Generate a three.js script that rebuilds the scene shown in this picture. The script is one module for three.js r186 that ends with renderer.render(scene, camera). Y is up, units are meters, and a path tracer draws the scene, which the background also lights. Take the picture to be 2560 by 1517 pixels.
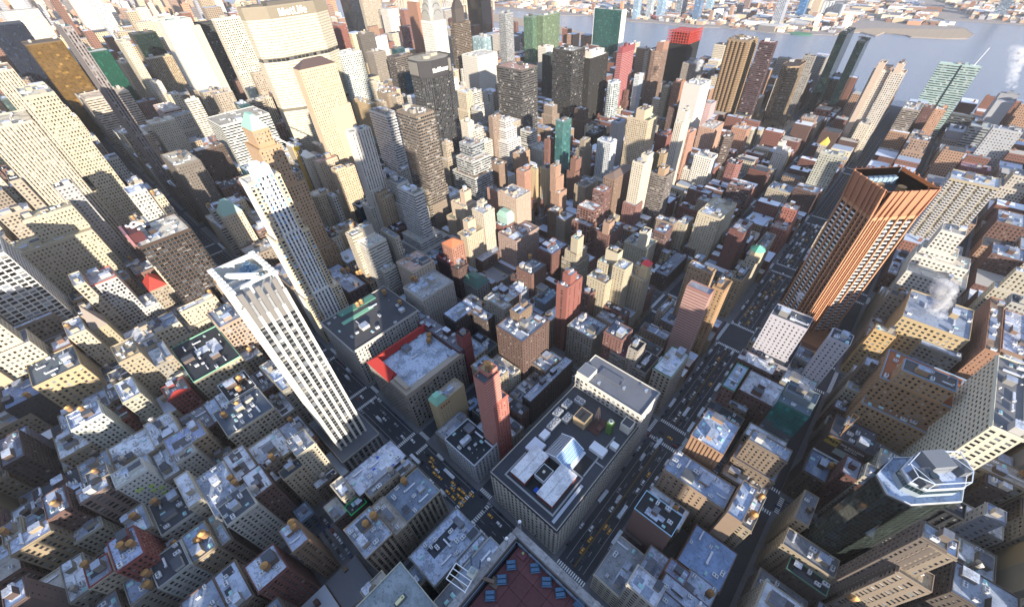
import * as THREE from 'three';
import { mergeGeometries } from 'three/addons/utils/BufferGeometryUtils.js';
import { FontLoader } from 'three/addons/loaders/FontLoader.js';
import { TextGeometry } from 'three/addons/geometries/TextGeometry.js';

// ---------- camera, sky, sun, exposure ----------
const scene = new THREE.Scene();
const W = 1024, H = 606;
const CAM = new THREE.Vector3(-61.35, 320.06, 34.0);
const camera = new THREE.PerspectiveCamera(2 * Math.atan(1517 / 2 / 1004.99) * 180 / Math.PI, 2560 / 1517, 1, 20000);
{
  const yaw = 0.818168, pitch = -0.781734, roll = -0.0368293;
  const f = new THREE.Vector3(Math.sin(yaw) * Math.cos(pitch), Math.sin(pitch), -Math.cos(yaw) * Math.cos(pitch));
  const r = new THREE.Vector3(Math.cos(yaw), 0, Math.sin(yaw)), u = new THREE.Vector3().crossVectors(r, f);
  const c = Math.cos(roll), s = Math.sin(roll);
  const X = r.clone().multiplyScalar(c).addScaledVector(u, s), Y = u.clone().multiplyScalar(c).addScaledVector(r, -s);
  camera.position.copy(CAM);
  camera.quaternion.setFromRotationMatrix(new THREE.Matrix4().makeBasis(X, Y, f.clone().negate()));
  camera.setViewOffset(2560, 1517, -29.1, -59.7, 2560, 1517);        // the photograph is an off-centre crop
  camera.updateProjectionMatrix(); camera.updateMatrixWorld(true);
}
const renderer = new THREE.WebGLRenderer({ antialias: true });
renderer.setSize(W, H);
renderer.toneMapping = THREE.LinearToneMapping;
renderer.toneMappingExposure = 2.35;
renderer.shadowMap.enabled = true;

// a clear winter sky, computed: deep blue overhead, pale at the horizon, the same all round
{
  const w = 512, h = 256, d = new Float32Array(w * h * 4);
  for (let j = 0; j < h; j++) {
    const el = Math.max(0, Math.sin((j + 0.5 - h / 2) / h * Math.PI)), k = Math.pow(1 - el, 3.2), low = j < h / 2;
    const c = low ? [0.33, 0.35, 0.39] : [0.31 + 0.50 * k, 0.44 + 0.41 * k, 0.72 + 0.22 * k];
    for (let i = 0; i < w; i++) d.set([c[0] * 0.62, c[1] * 0.62, c[2] * 0.62, 1], (j * w + i) * 4);
  }
  const t = new THREE.DataTexture(d, w, h, THREE.RGBAFormat, THREE.FloatType);
  t.mapping = THREE.EquirectangularReflectionMapping; t.magFilter = THREE.LinearFilter; t.needsUpdate = true;
  scene.background = t; scene.environment = t;
}
const SUN = new THREE.Vector3(-0.5 * Math.cos(0.255), Math.sin(0.255), 0.866 * Math.cos(0.255));
{
  const sun = new THREE.DirectionalLight(new THREE.Color(1, 0.90, 0.76), 5);
  sun.position.copy(SUN).multiplyScalar(2500).add(new THREE.Vector3(500, 0, -500)); sun.target.position.set(500, 0, -500);
  sun.castShadow = true; sun.shadow.mapSize.set(4096, 4096); sun.shadow.radius = 1.2;
  Object.assign(sun.shadow.camera, { left: -2500, right: 2500, top: 2500, bottom: -2500, near: 10, far: 6000 });
  scene.add(sun, sun.target);
}
scene.fog = new THREE.FogExp2(new THREE.Color(0.90, 0.88, 0.86), 0.00004);

// ---------- helpers ----------
let seed = 20177;
const rnd = () => { seed = (seed + 0x6D2B79F5) | 0; let t = Math.imul(seed ^ (seed >>> 15), 1 | seed); t = (t + Math.imul(t ^ (t >>> 7), 61 | t)) ^ t; return ((t ^ (t >>> 14)) >>> 0) / 4294967296; };
const R = (a, b) => a + (b - a) * rnd(), pick = (a) => a[Math.floor(rnd() * a.length)];
const taken = {};
function numbered(n) { const k = taken[n] = (taken[n] ?? -1) + 1; return k ? `${n}_${String(k).padStart(3, '0')}` : n; }
function tag(o, label, category, group, kind) { const u = o.userData; if (label) u.label = label; if (category) u.category = category; if (group) u.group = group; if (kind) u.kind = kind; return o; }
function base(name, x, y, z) { const g = new THREE.Group(); g.name = numbered(name); g.position.set(x, y, z); scene.add(g); return g; }
function mesh(name, geo, mat, parent) { const m = new THREE.Mesh(geo, mat); m.name = parent ? name : numbered(name); m.castShadow = m.receiveShadow = true; (parent ?? scene).add(m); return m; }
const lin = (hex) => { const c = new THREE.Color('#' + hex); return [c.r, c.g, c.b]; };
const ZP = new THREE.Vector3();
function toPx(x, y, z) { ZP.set(x, y, z).project(camera); return [(ZP.x + 1) * 1280, (1 - ZP.y) * 758.5, ZP.z]; }

class Geo {                                                            // collects quads; becomes ONE named mesh
  constructor() { this.p = []; this.n = []; this.u = []; this.c = []; this.i = []; }
  get empty() { return !this.i.length; }
  quad(a, b, c, d, n, col, us = 1, vs = 1, u0 = 0, v0 = 0) {
    const k = this.p.length / 3;
    this.p.push(...a, ...b, ...c, ...d); for (let j = 0; j < 4; j++) { this.n.push(n[0], n[1], n[2]); this.c.push(col[0], col[1], col[2]); }
    this.u.push(u0, v0, u0 + us, v0, u0 + us, v0 + vs, u0, v0 + vs); this.i.push(k, k + 1, k + 2, k, k + 2, k + 3);
  }
  tri(a, b, c, col) {
    const k = this.p.length / 3, e = [b[0] - a[0], b[1] - a[1], b[2] - a[2]], f = [c[0] - a[0], c[1] - a[1], c[2] - a[2]];
    let n = [e[1] * f[2] - e[2] * f[1], e[2] * f[0] - e[0] * f[2], e[0] * f[1] - e[1] * f[0]]; const l = Math.hypot(...n) || 1; n = n.map((x) => x / l);
    this.p.push(...a, ...b, ...c); for (let j = 0; j < 3; j++) { this.n.push(...n); this.c.push(...col); } this.u.push(a[0] / 24, a[2] / 24, b[0] / 24, b[2] / 24, c[0] / 24, c[2] / 24); this.i.push(k, k + 1, k + 2);
  }
  box(x0, x1, y0, y1, z0, z1, col = [1, 1, 1], bottom = false) {
    const s = 1 / 24;
    this.quad([x0, y0, z1], [x1, y0, z1], [x1, y1, z1], [x0, y1, z1], [0, 0, 1], col, (x1 - x0) * s, (y1 - y0) * s);
    this.quad([x1, y0, z0], [x0, y0, z0], [x0, y1, z0], [x1, y1, z0], [0, 0, -1], col, (x1 - x0) * s, (y1 - y0) * s);
    this.quad([x1, y0, z1], [x1, y0, z0], [x1, y1, z0], [x1, y1, z1], [1, 0, 0], col, (z1 - z0) * s, (y1 - y0) * s);
    this.quad([x0, y0, z0], [x0, y0, z1], [x0, y1, z1], [x0, y1, z0], [-1, 0, 0], col, (z1 - z0) * s, (y1 - y0) * s);
    this.quad([x0, y1, z1], [x1, y1, z1], [x1, y1, z0], [x0, y1, z0], [0, 1, 0], col, (x1 - x0) * s, (z1 - z0) * s, x0 * s, z0 * s);
    if (bottom) this.quad([x0, y0, z0], [x1, y0, z0], [x1, y0, z1], [x0, y0, z1], [0, -1, 0], col);
  }
  rbox(cx, cz, lx, lz, y0, y1, a, col = [1, 1, 1]) {                    // a box turned by a about y
    const g = new Geo(); g.box(-lx / 2, lx / 2, y0, y1, -lz / 2, lz / 2, col); const c = Math.cos(a), s = Math.sin(a), k = this.p.length / 3;
    for (let j = 0; j < g.p.length; j += 3) { const x = g.p[j], z = g.p[j + 2], nx = g.n[j], nz = g.n[j + 2]; this.p.push(cx + x * c + z * s, g.p[j + 1], cz - x * s + z * c); this.n.push(nx * c + nz * s, g.n[j + 1], -nx * s + nz * c); }
    for (const v of g.u) this.u.push(v); for (const v of g.c) this.c.push(v); for (const v of g.i) this.i.push(v + k);
  }
  cyl(cx, cz, r0, r1, y0, y1, n, col = [1, 1, 1], cap = true) {
    for (let k = 0; k < n; k++) {
      const a = k / n * 2 * Math.PI, b = (k + 1) / n * 2 * Math.PI, m = (a + b) / 2;
      this.quad([cx + r0 * Math.cos(b), y0, cz + r0 * Math.sin(b)], [cx + r0 * Math.cos(a), y0, cz + r0 * Math.sin(a)], [cx + r1 * Math.cos(a), y1, cz + r1 * Math.sin(a)], [cx + r1 * Math.cos(b), y1, cz + r1 * Math.sin(b)], [Math.cos(m), 0, Math.sin(m)], col, 0.2, (y1 - y0) / 24);
      if (cap && r1 > 0) this.tri([cx, y1, cz], [cx + r1 * Math.cos(b), y1, cz + r1 * Math.sin(b)], [cx + r1 * Math.cos(a), y1, cz + r1 * Math.sin(a)], col);
    }
  }
  bar(a, b, t, col = [1, 1, 1]) {                                       // a square bar between two points
    const d = [b[0] - a[0], b[1] - a[1], b[2] - a[2]], l = Math.hypot(...d) || 1, e = d.map((x) => x / l), h = Math.abs(e[1]) > 0.9 ? [1, 0, 0] : [0, 1, 0];
    let s = [e[1] * h[2] - e[2] * h[1], e[2] * h[0] - e[0] * h[2], e[0] * h[1] - e[1] * h[0]]; const sl = Math.hypot(...s); s = s.map((x) => x / sl * t / 2);
    const v = [s[1] * e[2] - s[2] * e[1], s[2] * e[0] - s[0] * e[2], s[0] * e[1] - s[1] * e[0]];
    const P = (q, i, j) => [q[0] + s[0] * i + v[0] * j, q[1] + s[1] * i + v[1] * j, q[2] + s[2] * i + v[2] * j], N = (x) => { const m = Math.hypot(...x); return x.map((y) => y / m); }, M = (x) => x.map((y) => -y);
    this.quad(P(a, 1, -1), P(b, 1, -1), P(b, 1, 1), P(a, 1, 1), N(s), col); this.quad(P(b, -1, -1), P(a, -1, -1), P(a, -1, 1), P(b, -1, 1), N(M(s)), col);
    this.quad(P(a, 1, 1), P(b, 1, 1), P(b, -1, 1), P(a, -1, 1), N(v), col); this.quad(P(a, -1, -1), P(b, -1, -1), P(b, 1, -1), P(a, 1, -1), N(M(v)), col);
  }
  build() {
    const g = new THREE.BufferGeometry();
    g.setAttribute('position', new THREE.Float32BufferAttribute(this.p, 3)); g.setAttribute('normal', new THREE.Float32BufferAttribute(this.n, 3));
    g.setAttribute('uv', new THREE.Float32BufferAttribute(this.u, 2)); g.setAttribute('color', new THREE.Float32BufferAttribute(this.c, 3));
    g.setIndex(new THREE.BufferAttribute(new Uint32Array(this.i), 1));
    return g;
  }
}
const WH = [1, 1, 1];
function put(name, g, mat, parent, kind) { if (g.empty) return null; const m = mesh(name, g.build(), mat, parent); if (kind) m.userData.kind = kind; return m; }

// ---------- textures: what surfaces are made of ----------
function noiseTex(size, fn, repeat = true) {
  const d = new Uint8Array(size * size * 4);
  for (let j = 0; j < size; j++) for (let i = 0; i < size; i++) { const v = fn(i / size, j / size); d.set([v[0] * 255, v[1] * 255, v[2] * 255, 255].map((x) => Math.max(0, Math.min(255, x))), (j * size + i) * 4); }
  const t = new THREE.DataTexture(d, size, size); t.wrapS = t.wrapT = THREE.RepeatWrapping; t.magFilter = THREE.LinearFilter; t.minFilter = THREE.LinearMipmapLinearFilter; t.generateMipmaps = true; t.needsUpdate = true;
  return t;
}
function valueNoise(n, sd) {                                           // periodic value noise on an n by n lattice
  const a = []; let s = sd; for (let i = 0; i < n * n; i++) { s = Math.imul(s ^ (s >>> 13), 1274126177) + 0x9E3779B9 | 0; a.push(((s >>> 8) & 0xFFFF) / 65535); }
  const sm = (t) => t * t * (3 - 2 * t);
  return (u, v) => { const x = ((u % 1) + 1) % 1 * n, y = ((v % 1) + 1) % 1 * n, i = Math.floor(x), j = Math.floor(y), fx = sm(x - i), fy = sm(y - j), g = (p, q) => a[(q % n) * n + (p % n)]; return (g(i, j) * (1 - fx) + g(i + 1, j) * fx) * (1 - fy) + (g(i, j + 1) * (1 - fx) + g(i + 1, j + 1) * fx) * fy; };
}
const N = [4, 8, 16, 32, 64, 128].map((n, k) => valueNoise(n, 7717 + k * 991));
const fbm = (u, v) => N[0](u, v) * 0.3 + N[1](u, v) * 0.25 + N[2](u, v) * 0.2 + N[3](u, v) * 0.13 + N[4](u, v) * 0.07 + N[5](u, v) * 0.05;
const wallTex = noiseTex(512, (u, v) => { const s = N[4](u, v * 0.06) * 0.12 + N[2](u * 1, v * 0.5) * 0.10 + N[5](u, v) * 0.10 + N[0](u, v) * 0.08; const k = 0.82 + s; return [k, k * (0.985 + 0.02 * N[1](u, v)), k * (0.97 + 0.03 * N[1](v, u))]; });
const roofTex = noiseTex(512, (u, v) => { const f = fbm(u, v), s = Math.max(0, Math.min(1, (f - 0.40) * 6)), t = Math.max(0, Math.min(1, (N[3](u + .3, v) * .5 + N[4](u, v) * .5 - 0.62) * 5)); const seam = (u * 12 % 1 < 0.03) ? 0.9 : 1; const k = (0.74 + 0.26 * s) * (1 - 0.4 * t) * seam * (0.92 + 0.16 * N[5](u, v)); return [k, k, k * 1.01]; });
const snowTex = noiseTex(512, (u, v) => { const f = fbm(u + .37, v + .2), s = Math.max(0, Math.min(1, (f - 0.44) * 14 + (N[4](u, v) - .5) * 1.2)); const k = (0.62 + 0.38 * s) * (0.9 + 0.2 * N[5](u, v)) * (1 - 0.35 * Math.max(0, Math.min(1, (N[3](u, v + .4) - .68) * 6))); return [k, k, k]; });
const pitchTex = noiseTex(256, (u, v) => { const k = 0.75 + 0.35 * fbm(u, v) + 0.1 * (N[5](u, v) - .5); return [k, k, k]; });
const roadTex = noiseTex(512, (u, v) => { const k = 0.7 + 0.45 * fbm(u, v) + 0.2 * (N[5](u, v) - .5) - (Math.abs(N[1](u, v) - .5) < 0.012 ? .15 : 0); return [k, k, k * 1.02]; });
const cityTex = noiseTex(256, (u, v) => { const x = u * 8 % 1, y = v * 8 % 1, w = x > 0.3 && x < 0.72 && y > 0.3 && y < 0.75; const k = w ? 0.25 + 0.3 * N[5](Math.floor(u * 8) / 8 + .01, Math.floor(v * 8) / 8) : 0.9 + 0.15 * N[3](u, v); return [k, k, k]; });

const mats = {};
function calm(hex, k, f = 1) { const c = new THREE.Color('#' + hex), l = 0.3 * c.r + 0.6 * c.g + 0.1 * c.b; return new THREE.Color((c.r + (l - c.r) * k) * f, (c.g + (l - c.g) * k) * f, (c.b + (l - c.b) * k) * f); }
function wallMat(hex) { return mats['w' + hex] ??= Object.assign(new THREE.MeshStandardMaterial({ color: calm(hex, 0.28, 0.92), map: wallTex, roughness: 0.9, vertexColors: true }), { name: 'masonry' }); }
function roofMat(hex) {
  const c = new THREE.Color('#' + hex), l = (c.r + c.g + c.b) / 3, map = l > 0.42 ? (parseInt(hex, 16) % 3 ? snowTex : roofTex) : l > 0.16 ? roofTex : pitchTex;
  return mats['r' + hex] ??= new THREE.MeshStandardMaterial({ color: c.multiplyScalar(1.0), map, roughness: 0.95, vertexColors: true });
}
function plain(hex, rough = 0.8, metal = 0) { return mats[`p${hex}${rough}${metal}`] ??= new THREE.MeshStandardMaterial({ color: '#' + hex, roughness: rough, metalness: metal, vertexColors: true }); }
const paneMat = new THREE.MeshStandardMaterial({ vertexColors: true, roughness: 0.12, metalness: 0.0 });
const curtainMat = new THREE.MeshPhysicalMaterial({ vertexColors: true, roughness: 0.07, metalness: 0.25, specularIntensity: 1, ior: 1.7 });
const blindMat = new THREE.MeshStandardMaterial({ vertexColors: true, roughness: 0.85 });
const singlePane = [0.012, 0.02, 0.035, 0.06, 0.16].map((k) => new THREE.MeshStandardMaterial({ color: new THREE.Color(k, k * 1.12, k * 1.3), roughness: 0.12 }));

// ---------- the building kit ----------
let GLASS = [1, 1, 1];
function glassTone() { const r = rnd(), k = r < 0.6 ? R(0.008, 0.03) : r < 0.88 ? R(0.03, 0.08) : R(0.1, 0.3); return [k * R(.9, 1.05) * GLASS[0], k * 1.08 * GLASS[1], k * R(1.1, 1.35) * GLASS[2]]; }
const unitPane = new THREE.PlaneGeometry(1, 1);
// one face of a tower between two ground points a -> b (outside to the right of a->b seen from above is +n)
function facade(G, a, b, n, y0, y1, sty, wallHex, dist) {
  const L = Math.hypot(b[0] - a[0], b[1] - a[1]), u = [(b[0] - a[0]) / L, (b[1] - a[1]) / L], kind = sty[0], q = sty.slice(1).split(',').map(Number), far = dist > 1500, mid = dist > 750;
  const P = (s, y, d) => [a[0] + u[0] * s + n[0] * d, y, a[1] + u[1] * s + n[1] * d], n3 = [n[0], 0, n[1]], w = WH, U3 = [u[0], 0, u[1]];
  const front = (g, s0, s1, v0, v1, d, col) => g.quad(P(s0, v0, d), P(s1, v0, d), P(s1, v1, d), P(s0, v1, d), n3, col, (s1 - s0) / 24, (v1 - v0) / 24, s0 / 24, v0 / 24);
  const slabs = (g, s0, s1, v0, v1, d, col, sides, caps) => {
    front(g, s0, s1, v0, v1, d, col);
    if (sides) { g.quad(P(s1, v0, d), P(s1, v0, 0), P(s1, v1, 0), P(s1, v1, d), U3, col, .02, (v1 - v0) / 24); g.quad(P(s0, v0, 0), P(s0, v0, d), P(s0, v1, d), P(s0, v1, 0), [-u[0], 0, -u[1]], col, .02, (v1 - v0) / 24); }
    if (caps) { g.quad(P(s0, v1, d), P(s1, v1, d), P(s1, v1, 0), P(s0, v1, 0), [0, 1, 0], col, (s1 - s0) / 24, .02); g.quad(P(s0, v0, 0), P(s1, v0, 0), P(s1, v0, d), P(s0, v0, d), [0, -1, 0], col, (s1 - s0) / 24, .02); }
  };
  const pane = (s0, s1, v0, v1, d, col, glass) => {
    const px = 1005 * Math.max(s1 - s0, v1 - v0) / dist;
    if (px > 9.2 && Math.min(s1 - s0, v1 - v0) * 1005 / dist > 5 && G.single.length < 300) { G.single.push([P((s0 + s1) / 2, (v0 + v1) / 2, d), s1 - s0, v1 - v0, Math.atan2(n[0], n[1]), col]); return; }
    front(glass ? G.curtain : G.win, s0, s1, v0, v1, d, col);
  };
  const H0 = y1 - y0;
  if (kind === 'N' || L < 2.5 || H0 < 3) return;
  if (kind === 'S') {                                                  // thin pale bands on plain wall
    const f = q[0] || 3; for (let y = y0 + f; y < y1 - 0.5; y += f) slabs(G.trim, 0, L, y, y + 0.28, 0.06, [0.62, 0.52, 0.46], 0, 1);
    return;
  }
  if (kind === 'F') {                                                  // fluted: half-round ribs
    const f = q[0] || 3, m = Math.max(2, Math.round(L / f)), st = L / m;
    for (let i = 0; i < m; i++) slabs(G.wall, i * st + st * .18, i * st + st * .82, y0, y1, 0.6, w, 1, 1);
    return;
  }
  let [bw, fl, ww, wh] = kind === 'P' ? q : kind === 'R' ? [3.2, q[0], 1, q[1]] : kind === 'V' ? [q[0], 3.6, q[1], 0.62] : kind === 'G' ? [q[0], q[1], 0.94, 0.94] : [3.4, q[0] || 3, 0.6, 0.55];
  if (far && kind !== 'V') { bw *= 1.6; }
  const nb = Math.max(1, Math.round(L / bw)), nf = Math.max(1, Math.floor((H0 - 1.2) / fl)); bw = L / nb;
  const ph = fl * wh, sp = fl - ph, pw = bw * (1 - ww), d = kind === 'V' ? 0.55 : kind === 'G' ? 0.12 : 0.24, base0 = y1 - 1.2 - nf * fl;
  const tint = kind === 'G' ? lin(wallHex) : null, wl = lin(wallHex), lum = (wl[0] + wl[1] + wl[2]) / 3, shy = lum < 0.07 ? 0.25 : lum < 0.2 ? 0.7 : 1;
  for (let j = 0; j < nf; j++) {
    const v0 = base0 + j * fl + sp * 0.55, v1 = v0 + ph;
    if (v0 < y0 + 0.3) continue;
    for (let i = 0; i < nb; i++) {
      const s0 = i * bw + pw / 2, s1 = (i + 1) * bw - pw / 2;
      if (kind === 'G') { const k = R(0.75, 1.25) * (rnd() < 0.06 ? 2 : 1); pane(s0, s1, v0, v1, 0.02, tint.map((x) => x * k), true); continue; }
      if (kind === 'B' && (i % 3 !== 1)) { slabs(G.trim, i * bw + .2, (i + 1) * bw - .2, v0 - .7, v0 + .35, 1.2, [0.45, 0.45, 0.47], 1, 1); pane(s0, s1, v0, v1, 0.02, [0.02, 0.022, 0.026]); continue; }
      const c = glassTone(); if (shy < 1 && c[1] > .06) { c[0] *= .3; c[1] *= .3; c[2] *= .3; }
      if (!mid && rnd() < 0.3 * shy) { const t = R(0.2, 0.9) * (v1 - v0), k = R(0.16, 0.45) * (0.5 + shy / 2); pane(s0, s1, v0, v1 - t, 0.02, c); front(G.blind, s0, s1, v1 - t, v1, 0.03, [k, k * .97, k * .9]); } else if (mid && rnd() < 0.16 * shy) { const k = R(0.1, 0.36); pane(s0, s1, v0, v1, 0.02, [k, k * .97, k * .92]); } else pane(s0, s1, v0, v1, 0.02, c);
    }
  }
  if (far) return;
  if (kind === 'P' || kind === 'V' || kind === 'B') {
    if (kind !== 'B') for (let i = 0; i <= nb; i++) { const s0 = Math.max(0, i * bw - pw / 2), s1 = Math.min(L, i * bw + pw / 2); slabs(G.wall, s0, s1, y0, y1 - 0.4, d, w, !mid, 0); }
    if (kind === 'P') for (let j = 0; j <= nf; j++) { const v0 = base0 + j * fl - sp * 0.45, v1 = v0 + sp; if (v0 > y0) slabs(G.wall, 0, L, v0, Math.min(v1, y1 - .4), d * 0.86, w, 0, !mid); }
    else if (kind === 'V') for (let j = 0; j <= nf; j++) { const v0 = base0 + j * fl - sp * 0.45; if (v0 > y0) front(G.wall, 0, L, v0, Math.min(v0 + sp, y1 - .4), 0.05, [0.5, 0.5, 0.52]); }
  } else if (kind === 'R') for (let j = 0; j <= nf; j++) { const v0 = base0 + j * fl - sp * 0.45, v1 = v0 + sp; if (v0 > y0) slabs(G.wall, -0.1, L + 0.1, v0, Math.min(v1, y1 - .4), d, w, 1, !mid); }
  if (kind === 'R' && !mid) for (let i = 1; i < nb; i++) slabs(G.trim, i * bw - .08, i * bw + .08, base0, y1 - 1, 0.09, [.3, .3, .3], 1, 0);
  if (kind === 'P' && !mid && dist < 520 && rnd() < 0.75) { slabs(G.wall, -0.5, L + 0.5, y1 - 0.9, y1 - 0.1, 0.6, [1.05, 1.05, 1.03], 1, 1); }   // cornice
}
function newG() { return { wall: new Geo(), win: new Geo(), curtain: new Geo(), blind: new Geo(), trim: new Geo(), roof: new Geo(), par: new Geo(), single: [] }; }
// a prism on a convex plan (local x,z), counter-clockwise seen from above or not: outward is away from the centre
function prism(G, poly, y0, y1, sty, wallHex, ox, oz, opt = {}) {
  const cx = poly.reduce((s, p) => s + p[0], 0) / poly.length, cz = poly.reduce((s, p) => s + p[1], 0) / poly.length;
  const dist = opt.dist ?? Math.hypot(cx + ox - CAM.x, CAM.y - y1, cz + oz - CAM.z);
  for (let k = 0; k < poly.length; k++) {
    let a = poly[k], b = poly[(k + 1) % poly.length]; const L = Math.hypot(b[0] - a[0], b[1] - a[1]); let n = [(b[1] - a[1]) / L, -(b[0] - a[0]) / L];
    const mx = (a[0] + b[0]) / 2, mz = (a[1] + b[1]) / 2;
    if (n[0] * (mx - cx) + n[1] * (mz - cz) < 0) n = [-n[0], -n[1]];
    // order a->b so that the face, seen from outside, runs left to right
    if ((b[0] - a[0]) * n[1] - (b[1] - a[1]) * n[0] < 0) [a, b] = [b, a];
    G.wall.quad([a[0], y0, a[1]], [b[0], y0, b[1]], [b[0], y1, b[1]], [a[0], y1, a[1]], [n[0], 0, n[1]], WH, L / 24, (y1 - y0) / 24, 0, y0 / 24);
    const seen = n[0] * (CAM.x - mx - ox) + n[1] * (CAM.z - mz - oz) > -8;
    const st = opt.faces ? opt.faces(n, k) ?? sty : sty;
    if (seen) facade(G, a, b, n, Math.max(y0, opt.low ?? y0), y1, st, wallHex, dist);
    if (opt.parapet !== 0) {                                             // parapet along this edge
      const t = 0.35, h = opt.parapet ?? 1.0, e = [(b[0] - a[0]) / L, (b[1] - a[1]) / L], P = (p, d, s) => [p[0] - n[0] * d + e[0] * s, p[1] - n[1] * d + e[1] * s], q = (v, y) => [v[0], y, v[1]], col = opt.rim ?? WH;
      const ao = a, bo = b, ai = P(a, t, t), bi = P(b, t, -t);
      G.par.quad(q(ao, y1), q(bo, y1), q(bo, y1 + h), q(ao, y1 + h), [n[0], 0, n[1]], col, L / 24, h / 24);
      G.par.quad(q(ao, y1 + h), q(bo, y1 + h), q(bi, y1 + h), q(ai, y1 + h), [0, 1, 0], col, L / 24, .02);
      G.par.quad(q(bi, y1), q(ai, y1), q(ai, y1 + h), q(bi, y1 + h), [-n[0], 0, -n[1]], col, L / 24, h / 24);
    }
  }
  const u0 = rnd(), v0 = rnd(), ry = y1 + 0.02;
  for (let k = 1; k < poly.length - 1; k++) {
    const T = [poly[0], poly[k], poly[k + 1]], kk = G.roof.p.length / 3; const ccw = (T[1][0] - T[0][0]) * (T[2][1] - T[0][1]) - (T[1][1] - T[0][1]) * (T[2][0] - T[0][0]) < 0; if (!ccw) T.reverse();
    for (const p of T) { G.roof.p.push(p[0], ry, p[1]); G.roof.n.push(0, 1, 0); G.roof.u.push(p[0] / 34 + u0, p[1] / 34 + v0); G.roof.c.push(1, 1, 1); }
    G.roof.i.push(kk, kk + 1, kk + 2);
  }
}
function flush(G, root, wallHex, roofHex, opt = {}) {
  put('wall', G.wall, wallMat(wallHex), root); put('roof', G.roof, roofMat(roofHex), root); put('parapet', G.par, opt.rimMat ?? wallMat(opt.rimHex ?? wallHex), root);
  put('windows', G.win, paneMat, root, 'stuff'); put('glass_panes', G.curtain, curtainMat, root, 'stuff'); put('window_blinds', G.blind, blindMat, root, 'stuff'); put('trim', G.trim, plain('ffffff', .8), root);
  for (const [p, w, h, a, c] of G.single) { const m = mesh('window', unitPane, singlePane[Math.min(4, Math.floor(Math.sqrt(c[1]) * 9))], root); m.position.set(...p); m.scale.set(w, h, 1); m.rotation.y = a; }
}
const rect = (x0, x1, z0, z1) => [[x0, z0], [x1, z0], [x1, z1], [x0, z1]];

const dishGeo = (() => { const g = new Geo(), n = 14; for (let k = 0; k < n; k++) { const a = k / n * 6.2832, b = (k + 1) / n * 6.2832, q = (t, r, h) => [r * Math.cos(t) - h * .5, 2 + r * Math.sin(t) * .5 + h * .8, r * Math.sin(t) * .86]; g.tri(q(a, 0, 0), q(a, 1.6, .5), q(b, 1.6, .5), WH); g.tri(q(a, 0, -.06), q(b, 1.6, .44), q(a, 1.6, .44), [.7, .7, .7]); } g.bar([0, 0, 0], [0, 2, 0], .25, [.4, .4, .4]); g.box(-.9, .9, 0, .3, -.9, .9, [.4, .4, .4]); return g.build(); })();
// things that stand on roofs, each a part of its building
const tankGeo = (() => { const w = new Geo(), lid = new Geo(), leg = new Geo(); w.cyl(0, 0, 2.1, 2.0, 3, 7.4, 14); lid.cyl(0, 0, 2.25, 0.05, 7.4, 8.5, 14, WH, false); for (const [x, z] of [[1.3, 1.3], [-1.3, 1.3], [1.3, -1.3], [-1.3, -1.3]]) leg.bar([x, 0, z], [x, 3, z], .25); leg.box(-1.7, 1.7, 2.8, 3, -1.7, 1.7); leg.bar([-1.3, .2, 1.3], [1.3, 2.6, 1.3], .12); leg.bar([-1.3, .2, -1.3], [-1.3, 2.6, 1.3], .12); return [w.build(), lid.build(), leg.build()]; })();
function tank(root, x, y, z, s = 1, tone = 0) { const g = new THREE.Group(); g.name = 'water_tank'; g.position.set(x, y, z); g.scale.setScalar(s); root.add(g); const wood = plain(['8a6a4a', '6f5a48', '8f8a86', '3b3735'][tone], .9), lid = plain(['c49a62', 'b48a58', 'c9c6c0', '77736c'][tone], .85); mesh('tank_barrel', tankGeo[0], wood, g); mesh('tank_lid', tankGeo[1], lid, g); mesh('tank_frame', tankGeo[2], plain('2c2a2a', .7), g); }
const hvacGeo = (() => { const g = new Geo(); g.box(-1.6, 1.6, .3, 2.1, -1, 1, [.62, .64, .66]); g.cyl(-.75, 0, .6, .6, 2.1, 2.3, 8, [.14, .14, .15]); g.cyl(.75, 0, .6, .6, 2.1, 2.3, 8, [.14, .14, .15]); g.box(-1.5, 1.5, 0, .3, -.9, .9, [.2, .2, .2]); return g.build(); })();
const skyGeo = (() => { const g = new Geo(); g.box(-1.5, 1.5, 0, .5, -1, 1, [.5, .5, .5]); g.quad([-1.4, .55, .9], [1.4, .55, .9], [1.4, .95, 0], [-1.4, .95, 0], [0, .9, .4], [.25, .5, .5]); g.quad([1.4, .55, -.9], [-1.4, .55, -.9], [-1.4, .95, 0], [1.4, .95, 0], [0, .9, -.4], [.3, .55, .56]); return g.build(); })();
const ductGeo = (() => { const g = new Geo(); g.box(-4, 4, .4, 1.3, -.5, .5, [.6, .62, .66]); g.box(-4, -3, .4, 2.2, -.6, .6, [.55, .57, .6]); for (const x of [-3, 0, 3]) g.box(x - .1, x + .1, 0, .4, -.5, .5, [.2, .2, .2]); return g.build(); })();
const ventGeo = (() => { const g = new Geo(); g.cyl(0, 0, .35, .35, 0, 1.3, 7, [.7, .7, .7]); g.cyl(0, 0, .6, .1, 1.3, 1.8, 7, [.75, .75, .75]); return g.build(); })();
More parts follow.
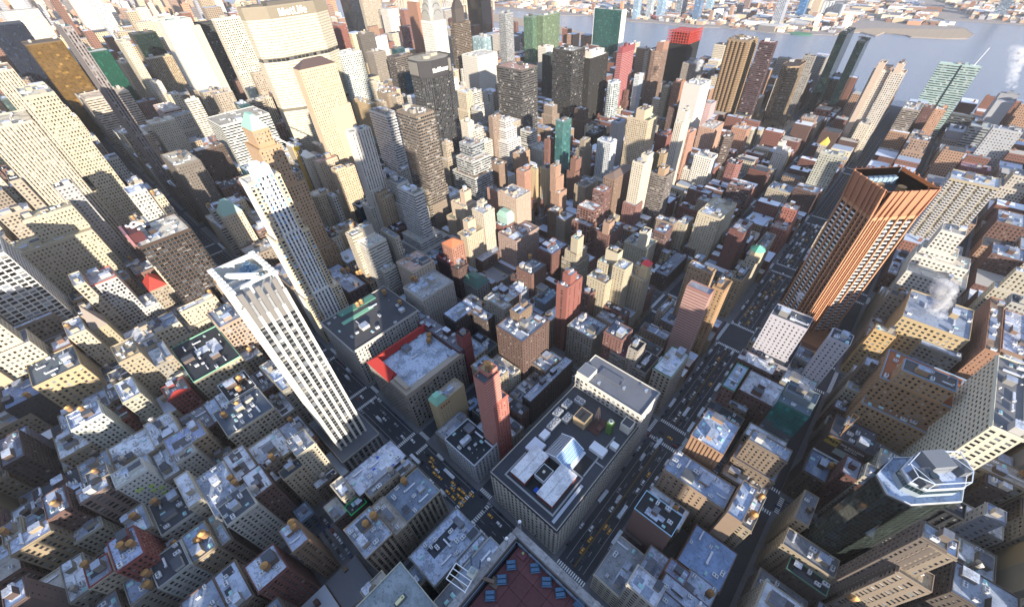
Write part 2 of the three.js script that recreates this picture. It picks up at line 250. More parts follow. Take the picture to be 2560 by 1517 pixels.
function clutter(root, r, y, hex, dist, holes, amount = 1, big = true) {
  const w = r[1] - r[0], d = r[3] - r[2], free = (x, z, m) => x - m > r[0] && x + m < r[1] && z - m > r[2] && z + m < r[3] && holes.every((h) => x + m < h[0] || x - m > h[1] || z + m < h[2] || z - m > h[3]);
  const spots = [], spot = (m) => { for (let k = 0; k < 12; k++) { const x = R(r[0] + m, r[1] - m), z = R(r[2] + m, r[3] - m); if (free(x, z, m) && spots.every((s) => Math.hypot(s[0] - x, s[1] - z) > s[2] + m)) { spots.push([x, z, m]); return [x, z]; } } return null; };
  const area = w * d;
  if (big && Math.min(w, d) > 8) for (let k = 0; k < (area > 500 ? 2 : 1); k++) {
    const bw = R(3.5, Math.min(9, w * .4)), bd = R(3.5, Math.min(8, d * .4)), s = spot(Math.max(bw, bd) / 2 + .4); if (!s) continue;
    const g = new Geo(), h = R(2.8, 5.5), dark = R(.75, 1.1); g.box(s[0] - bw / 2, s[0] + bw / 2, y, y + h, s[1] - bd / 2, s[1] + bd / 2, [dark, dark, dark]);
    const b = put('bulkhead', g, wallMat(rnd() < .6 ? hex : pick(['8d8a86', 'a39a8c', '6d5a50', 'c2bfb8'])), root);
    const c = new Geo(); c.box(s[0] - bw / 2 - .15, s[0] + bw / 2 + .15, y + h, y + h + .3, s[1] - bd / 2 - .15, s[1] + bd / 2 + .15); put('bulkhead_roof', c, roofMat(pick(['9aa3b2', '4a4f57', 'b9c0cc', '6d7078'])), b);
  }
  if (dist > 1100) return;
  const n = Math.round(Math.min(16, area / 60) * amount * (dist < 500 ? 1 : 0.55));
  for (let k = 0; k < n; k++) {
    const t = rnd(), s = spot(t < .75 ? 1.9 : 4.2); if (!s) continue;
    const [nm, ge, mt] = t < .38 ? ['air_unit', hvacGeo, plain('ffffff', .6, .2)] : t < .52 ? ['skylight', skyGeo, plain('ffffff', .3)] : t < .75 ? ['roof_vent', ventGeo, plain('ffffff', .5, .3)] : ['duct', ductGeo, plain('ffffff', .55, .3)];
    const m = mesh(nm, ge, mt, root); m.position.set(s[0], y, s[1]); m.rotation.y = rnd() < .5 ? 0 : Math.PI / 2; const k2 = R(.7, 1.2); m.scale.set(k2, R(.8, 1.2), k2);
  }
  if (n && dist < 700 && rnd() < .6) { // low patches of other roofing
    const g = new Geo(); for (let k = 0; k < 2; k++) { const pw = R(3, w * .5), pd = R(3, d * .5), x = R(r[0] + .5, r[1] - pw - .5), z = R(r[2] + .5, r[3] - pd - .5); if (holes.every((h) => x + pw < h[0] || x > h[1] || z + pd < h[2] || z > h[3])) g.box(x, x + pw, y + .02, y + .1 + k * .05, z, z + pd); }
    put('roofing_patch', g, roofMat(pick(['b9c3d4', '3a3f47', '8c97a8', 'cfd6e0', '5b5a5c'])), root);
  }
}
// ---------- the street grid (x east, z south, metres; Fifth-like avenue at x = 0, wide cross street at z = 0) ----------
const AVE = [[-311, 15.2], [0, 15.2], [155.4, 12.1], [311, 21], [467.1, 11.4], [621.8, 15.2], [838.3, 15.2], [1066.9, 15.2]];
const ST = {}; ST[34] = 0; for (let n = 35; n < 42; n++) ST[n] = -(84.6 + 78.5 * (n - 35)); ST[42] = -640.3; for (let n = 43; n <= 80; n++) ST[n] = -(724.9 + 78.5 * (n - 43)); for (let n = 33; n >= 26; n--) ST[n] = 84.6 + 78.5 * (33 - n);
const halfSt = (n) => (n === 34 || n === 42 || n === 57) ? 15.2 : 9.15;
const SHORE = 1292;
{
  const g = new THREE.PlaneGeometry(16000, 16000); g.rotateX(-Math.PI / 2); g.translate(2000, -1.2, -2000);
  const uv = g.attributes.uv; for (let i = 0; i < uv.count; i++) uv.setXY(i, uv.getX(i) * 400, uv.getY(i) * 400);
  const waveTex = noiseTex(512, (u, v) => { const k = N[3](u, v * 1.5) * .4 + N[4](u, v) * .35 + N[2](u, v) * .25; return [k, k, k]; });
  tag(mesh('water', g, new THREE.MeshPhysicalMaterial({ color: new THREE.Color(0.15, 0.19, 0.25), roughness: 0.2, bumpMap: waveTex, bumpScale: 0.5, ior: 1.33 })), 'pale blue-grey river crossing behind the towers', 'river', null, 'structure');
}
function land(name, label, pts, y, mat, depth = 2.5, kind = 'structure') {
  const s = new THREE.Shape(); pts.forEach(([x, z], i) => i ? s.lineTo(x, -z) : s.moveTo(x, -z)); s.closePath();
  const g = new THREE.ExtrudeGeometry(s, { depth, bevelEnabled: false }); g.rotateX(-Math.PI / 2); g.translate(0, y - depth, 0);
  const p = g.attributes.position, uv = g.attributes.uv; for (let i = 0; i < p.count; i++) uv.setXY(i, p.getX(i) / 40, p.getZ(i) / 40);
  const m = mesh(name, g, mat); if (label) tag(m, label, null, null, kind); else m.userData.kind = kind; return m;
}
const asphalt = new THREE.MeshStandardMaterial({ color: new THREE.Color(0.052, 0.055, 0.062), map: roadTex, roughness: 0.93 });
const paving = new THREE.MeshStandardMaterial({ color: new THREE.Color(0.15, 0.15, 0.155), map: roadTex, roughness: 0.95 });
const lot = new THREE.MeshStandardMaterial({ color: new THREE.Color(0.26, 0.23, 0.21), map: roadTex, roughness: 0.95 });
const dirt = new THREE.MeshStandardMaterial({ color: new THREE.Color(0.36, 0.28, 0.20), map: pitchTex, roughness: 1 });
land('road', 'dark asphalt streets of the city grid', [[-1800, 1200], [-1800, -5200], [900, -5200], [1180, -2600], [1300, -1300], [SHORE, -700], [SHORE, 300], [1240, 700], [1240, 1200]], 0, asphalt);
{
  const sidewalks = new Geo(), M = [-1700, -1500, ...AVE.map((a) => a[0])];
  for (let n = 27; n <= 62; n++) for (let k = 0; k < AVE.length; k++) {
    const x0 = AVE[k][0] + AVE[k][1] - 4.6, x1 = k + 1 < AVE.length ? AVE[k + 1][0] - AVE[k + 1][1] + 4.6 : SHORE - 42, z0 = ST[n] + halfSt(n) - 3.4, z1 = ST[n - 1] - halfSt(n - 1) + 3.4;
    sidewalks.box(x0, x1, 0, 0.15, z0, z1);
  }
  const m = put('pavement', sidewalks, paving); m.userData.kind = 'structure';
  // paint: lane lines, stop lines and crosswalks
  const paint = new Geo(), yellow = new Geo(), y = 0.008, q = (g, x0, x1, z0, z1) => g.quad([x0, y, z1], [x1, y, z1], [x1, y, z0], [x0, y, z0], [0, 1, 0], WH);
  const lane = (a, b, at, along, dash) => { for (let s = a; s < b; s += dash ? 12 : 40) { const e = Math.min(b, s + (dash ? 4 : 40)); along === 'x' ? q(paint, s, e, at - .09, at + .09) : q(paint, at - .09, at + .09, s, e); } };
  for (const [x, hwid] of AVE.slice(1)) for (let n = 33; n <= 44; n++) { const z0 = ST[n] + halfSt(n) + 3, z1 = ST[n - 1] - halfSt(n - 1) - 3, r = hwid - 4.6; for (const o of [-r / 3, r / 3]) lane(z0, z1, x + o, 'z', true); lane(z0, z1, x - r + 2.6, 'z'); lane(z0, z1, x + r - 2.6, 'z'); }
  for (let k = 1; k < AVE.length - 1; k++) { const x0 = AVE[k][0] + AVE[k][1] + 3, x1 = AVE[k + 1][0] - AVE[k + 1][1] - 3; for (const o of [-7.4, 7.4]) lane(x0, x1, o, 'x'); for (const o of [-3.7, 3.7]) lane(x0, x1, o, 'x', true); for (const o of [-.2, .2]) q(yellow, x0, x1, o - .1, o + .1); }
  put('lane_lines', paint, plain('c9cbcc', .8)).userData.kind = 'structure'; put('yellow_lines', yellow, plain('a07c1e', .8)).userData.kind = 'structure';
  for (let k = 1; k < AVE.length - 1; k++) for (let n = 32; n <= 42; n++) {
    const cw = new Geo(), [x, a] = AVE[k], z = ST[n], hz = halfSt(n) - 3.4, hx = a - 4.6; if (k > 4 && (n > 36 || n < 33)) continue;
    for (const s of [-1, 1]) { for (let t = -hx + .5; t < hx - .4; t += 1.7) q(cw, x + t, x + t + .9, z + s * (hz + 1.4) + (s > 0 ? 0 : -3.2), z + s * (hz + 1.4) + (s > 0 ? 3.2 : 0)); for (let t = -hz + .5; t < hz - .4; t += 1.7) q(cw, x + s * (hx + 1.4) + (s > 0 ? 0 : -3.2), x + s * (hx + 1.4) + (s > 0 ? 3.2 : 0), z + t, z + t + .9); }
    const g = put('crosswalk', cw, plain('dcdedd', .8)); g.userData.kind = 'structure';
  }
}

// ---------- buildings read off the photograph: label, tiers [x0,x1,z0,z1,height, facade, wall, roof] ----------
const kindOf = (l) => /hospital/.test(l) ? 'hospital_building' : /church/.test(l) ? 'church' : /hotel/.test(l) ? 'hotel' : /apartment/.test(l) ? 'apartment_building' : /loft/.test(l) ? 'loft_building' : /tower/.test(l) ? 'tower' : /slab/.test(l) ? 'slab_building' : /office/.test(l) ? 'office_building' : /house/.test(l) ? 'town_house' : 'building';
const taken2 = [];                                                      // footprints in use
const HAND = [];
function B(label, tiers, feat) { HAND.push({ label, tiers, feat }); }
const TANKS = {};
function T(label, ...xz) { (TANKS[label] ??= []).push(xz); }
B('cream corner building with pale flat roof directly across from the red terrace', [[15.2,45.4,15,33.9,30.8,'P4.2,4.6,.55,.6','c2b79f','8f9296']]);
B('low sunken roof between the pale corner roof and the brick-sided dark roof', [[52.5,61.5,15.2,28.4,24.2,'P4,4,.4,.4','6d5650','3a4048']]);
B('brick-sided building with black flat roof and pale blue edging', [[53.9,69.3,15.2,40.5,60,'N','7e5a50','26292d']], { rimMat: plain('9cc4d8', .6) });
B('long tan brick building with white windows and pale blue ridged roof', [[91.3,110.4,16.4,57.7,56.8,'P4.2,4.2,.35,.5','a08364','8d9db4'], [84.3,110.9,58.7,67.7,68.3,'N','94785c','8d9db4']]);
B('low hall with broad pale blue roof, square penthouse and teal skylights', [[54.8,83.1,50,77.2,35.5,'P5,4.2,.4,.5','6b4d3c','7f97b8']], { big: false, amount: .8 });
B('building with white blotchy roof beside the pale corner roof', [[26.3,51.9,33.8,46,35.9,'P4,4,.5,.5','8a7a6c','b9bfd0']]);
B('small brick loft with mottled white roof square', [[38.6,47.9,46.2,58.3,50,'P5,4,.6,.6','7d4f36','8d94ac']]);
B('cream fronted building with snowy blotched roof at the bottom of the picture', [[15.2,27.6,33.4,50.6,61.5,'P4.4,4.6,.62,.62','bdb4a4','c4c8d4']]);
B('slim stone building with green cornice and white roof plant at the avenue corner', [[167.6,201,-32.8,-16.6,54.5,'P3.6,4,.5,.6','a79a86','c9ccd2']], { rimMat: plain('3c7a62', .7) });
B('terraced apartment block with black stepped roofs and grey balconies', [[166.8,190.5,-49.8,-37.3,44.1,'R3.2,.5','8f887c','24272b'], [166.1,190.4,-73.3,-58.4,48.1,'R3.2,.5','8f887c','6a4852'], [167.2,180.5,-58.1,-49.1,63.3,'P4,3.4,.3,.4','968d80','2b2e33']]);
B('tall pink brick tower with thin white bands and one square bulkhead', [[217.6,226.6,-41.7,-22,107.8,'S2.9','96655a','8f8f98']], { bare: 1 });
B('tan brick apartment tower hugging the right side of the pink banded tower', [[243.6,261.4,-28.1,-18,97.6,'P3.4,3,.4,.45','a87f4a','7d6650']]);
B('tan apartment block with snowy roof behind the pink banded tower', [[271.3,280.3,-60.9,-37.8,89.8,'P3.4,3,.4,.45','a5845a','6d6a6c']]);
B('yellow brick apartment tower at the avenue corner opposite the orange tower', [[332,361,-31.3,-20.9,53.2,'P3.6,3.2,.45,.45','ad9062','30343a']]);
B('cream hotel with a green octagonal dome roof', [[358.6,420.9,-30.6,-20.5,65.5,'P3.6,3.4,.4,.5','a79c84','55585a']]);
B('low building with broad pale roof at the foot of the pink banded tower', [[257.1,284,-67.7,-49.1,24.3,'P4,3.6,.4,.4','6b615a','9aa6ba']]);
B('brown brick apartment house with blue-grey roof and round chimney tower', [[356.8,378.1,-137.1,-122.6,57.8,'R3.1,.45','6f4a42','7c8da3']]);
B('brown brick block with white trimmed roof edge and square brick bulkhead', [[168,186.1,-83.3,-65.3,65.2,'P3.2,3,.45,.45','7e5046','5d6470']]);
B('slim red brick tower with balconies and a blank reddish side', [[174.3,197.9,-142.4,-130.1,85.2,'P9,3,.2,.5','8e4a3c','9a9da3'], [179.7,189.3,-140.1,-131.1,95.4,'N','8e4a3c','c0c2c4']]);
B('red brick apartment block with square chimney beside the slim red tower', [[214.2,230.8,-141.9,-130.8,50,'P3.2,3,.5,.5','7b5147','3e434b']]);
B('cream terraced apartment tower with stacked balconies and open-topped bulkhead', [[248.4,270.3,-192.4,-169.7,52.6,'R3,.45','9b8d70','6d5c58'], [247.9,267.6,-188.1,-172.4,64.7,'P3.2,3,.35,.45','a39678','8b6f6c'], [247.9,258.9,-180.9,-171.9,83.4,'N','a89a7c','403a3a']]);
B('large cream apartment house with courtyards and one tall open bulkhead', [[227.2,253.9,-142.9,-120.3,62.6,'P3.2,3,.4,.45','b0a17f','9c9b94'], [241.7,253,-141.4,-128.9,74.3,'P3.2,3,.4,.45','b0a17f','a3a49c'], [238.4,253.9,-121.4,-108.1,79.3,'P3.2,3,.4,.45','b0a17f','a9aca6'], [246.4,255.4,-136.4,-121.9,87.9,'N','b5a685','33302e']]);
B('cream apartment tower carrying a small bright red pyramid roof', [[254.8,271.5,-112.7,-93.9,64.1,'P3.2,3,.4,.45','afa081','a29a8c'], [258.2,270.6,-107.9,-95.8,75.3,'P3.2,3,.4,.45','afa081','8c7a66']]);
B('broad cream apartment slab with green tinted roof and white bulkhead', [[330.3,355.9,-159.4,-129.5,46.1,'P3.1,3,.4,.45','b3a788','9aa39a'], [329.7,342.9,-142.3,-133.3,66.6,'N','c4b99c','39404a']], { });
B('brown brick apartment block with dark roof and one tan bulkhead in the middle', [[329.8,362.3,-207.3,-180.3,45.6,'P3.1,3,.45,.45','7d5246','34383f'], [329.6,341.8,-191.4,-182.4,61.2,'N','a07c62','6f6a64']]);
B('red brick tower with white grid frames and white flat roof', [[330.5,349.4,-231.7,-206.2,69.2,'P4.6,3.2,.75,.7','84513f','c7c4bc'], [321.9,349.7,-232.8,-204.8,51.8,'P4.6,3.2,.75,.7','84513f','a2a4a8']]);
B('brick apartment house with an octagonal tank tower on its roof', [[202.9,228.3,-221.3,-198.6,50,'P3.2,3,.4,.45','77503f','5c646b']]);
B('red brick block with pale blue roof and dormer house', [[238.7,267.1,-220.7,-198.2,57.8,'P3.2,3,.4,.45','6e4238','8894a6']]);
B('large pinkish brick apartment block with terracotta roof strip', [[235.7,277.6,-281.5,-251,55.3,'P3.4,3.2,.35,.45','9a7d6e','7d6a66']]);
B('slim tan tower with bright white bulkhead behind the spired church', [[330.8,346.4,-280,-266.5,46.6,'P3.6,3.2,.45,.5','8a6a4c','e0ddd4']]);
B('grey stone church with a pointed steeple and brown gabled roof', [[341.4,367.2,-312.1,-301.5,18.5,'P4,6,.3,.5','7d7d7d','58403a']]);
B('stepped tan-pink tower narrowing to a square top', [[347.9,358.9,-290.8,-281.8,98.9,'P3,3,.35,.4','a47a5c','8a7464'], [347.2,364.2,-290,-280.2,83.5,'P3,3,.35,.4','a47a5c','9a8a7c'], [348.2,364.9,-289.1,-274.7,64.6,'P3,3,.35,.4','a47a5c','9a8a7c']]);
B('pair of yellow brick towers joined behind the stepped tan tower', [[366,375.8,-341.3,-330,76.4,'P3,3,.35,.45','b39a66','8f8674'], [366.8,380.6,-323.8,-310.8,81.4,'P3,3,.35,.45','b39a66','8f8674']]);
B('pinkish brick tower with ornate cornices left of the yellow twin towers', [[352,376.4,-356.2,-340.4,74.3,'P3,3.2,.35,.5','a8745a','a39486']]);
B('pale orange brick apartment block with bright cluttered roof', [[265.2,291.8,-307.4,-276.1,89.4,'P3,3.2,.35,.45','b0937a','b5b0a8']]);
B('brown brick block with pointed gables and blue rooftop tanks', [[388.8,435.9,-233.3,-216.3,85.7,'P3.2,3.2,.45,.55','83654f','5a5f66']], { hip: [5, 9, '6b5a50'], hipTier: 0 });
B('reddish banded apartment tower with white terraces', [[367.9,386.5,-234.7,-218.3,75.6,'R3,.45','7d4c44','b9b4b0']]);
B('tan apartment block with a green rooftop garden box', [[390.5,414.1,-280.5,-261.5,60.2,'P4,3.4,.3,.35','9c8568','8b7f70']]);
B('slender brick tower with stepped crown', [[414.1,428.2,-306.5,-296.8,82.5,'N','7d5240','6a564a'], [412.8,431.8,-310.7,-296.8,64.6,'P3,3,.35,.45','7d5240','6a564a']]);
B('tall cream apartment slab with a slim upper bulkhead', [[400.9,425,-201.9,-186.6,109.8,'P3,2.9,.4,.45','c3b79d','8e8a94'], [408.7,422.9,-195.5,-186.5,117.4,'N','c3b79d','a09a90']]);
B('grey-brown tower striped with white balconies', [[432.4,455.4,-189.6,-166.8,88.2,'R2.9,.5','7d7068','55585c'], [431.8,444.9,-179.7,-170.7,96.9,'N','a0805c','8d7458']]);
B('pink brick apartment block with dotted windows and red chimney block', [[396,413.7,-203.5,-183.9,56.3,'P3.2,3,.5,.45','8b5a52','b5b4b8']]);
B('white apartment tower with red painted base', [[584.7,607.2,-192.3,-165.1,62.8,'P3.4,3.1,.45,.55','cfc9bd','b0b0ac'], [585.4,598.6,-205.7,-188.5,37.7,'P3.4,3.1,.45,.55','c6bfae','8a8e92']]);
B('red brick apartment tower with scalloped white parapet', [[584,604.9,-144.4,-124.5,63.6,'P3.4,3.1,.45,.45','8c544c','45464c']], { cut: 4 });
B('dark red brick block striped with white balcony edges', [[551.3,569.5,-121.4,-91.1,48.3,'R3.1,.55','6c4540','a8a9ac']]);
B('big cream corner apartment house with turreted roof houses', [[405.8,455.8,-107.6,-79.6,70.6,'P3.2,3,.4,.45','b9ab8c','a69b86']]);
B('red brick block with white top floor and an orange roof patch', [[470.8,484.8,-156.7,-128.6,36,'P3.2,3,.5,.5','83473e','c3beb8'], [471.4,484.3,-133.4,-119,52.7,'P3.2,3,.4,.4','93826e','a9a8a4']]);
B('narrow cream apartment block with round white tank on top', [[405.1,427.5,-128.7,-116.3,50,'P3.6,3.2,.35,.45','ab9d80','a2a8b2']]);
B('dark red brick tower with a blank wide face', [[389.9,421,-63.2,-46.9,71.8,'P16,3,.1,.2','6d3c36','a39e9c']]);
B('row of low brick houses with white cluttered roofs below the cream corner block', [[405.2,446.5,-112.2,-95.9,20.4,'P3.4,3.4,.4,.5','5c4640','aab0bc']]);
B('dark brick loft building with mottled roof beside the red-capped tower', [[329.9,385.1,-112.8,-96.9,22.6,'P3.4,3.6,.35,.5','54403a','78808c']]);
B('tan loft building with black water tank left of the tan apartment block', [[334.5,359,-78.3,-68.9,49.7,'P3.4,3.6,.4,.5','8a6d50','7c8794']]);
B('pale brick block with orange sunny side near the park', [[749.3,773.2,-198.1,-172,58.6,'P3.2,3,.4,.4','a8765a','b0aca6']]);
B('brick building with blank dark side, pale roof and several wooden tanks', [[60.8,82.7,-403.3,-342.6,38.6,'P5,4,.4,.5','5d453e','8b93a2']]);
B('narrow tan building with two yellow tanks beside the dark-sided brick building', [[88,100.4,-389,-346,34.5,'P4,4,.45,.5','a08a66','4a4240']]);
B('white stepped office block with two bulky square roof boxes', [[100.6,116.5,-369.6,-327.6,51.8,'R3.6,.4','c9c0ae','c9c2b4'], [95.5,119.3,-363.8,-337.6,81.4,'R3.6,.35','c9c0ae','c9c2b4'], [95,116.8,-362.4,-353.4,84.5,'N','cfc6b4','a9a296'], [91.3,108.4,-369.9,-356,89.5,'R3.6,.3','bfae90','a9a296'], [104.2,116.2,-362.8,-353.5,95.2,'N','a89f90','87806f']]);
B('white office tower with grey ribbed side and sunken roof', [[177.8,191.6,-389.4,-355.9,104,'R3.6,.42','c9c6c0','857c6a'], [170.6,205.5,-393.6,-355.5,42.8,'R3.6,.4','c2beb6','b5ada0'], [168.8,206.6,-398,-352.6,29.6,'R3.6,.4','c2beb6','b5ada0']]);
B('tan tower with sawtooth stepped edge beside the white striped tower', [[171.6,187.1,-445.1,-430.2,83.9,'P3.2,3.4,.35,.5','b79b74','8d7c62'], [172,189.4,-447.7,-424.8,78.7,'P3.2,3.4,.35,.5','b79b74','9a886c']]);
B('slender white tower with brown vertical window stripes', [[166.1,191.4,-451.9,-439.1,157.8,'V3.4,.35','cfc6b8','c2b8a6'], [166.1,185.7,-453.3,-438.8,87.8,'P3.2,3.4,.4,.5','c4bba8','b0a696'], [160.2,183.4,-458.5,-438.9,66.4,'P3.2,3.4,.4,.5','c4bba8','b0a696']]);
B('cream stepped tower left of the white striped tower', [[171.1,189.8,-516.8,-507.8,95.2,'P3.2,3.4,.35,.5','baa27c','a08f72'], [161.3,176.8,-519,-507.4,97.6,'P3.2,3.4,.35,.5','baa27c','a08f72'], [164.2,181.6,-525.1,-507.6,48,'P3.2,3.4,.35,.5','baa27c','a08f72']]);
B('cream block with rounded corner drum and arched top floor', [[117.8,142.8,-519.1,-499.6,78.2,'P3.2,3.4,.4,.5','b8a482','c8bca6']], { cut: 6 });
B('pale tower with white octagonal cap beside the yellow crane', [[166.5,179.7,-623.5,-603.2,87.1,'P3.2,3.4,.35,.5','c4b59a','d0c8b8']], { cut: 4, hip: [7, 6, 'd8d2c4'] });
B('cream block with salmon flat roof right of the octagonal capped tower', [[167.3,196.1,-584.7,-568.3,89.8,'P3.2,3.4,.35,.5','bda482','b78a76']]);
B('tan office block with open bulkheads below the cream stepped tower', [[110.9,142.4,-468.7,-447.8,48.1,'P3.4,3.4,.45,.5','ae9772','9d9280']]);
B('red tiled corner block with orange pyramid-roofed upper house', [[161.1,170.1,-311.5,-285.3,47.7,'P3.2,3.4,.4,.5','6f3a34','a2463a'], [166.1,184.2,-302.4,-284.9,66.5,'P3.2,3.4,.4,.5','a3684c','b87a58']], { hip: [5, 8, 'b5714c'], hipTier: 1 });
B('pale cream apartment tower with round turret top', [[235.7,254.8,-366.1,-340.2,69.4,'P3,3,.35,.45','c0a988','b8a894'], [242.1,253.8,-353.2,-344.2,85.5,'N','bd9f80','a38a70']]);
B('tan apartment block with planted roof terrace', [[228.5,241.9,-371.1,-353.6,50,'P3,3,.35,.45','b09878','8b8a70']]);
B('cream apartment block with square open-topped bulkhead', [[196.5,223.2,-310.7,-293.7,62.2,'P3,3,.35,.45','b59f7e','a5957c'], [207.8,220.4,-311.7,-302.7,74.3,'N','b8a284','77695a']]);
B('cream and grey apartment tower with slim bulkheads', [[225.2,243,-312.8,-292.4,81.4,'P3.2,3,.4,.45','b9aa92','a5a7aa'], [235.6,244.6,-314.6,-305.6,85.6,'N','b9aa92','88817a']]);
B('brick block topped by a pale green mansard storey', [[244.9,268.8,-297.7,-281.2,58.8,'P3.2,3.2,.4,.5','7a4238','8fa39c'], [251.9,265.3,-298,-280.8,67,'N','8fb3a4','c2c8c2']], { hip: [6, 3, '8fae9f'], hipTier: 1 });
B('stepped grey glass office tower widening towards its base', [[329.5,354.7,-448.7,-422.2,98.2,'R3.5,.6','8d949a','b59c84'], [320.2,357.7,-449.1,-413.2,80.6,'R3.5,.6','a9aaa6','b59c84'], [330.6,352.9,-463.7,-415.9,74.4,'R3.5,.6','a9aaa6','b59c84'], [316.3,354,-457.2,-407.5,59.3,'R3.5,.6','a9aaa6','b08a66']]);
B('pink brick apartment block with bright roof plant', [[287.3,296.3,-350.8,-328.7,73.2,'P3,3.1,.35,.45','a7745c','c2b6a8'], [288,304.5,-322.7,-313.7,72.8,'P3,3.1,.35,.45','a7745c','c2b6a8']]);
B('brown apartment block shaded by the stepped glass tower', [[370.2,388.2,-433.3,-410.3,60.2,'P3,3.1,.35,.45','8a6c54','9a8874']]);
B('white stone apartment house with pinnacled castle-like roofline', [[97.4,138.8,-288,-254.5,52.4,'P3,3.4,.35,.5','b5aa9a','9d9a96']]);
B('cream building with pink roof and rounded roof tank', [[113.9,143,-319.6,-289.9,61.6,'P3.6,3.4,.35,.45','b9a68c','b79684']]);
B('small yellow building with green planted roof deck', [[126.6,144.6,-310.1,-288.5,42.9,'P4,3.6,.35,.5','a98a54','3f5244']]);
B('pale building carrying two wooden tanks on its dark roof', [[101.9,125.4,-350.1,-326.9,24,'P4,3.6,.35,.5','a89c88','4a4a4c']]);
B('grey ornate corner house with green copper turrets', [[166.4,186.2,-277,-250.4,26.5,'P4,4.2,.35,.6','8d8d88','4d6058']], { hip: [8, 6, '44665c'] });
B('dark brick apartment block below the red tiled corner block', [[160.8,176.8,-311,-273.8,45.1,'P3.4,3.4,.4,.5','5d4038','5a5450']]);
B('low brick row with white roofs right of the orange-roofed house', [[204.7,241.9,-312.2,-280.9,29.3,'P3.4,3.4,.4,.5','684a40','aeb2bc']]);
B('long white stone office block with black roof and rusty stain', [[13.5,87.7,-310.4,-250.9,48.5,'P3.2,3.8,.5,.6','b5b1a8','4b4a4c']]);
B('cream building with green mansard corner and blank yellow wall', [[23.7,52.7,-154.3,-143,52.4,'N','b39c66','9b9184']]);
B('low building with pale grey roof below the blank yellow wall', [[16.2,42.6,-142.6,-123,25.7,'P4,3.8,.4,.5','8f8a84','a4a6ac']]);
B('white fronted corner building with black tiered roofs', [[15.2,40.2,-129,-94.5,30.5,'P3.6,4.2,.5,.65','b3b9c2','2b2f35']], { rimMat: plain('cfd6de', .7) });
B('slim salmon brick tower with thin pale bands and blank sunlit side', [[37.3,51.1,-106.1,-95.3,108.9,'S2.9','b8604a','54585c'], [42.8,51.8,-106.5,-97.5,112.6,'S2.9','b8604a','b09870'], [42.6,56.7,-104.1,-95.1,77.6,'P3,2.9,.45,.5','b8604a','6a6c70']], { big: false, amount: .3 });
B('massive brown brick loft tower with ornate square roof house', [[104.8,140.3,-154.3,-123.7,74.4,'P3.2,3.8,.4,.5','62463a','848c98'], [120.4,136.9,-151.6,-140.7,84.5,'P3,4,.3,.5','80664c','aab4c4']]);
B('dark brick wing with long snow-mottled roof beside the brown loft tower', [[84.6,145.2,-107.2,-98,34.6,'P3.4,3.8,.4,.5','3f3432','a4acba']]);
B('dark red brick apartment house behind the red mansard block', [[74.8,87.9,-234.5,-173.5,51.1,'P3.2,3.6,.4,.5','5e3a36','6b6a70'], [80.4,90.1,-182.2,-173.2,65.8,'N','8e3a34','2f3034']]);
B('U-shaped brown apartment house with white roofs round a court', [[100.1,124.4,-227.8,-208.2,48.7,'P3,3.2,.4,.5','5a4a42','aab2c4'], [120.5,132.6,-228.1,-186.5,47.7,'P3,3.2,.4,.5','5a4a42','aab2c4']]);
B('small dark brick house with stepped terraces at the foot of the salmon tower', [[72.9,83.5,-114.9,-99,25.7,'P3.4,3.4,.4,.5','6e4c40','494e55']]);
B('low pale-blue roofed building behind the blank yellow wall', [[51.3,64.7,-148.9,-139.9,18,'N','5a5c60','8fa6c8']]);
B('low white building with boxy white roof units', [[189.2,208.8,-222.3,-202.8,29.6,'P4,4,.3,.4','8f98a4','b5c0d0']]);
B('blue-grey building with dark panelled roof beside the slim red tower', [[193.8,219.9,-186.9,-172.2,28.6,'P4,4,.3,.4','56636f','6e8296']]);
B('tall grey and white office block with blank light panel side', [[240.5,279.1,30.2,51.7,52.4,'P3.6,3.8,.45,.5','8f8b92','3a3e44']]);
B('pale grey apartment slab with blank middle bay and cluttered roof', [[247.3,263.8,20.8,48.3,91.7,'P3.6,3.4,.35,.45','b3aeb6','4d5158'], [247.4,260.7,63,76.8,92.8,'P3.6,3.4,.35,.45','b3aeb6','3d4248']]);
B('brown building with green cornice and polygonal end along the wide street', [[189.5,220.5,17.8,27.3,52.4,'P3.4,3.8,.45,.5','7d5348','96a2b8']], { rimMat: plain('3f9070', .7) });
B('brown brick office block with white roof sheds right of the green cornice', [[196,222.9,29.3,59.9,50,'P3.4,3.8,.45,.5','6d4a3e','b3b6bc']]);
B('tan fluted tower with pale roof and crenellated parapet', [[115.8,144.3,19.7,42.3,72.5,'F2.4','a97c50','9fb0c8']]);
B('tan bulkhead block with square black openings below the fluted tower', [[121,130,21.1,32.7,47.6,'N','9c7d54','2c3036']]);
B('teal glass office block with concrete frame strips and curved top', [[180.9,203.4,54.3,75.3,74.3,'G2.4,3.6','1f6a66','5c6a74'], [188.4,200.2,55,74.8,79.6,'N','6b7d86','5c6a74']]);
B('broad tan brick office block with coloured trim and stepped sunlit wings', [[241.5,254.5,108.3,137.7,95.9,'P3.4,3.7,.45,.55','b58a54','5b5552'], [242.4,278,102.4,163.4,81.8,'P3.4,3.7,.45,.55','a87c48','9a5c38'], [234.8,254.7,103.8,153.1,59.2,'P3.4,3.7,.45,.55','b58a54','8a6a50']], { rimMat: plain('7d96b0', .7) });
B('broad cream office block with dentilled cornice and steaming roof plant', [[339.3,386.3,105.6,150.4,74.3,'P4,4,.5,.5','b99d66','8b96a6']]);
B('bright yellow office wing with grouped windows left of the cream dentilled block', [[330.9,339.9,94.7,110.6,58.5,'P4,4,.5,.5','c09a50','c9c4b4']]);
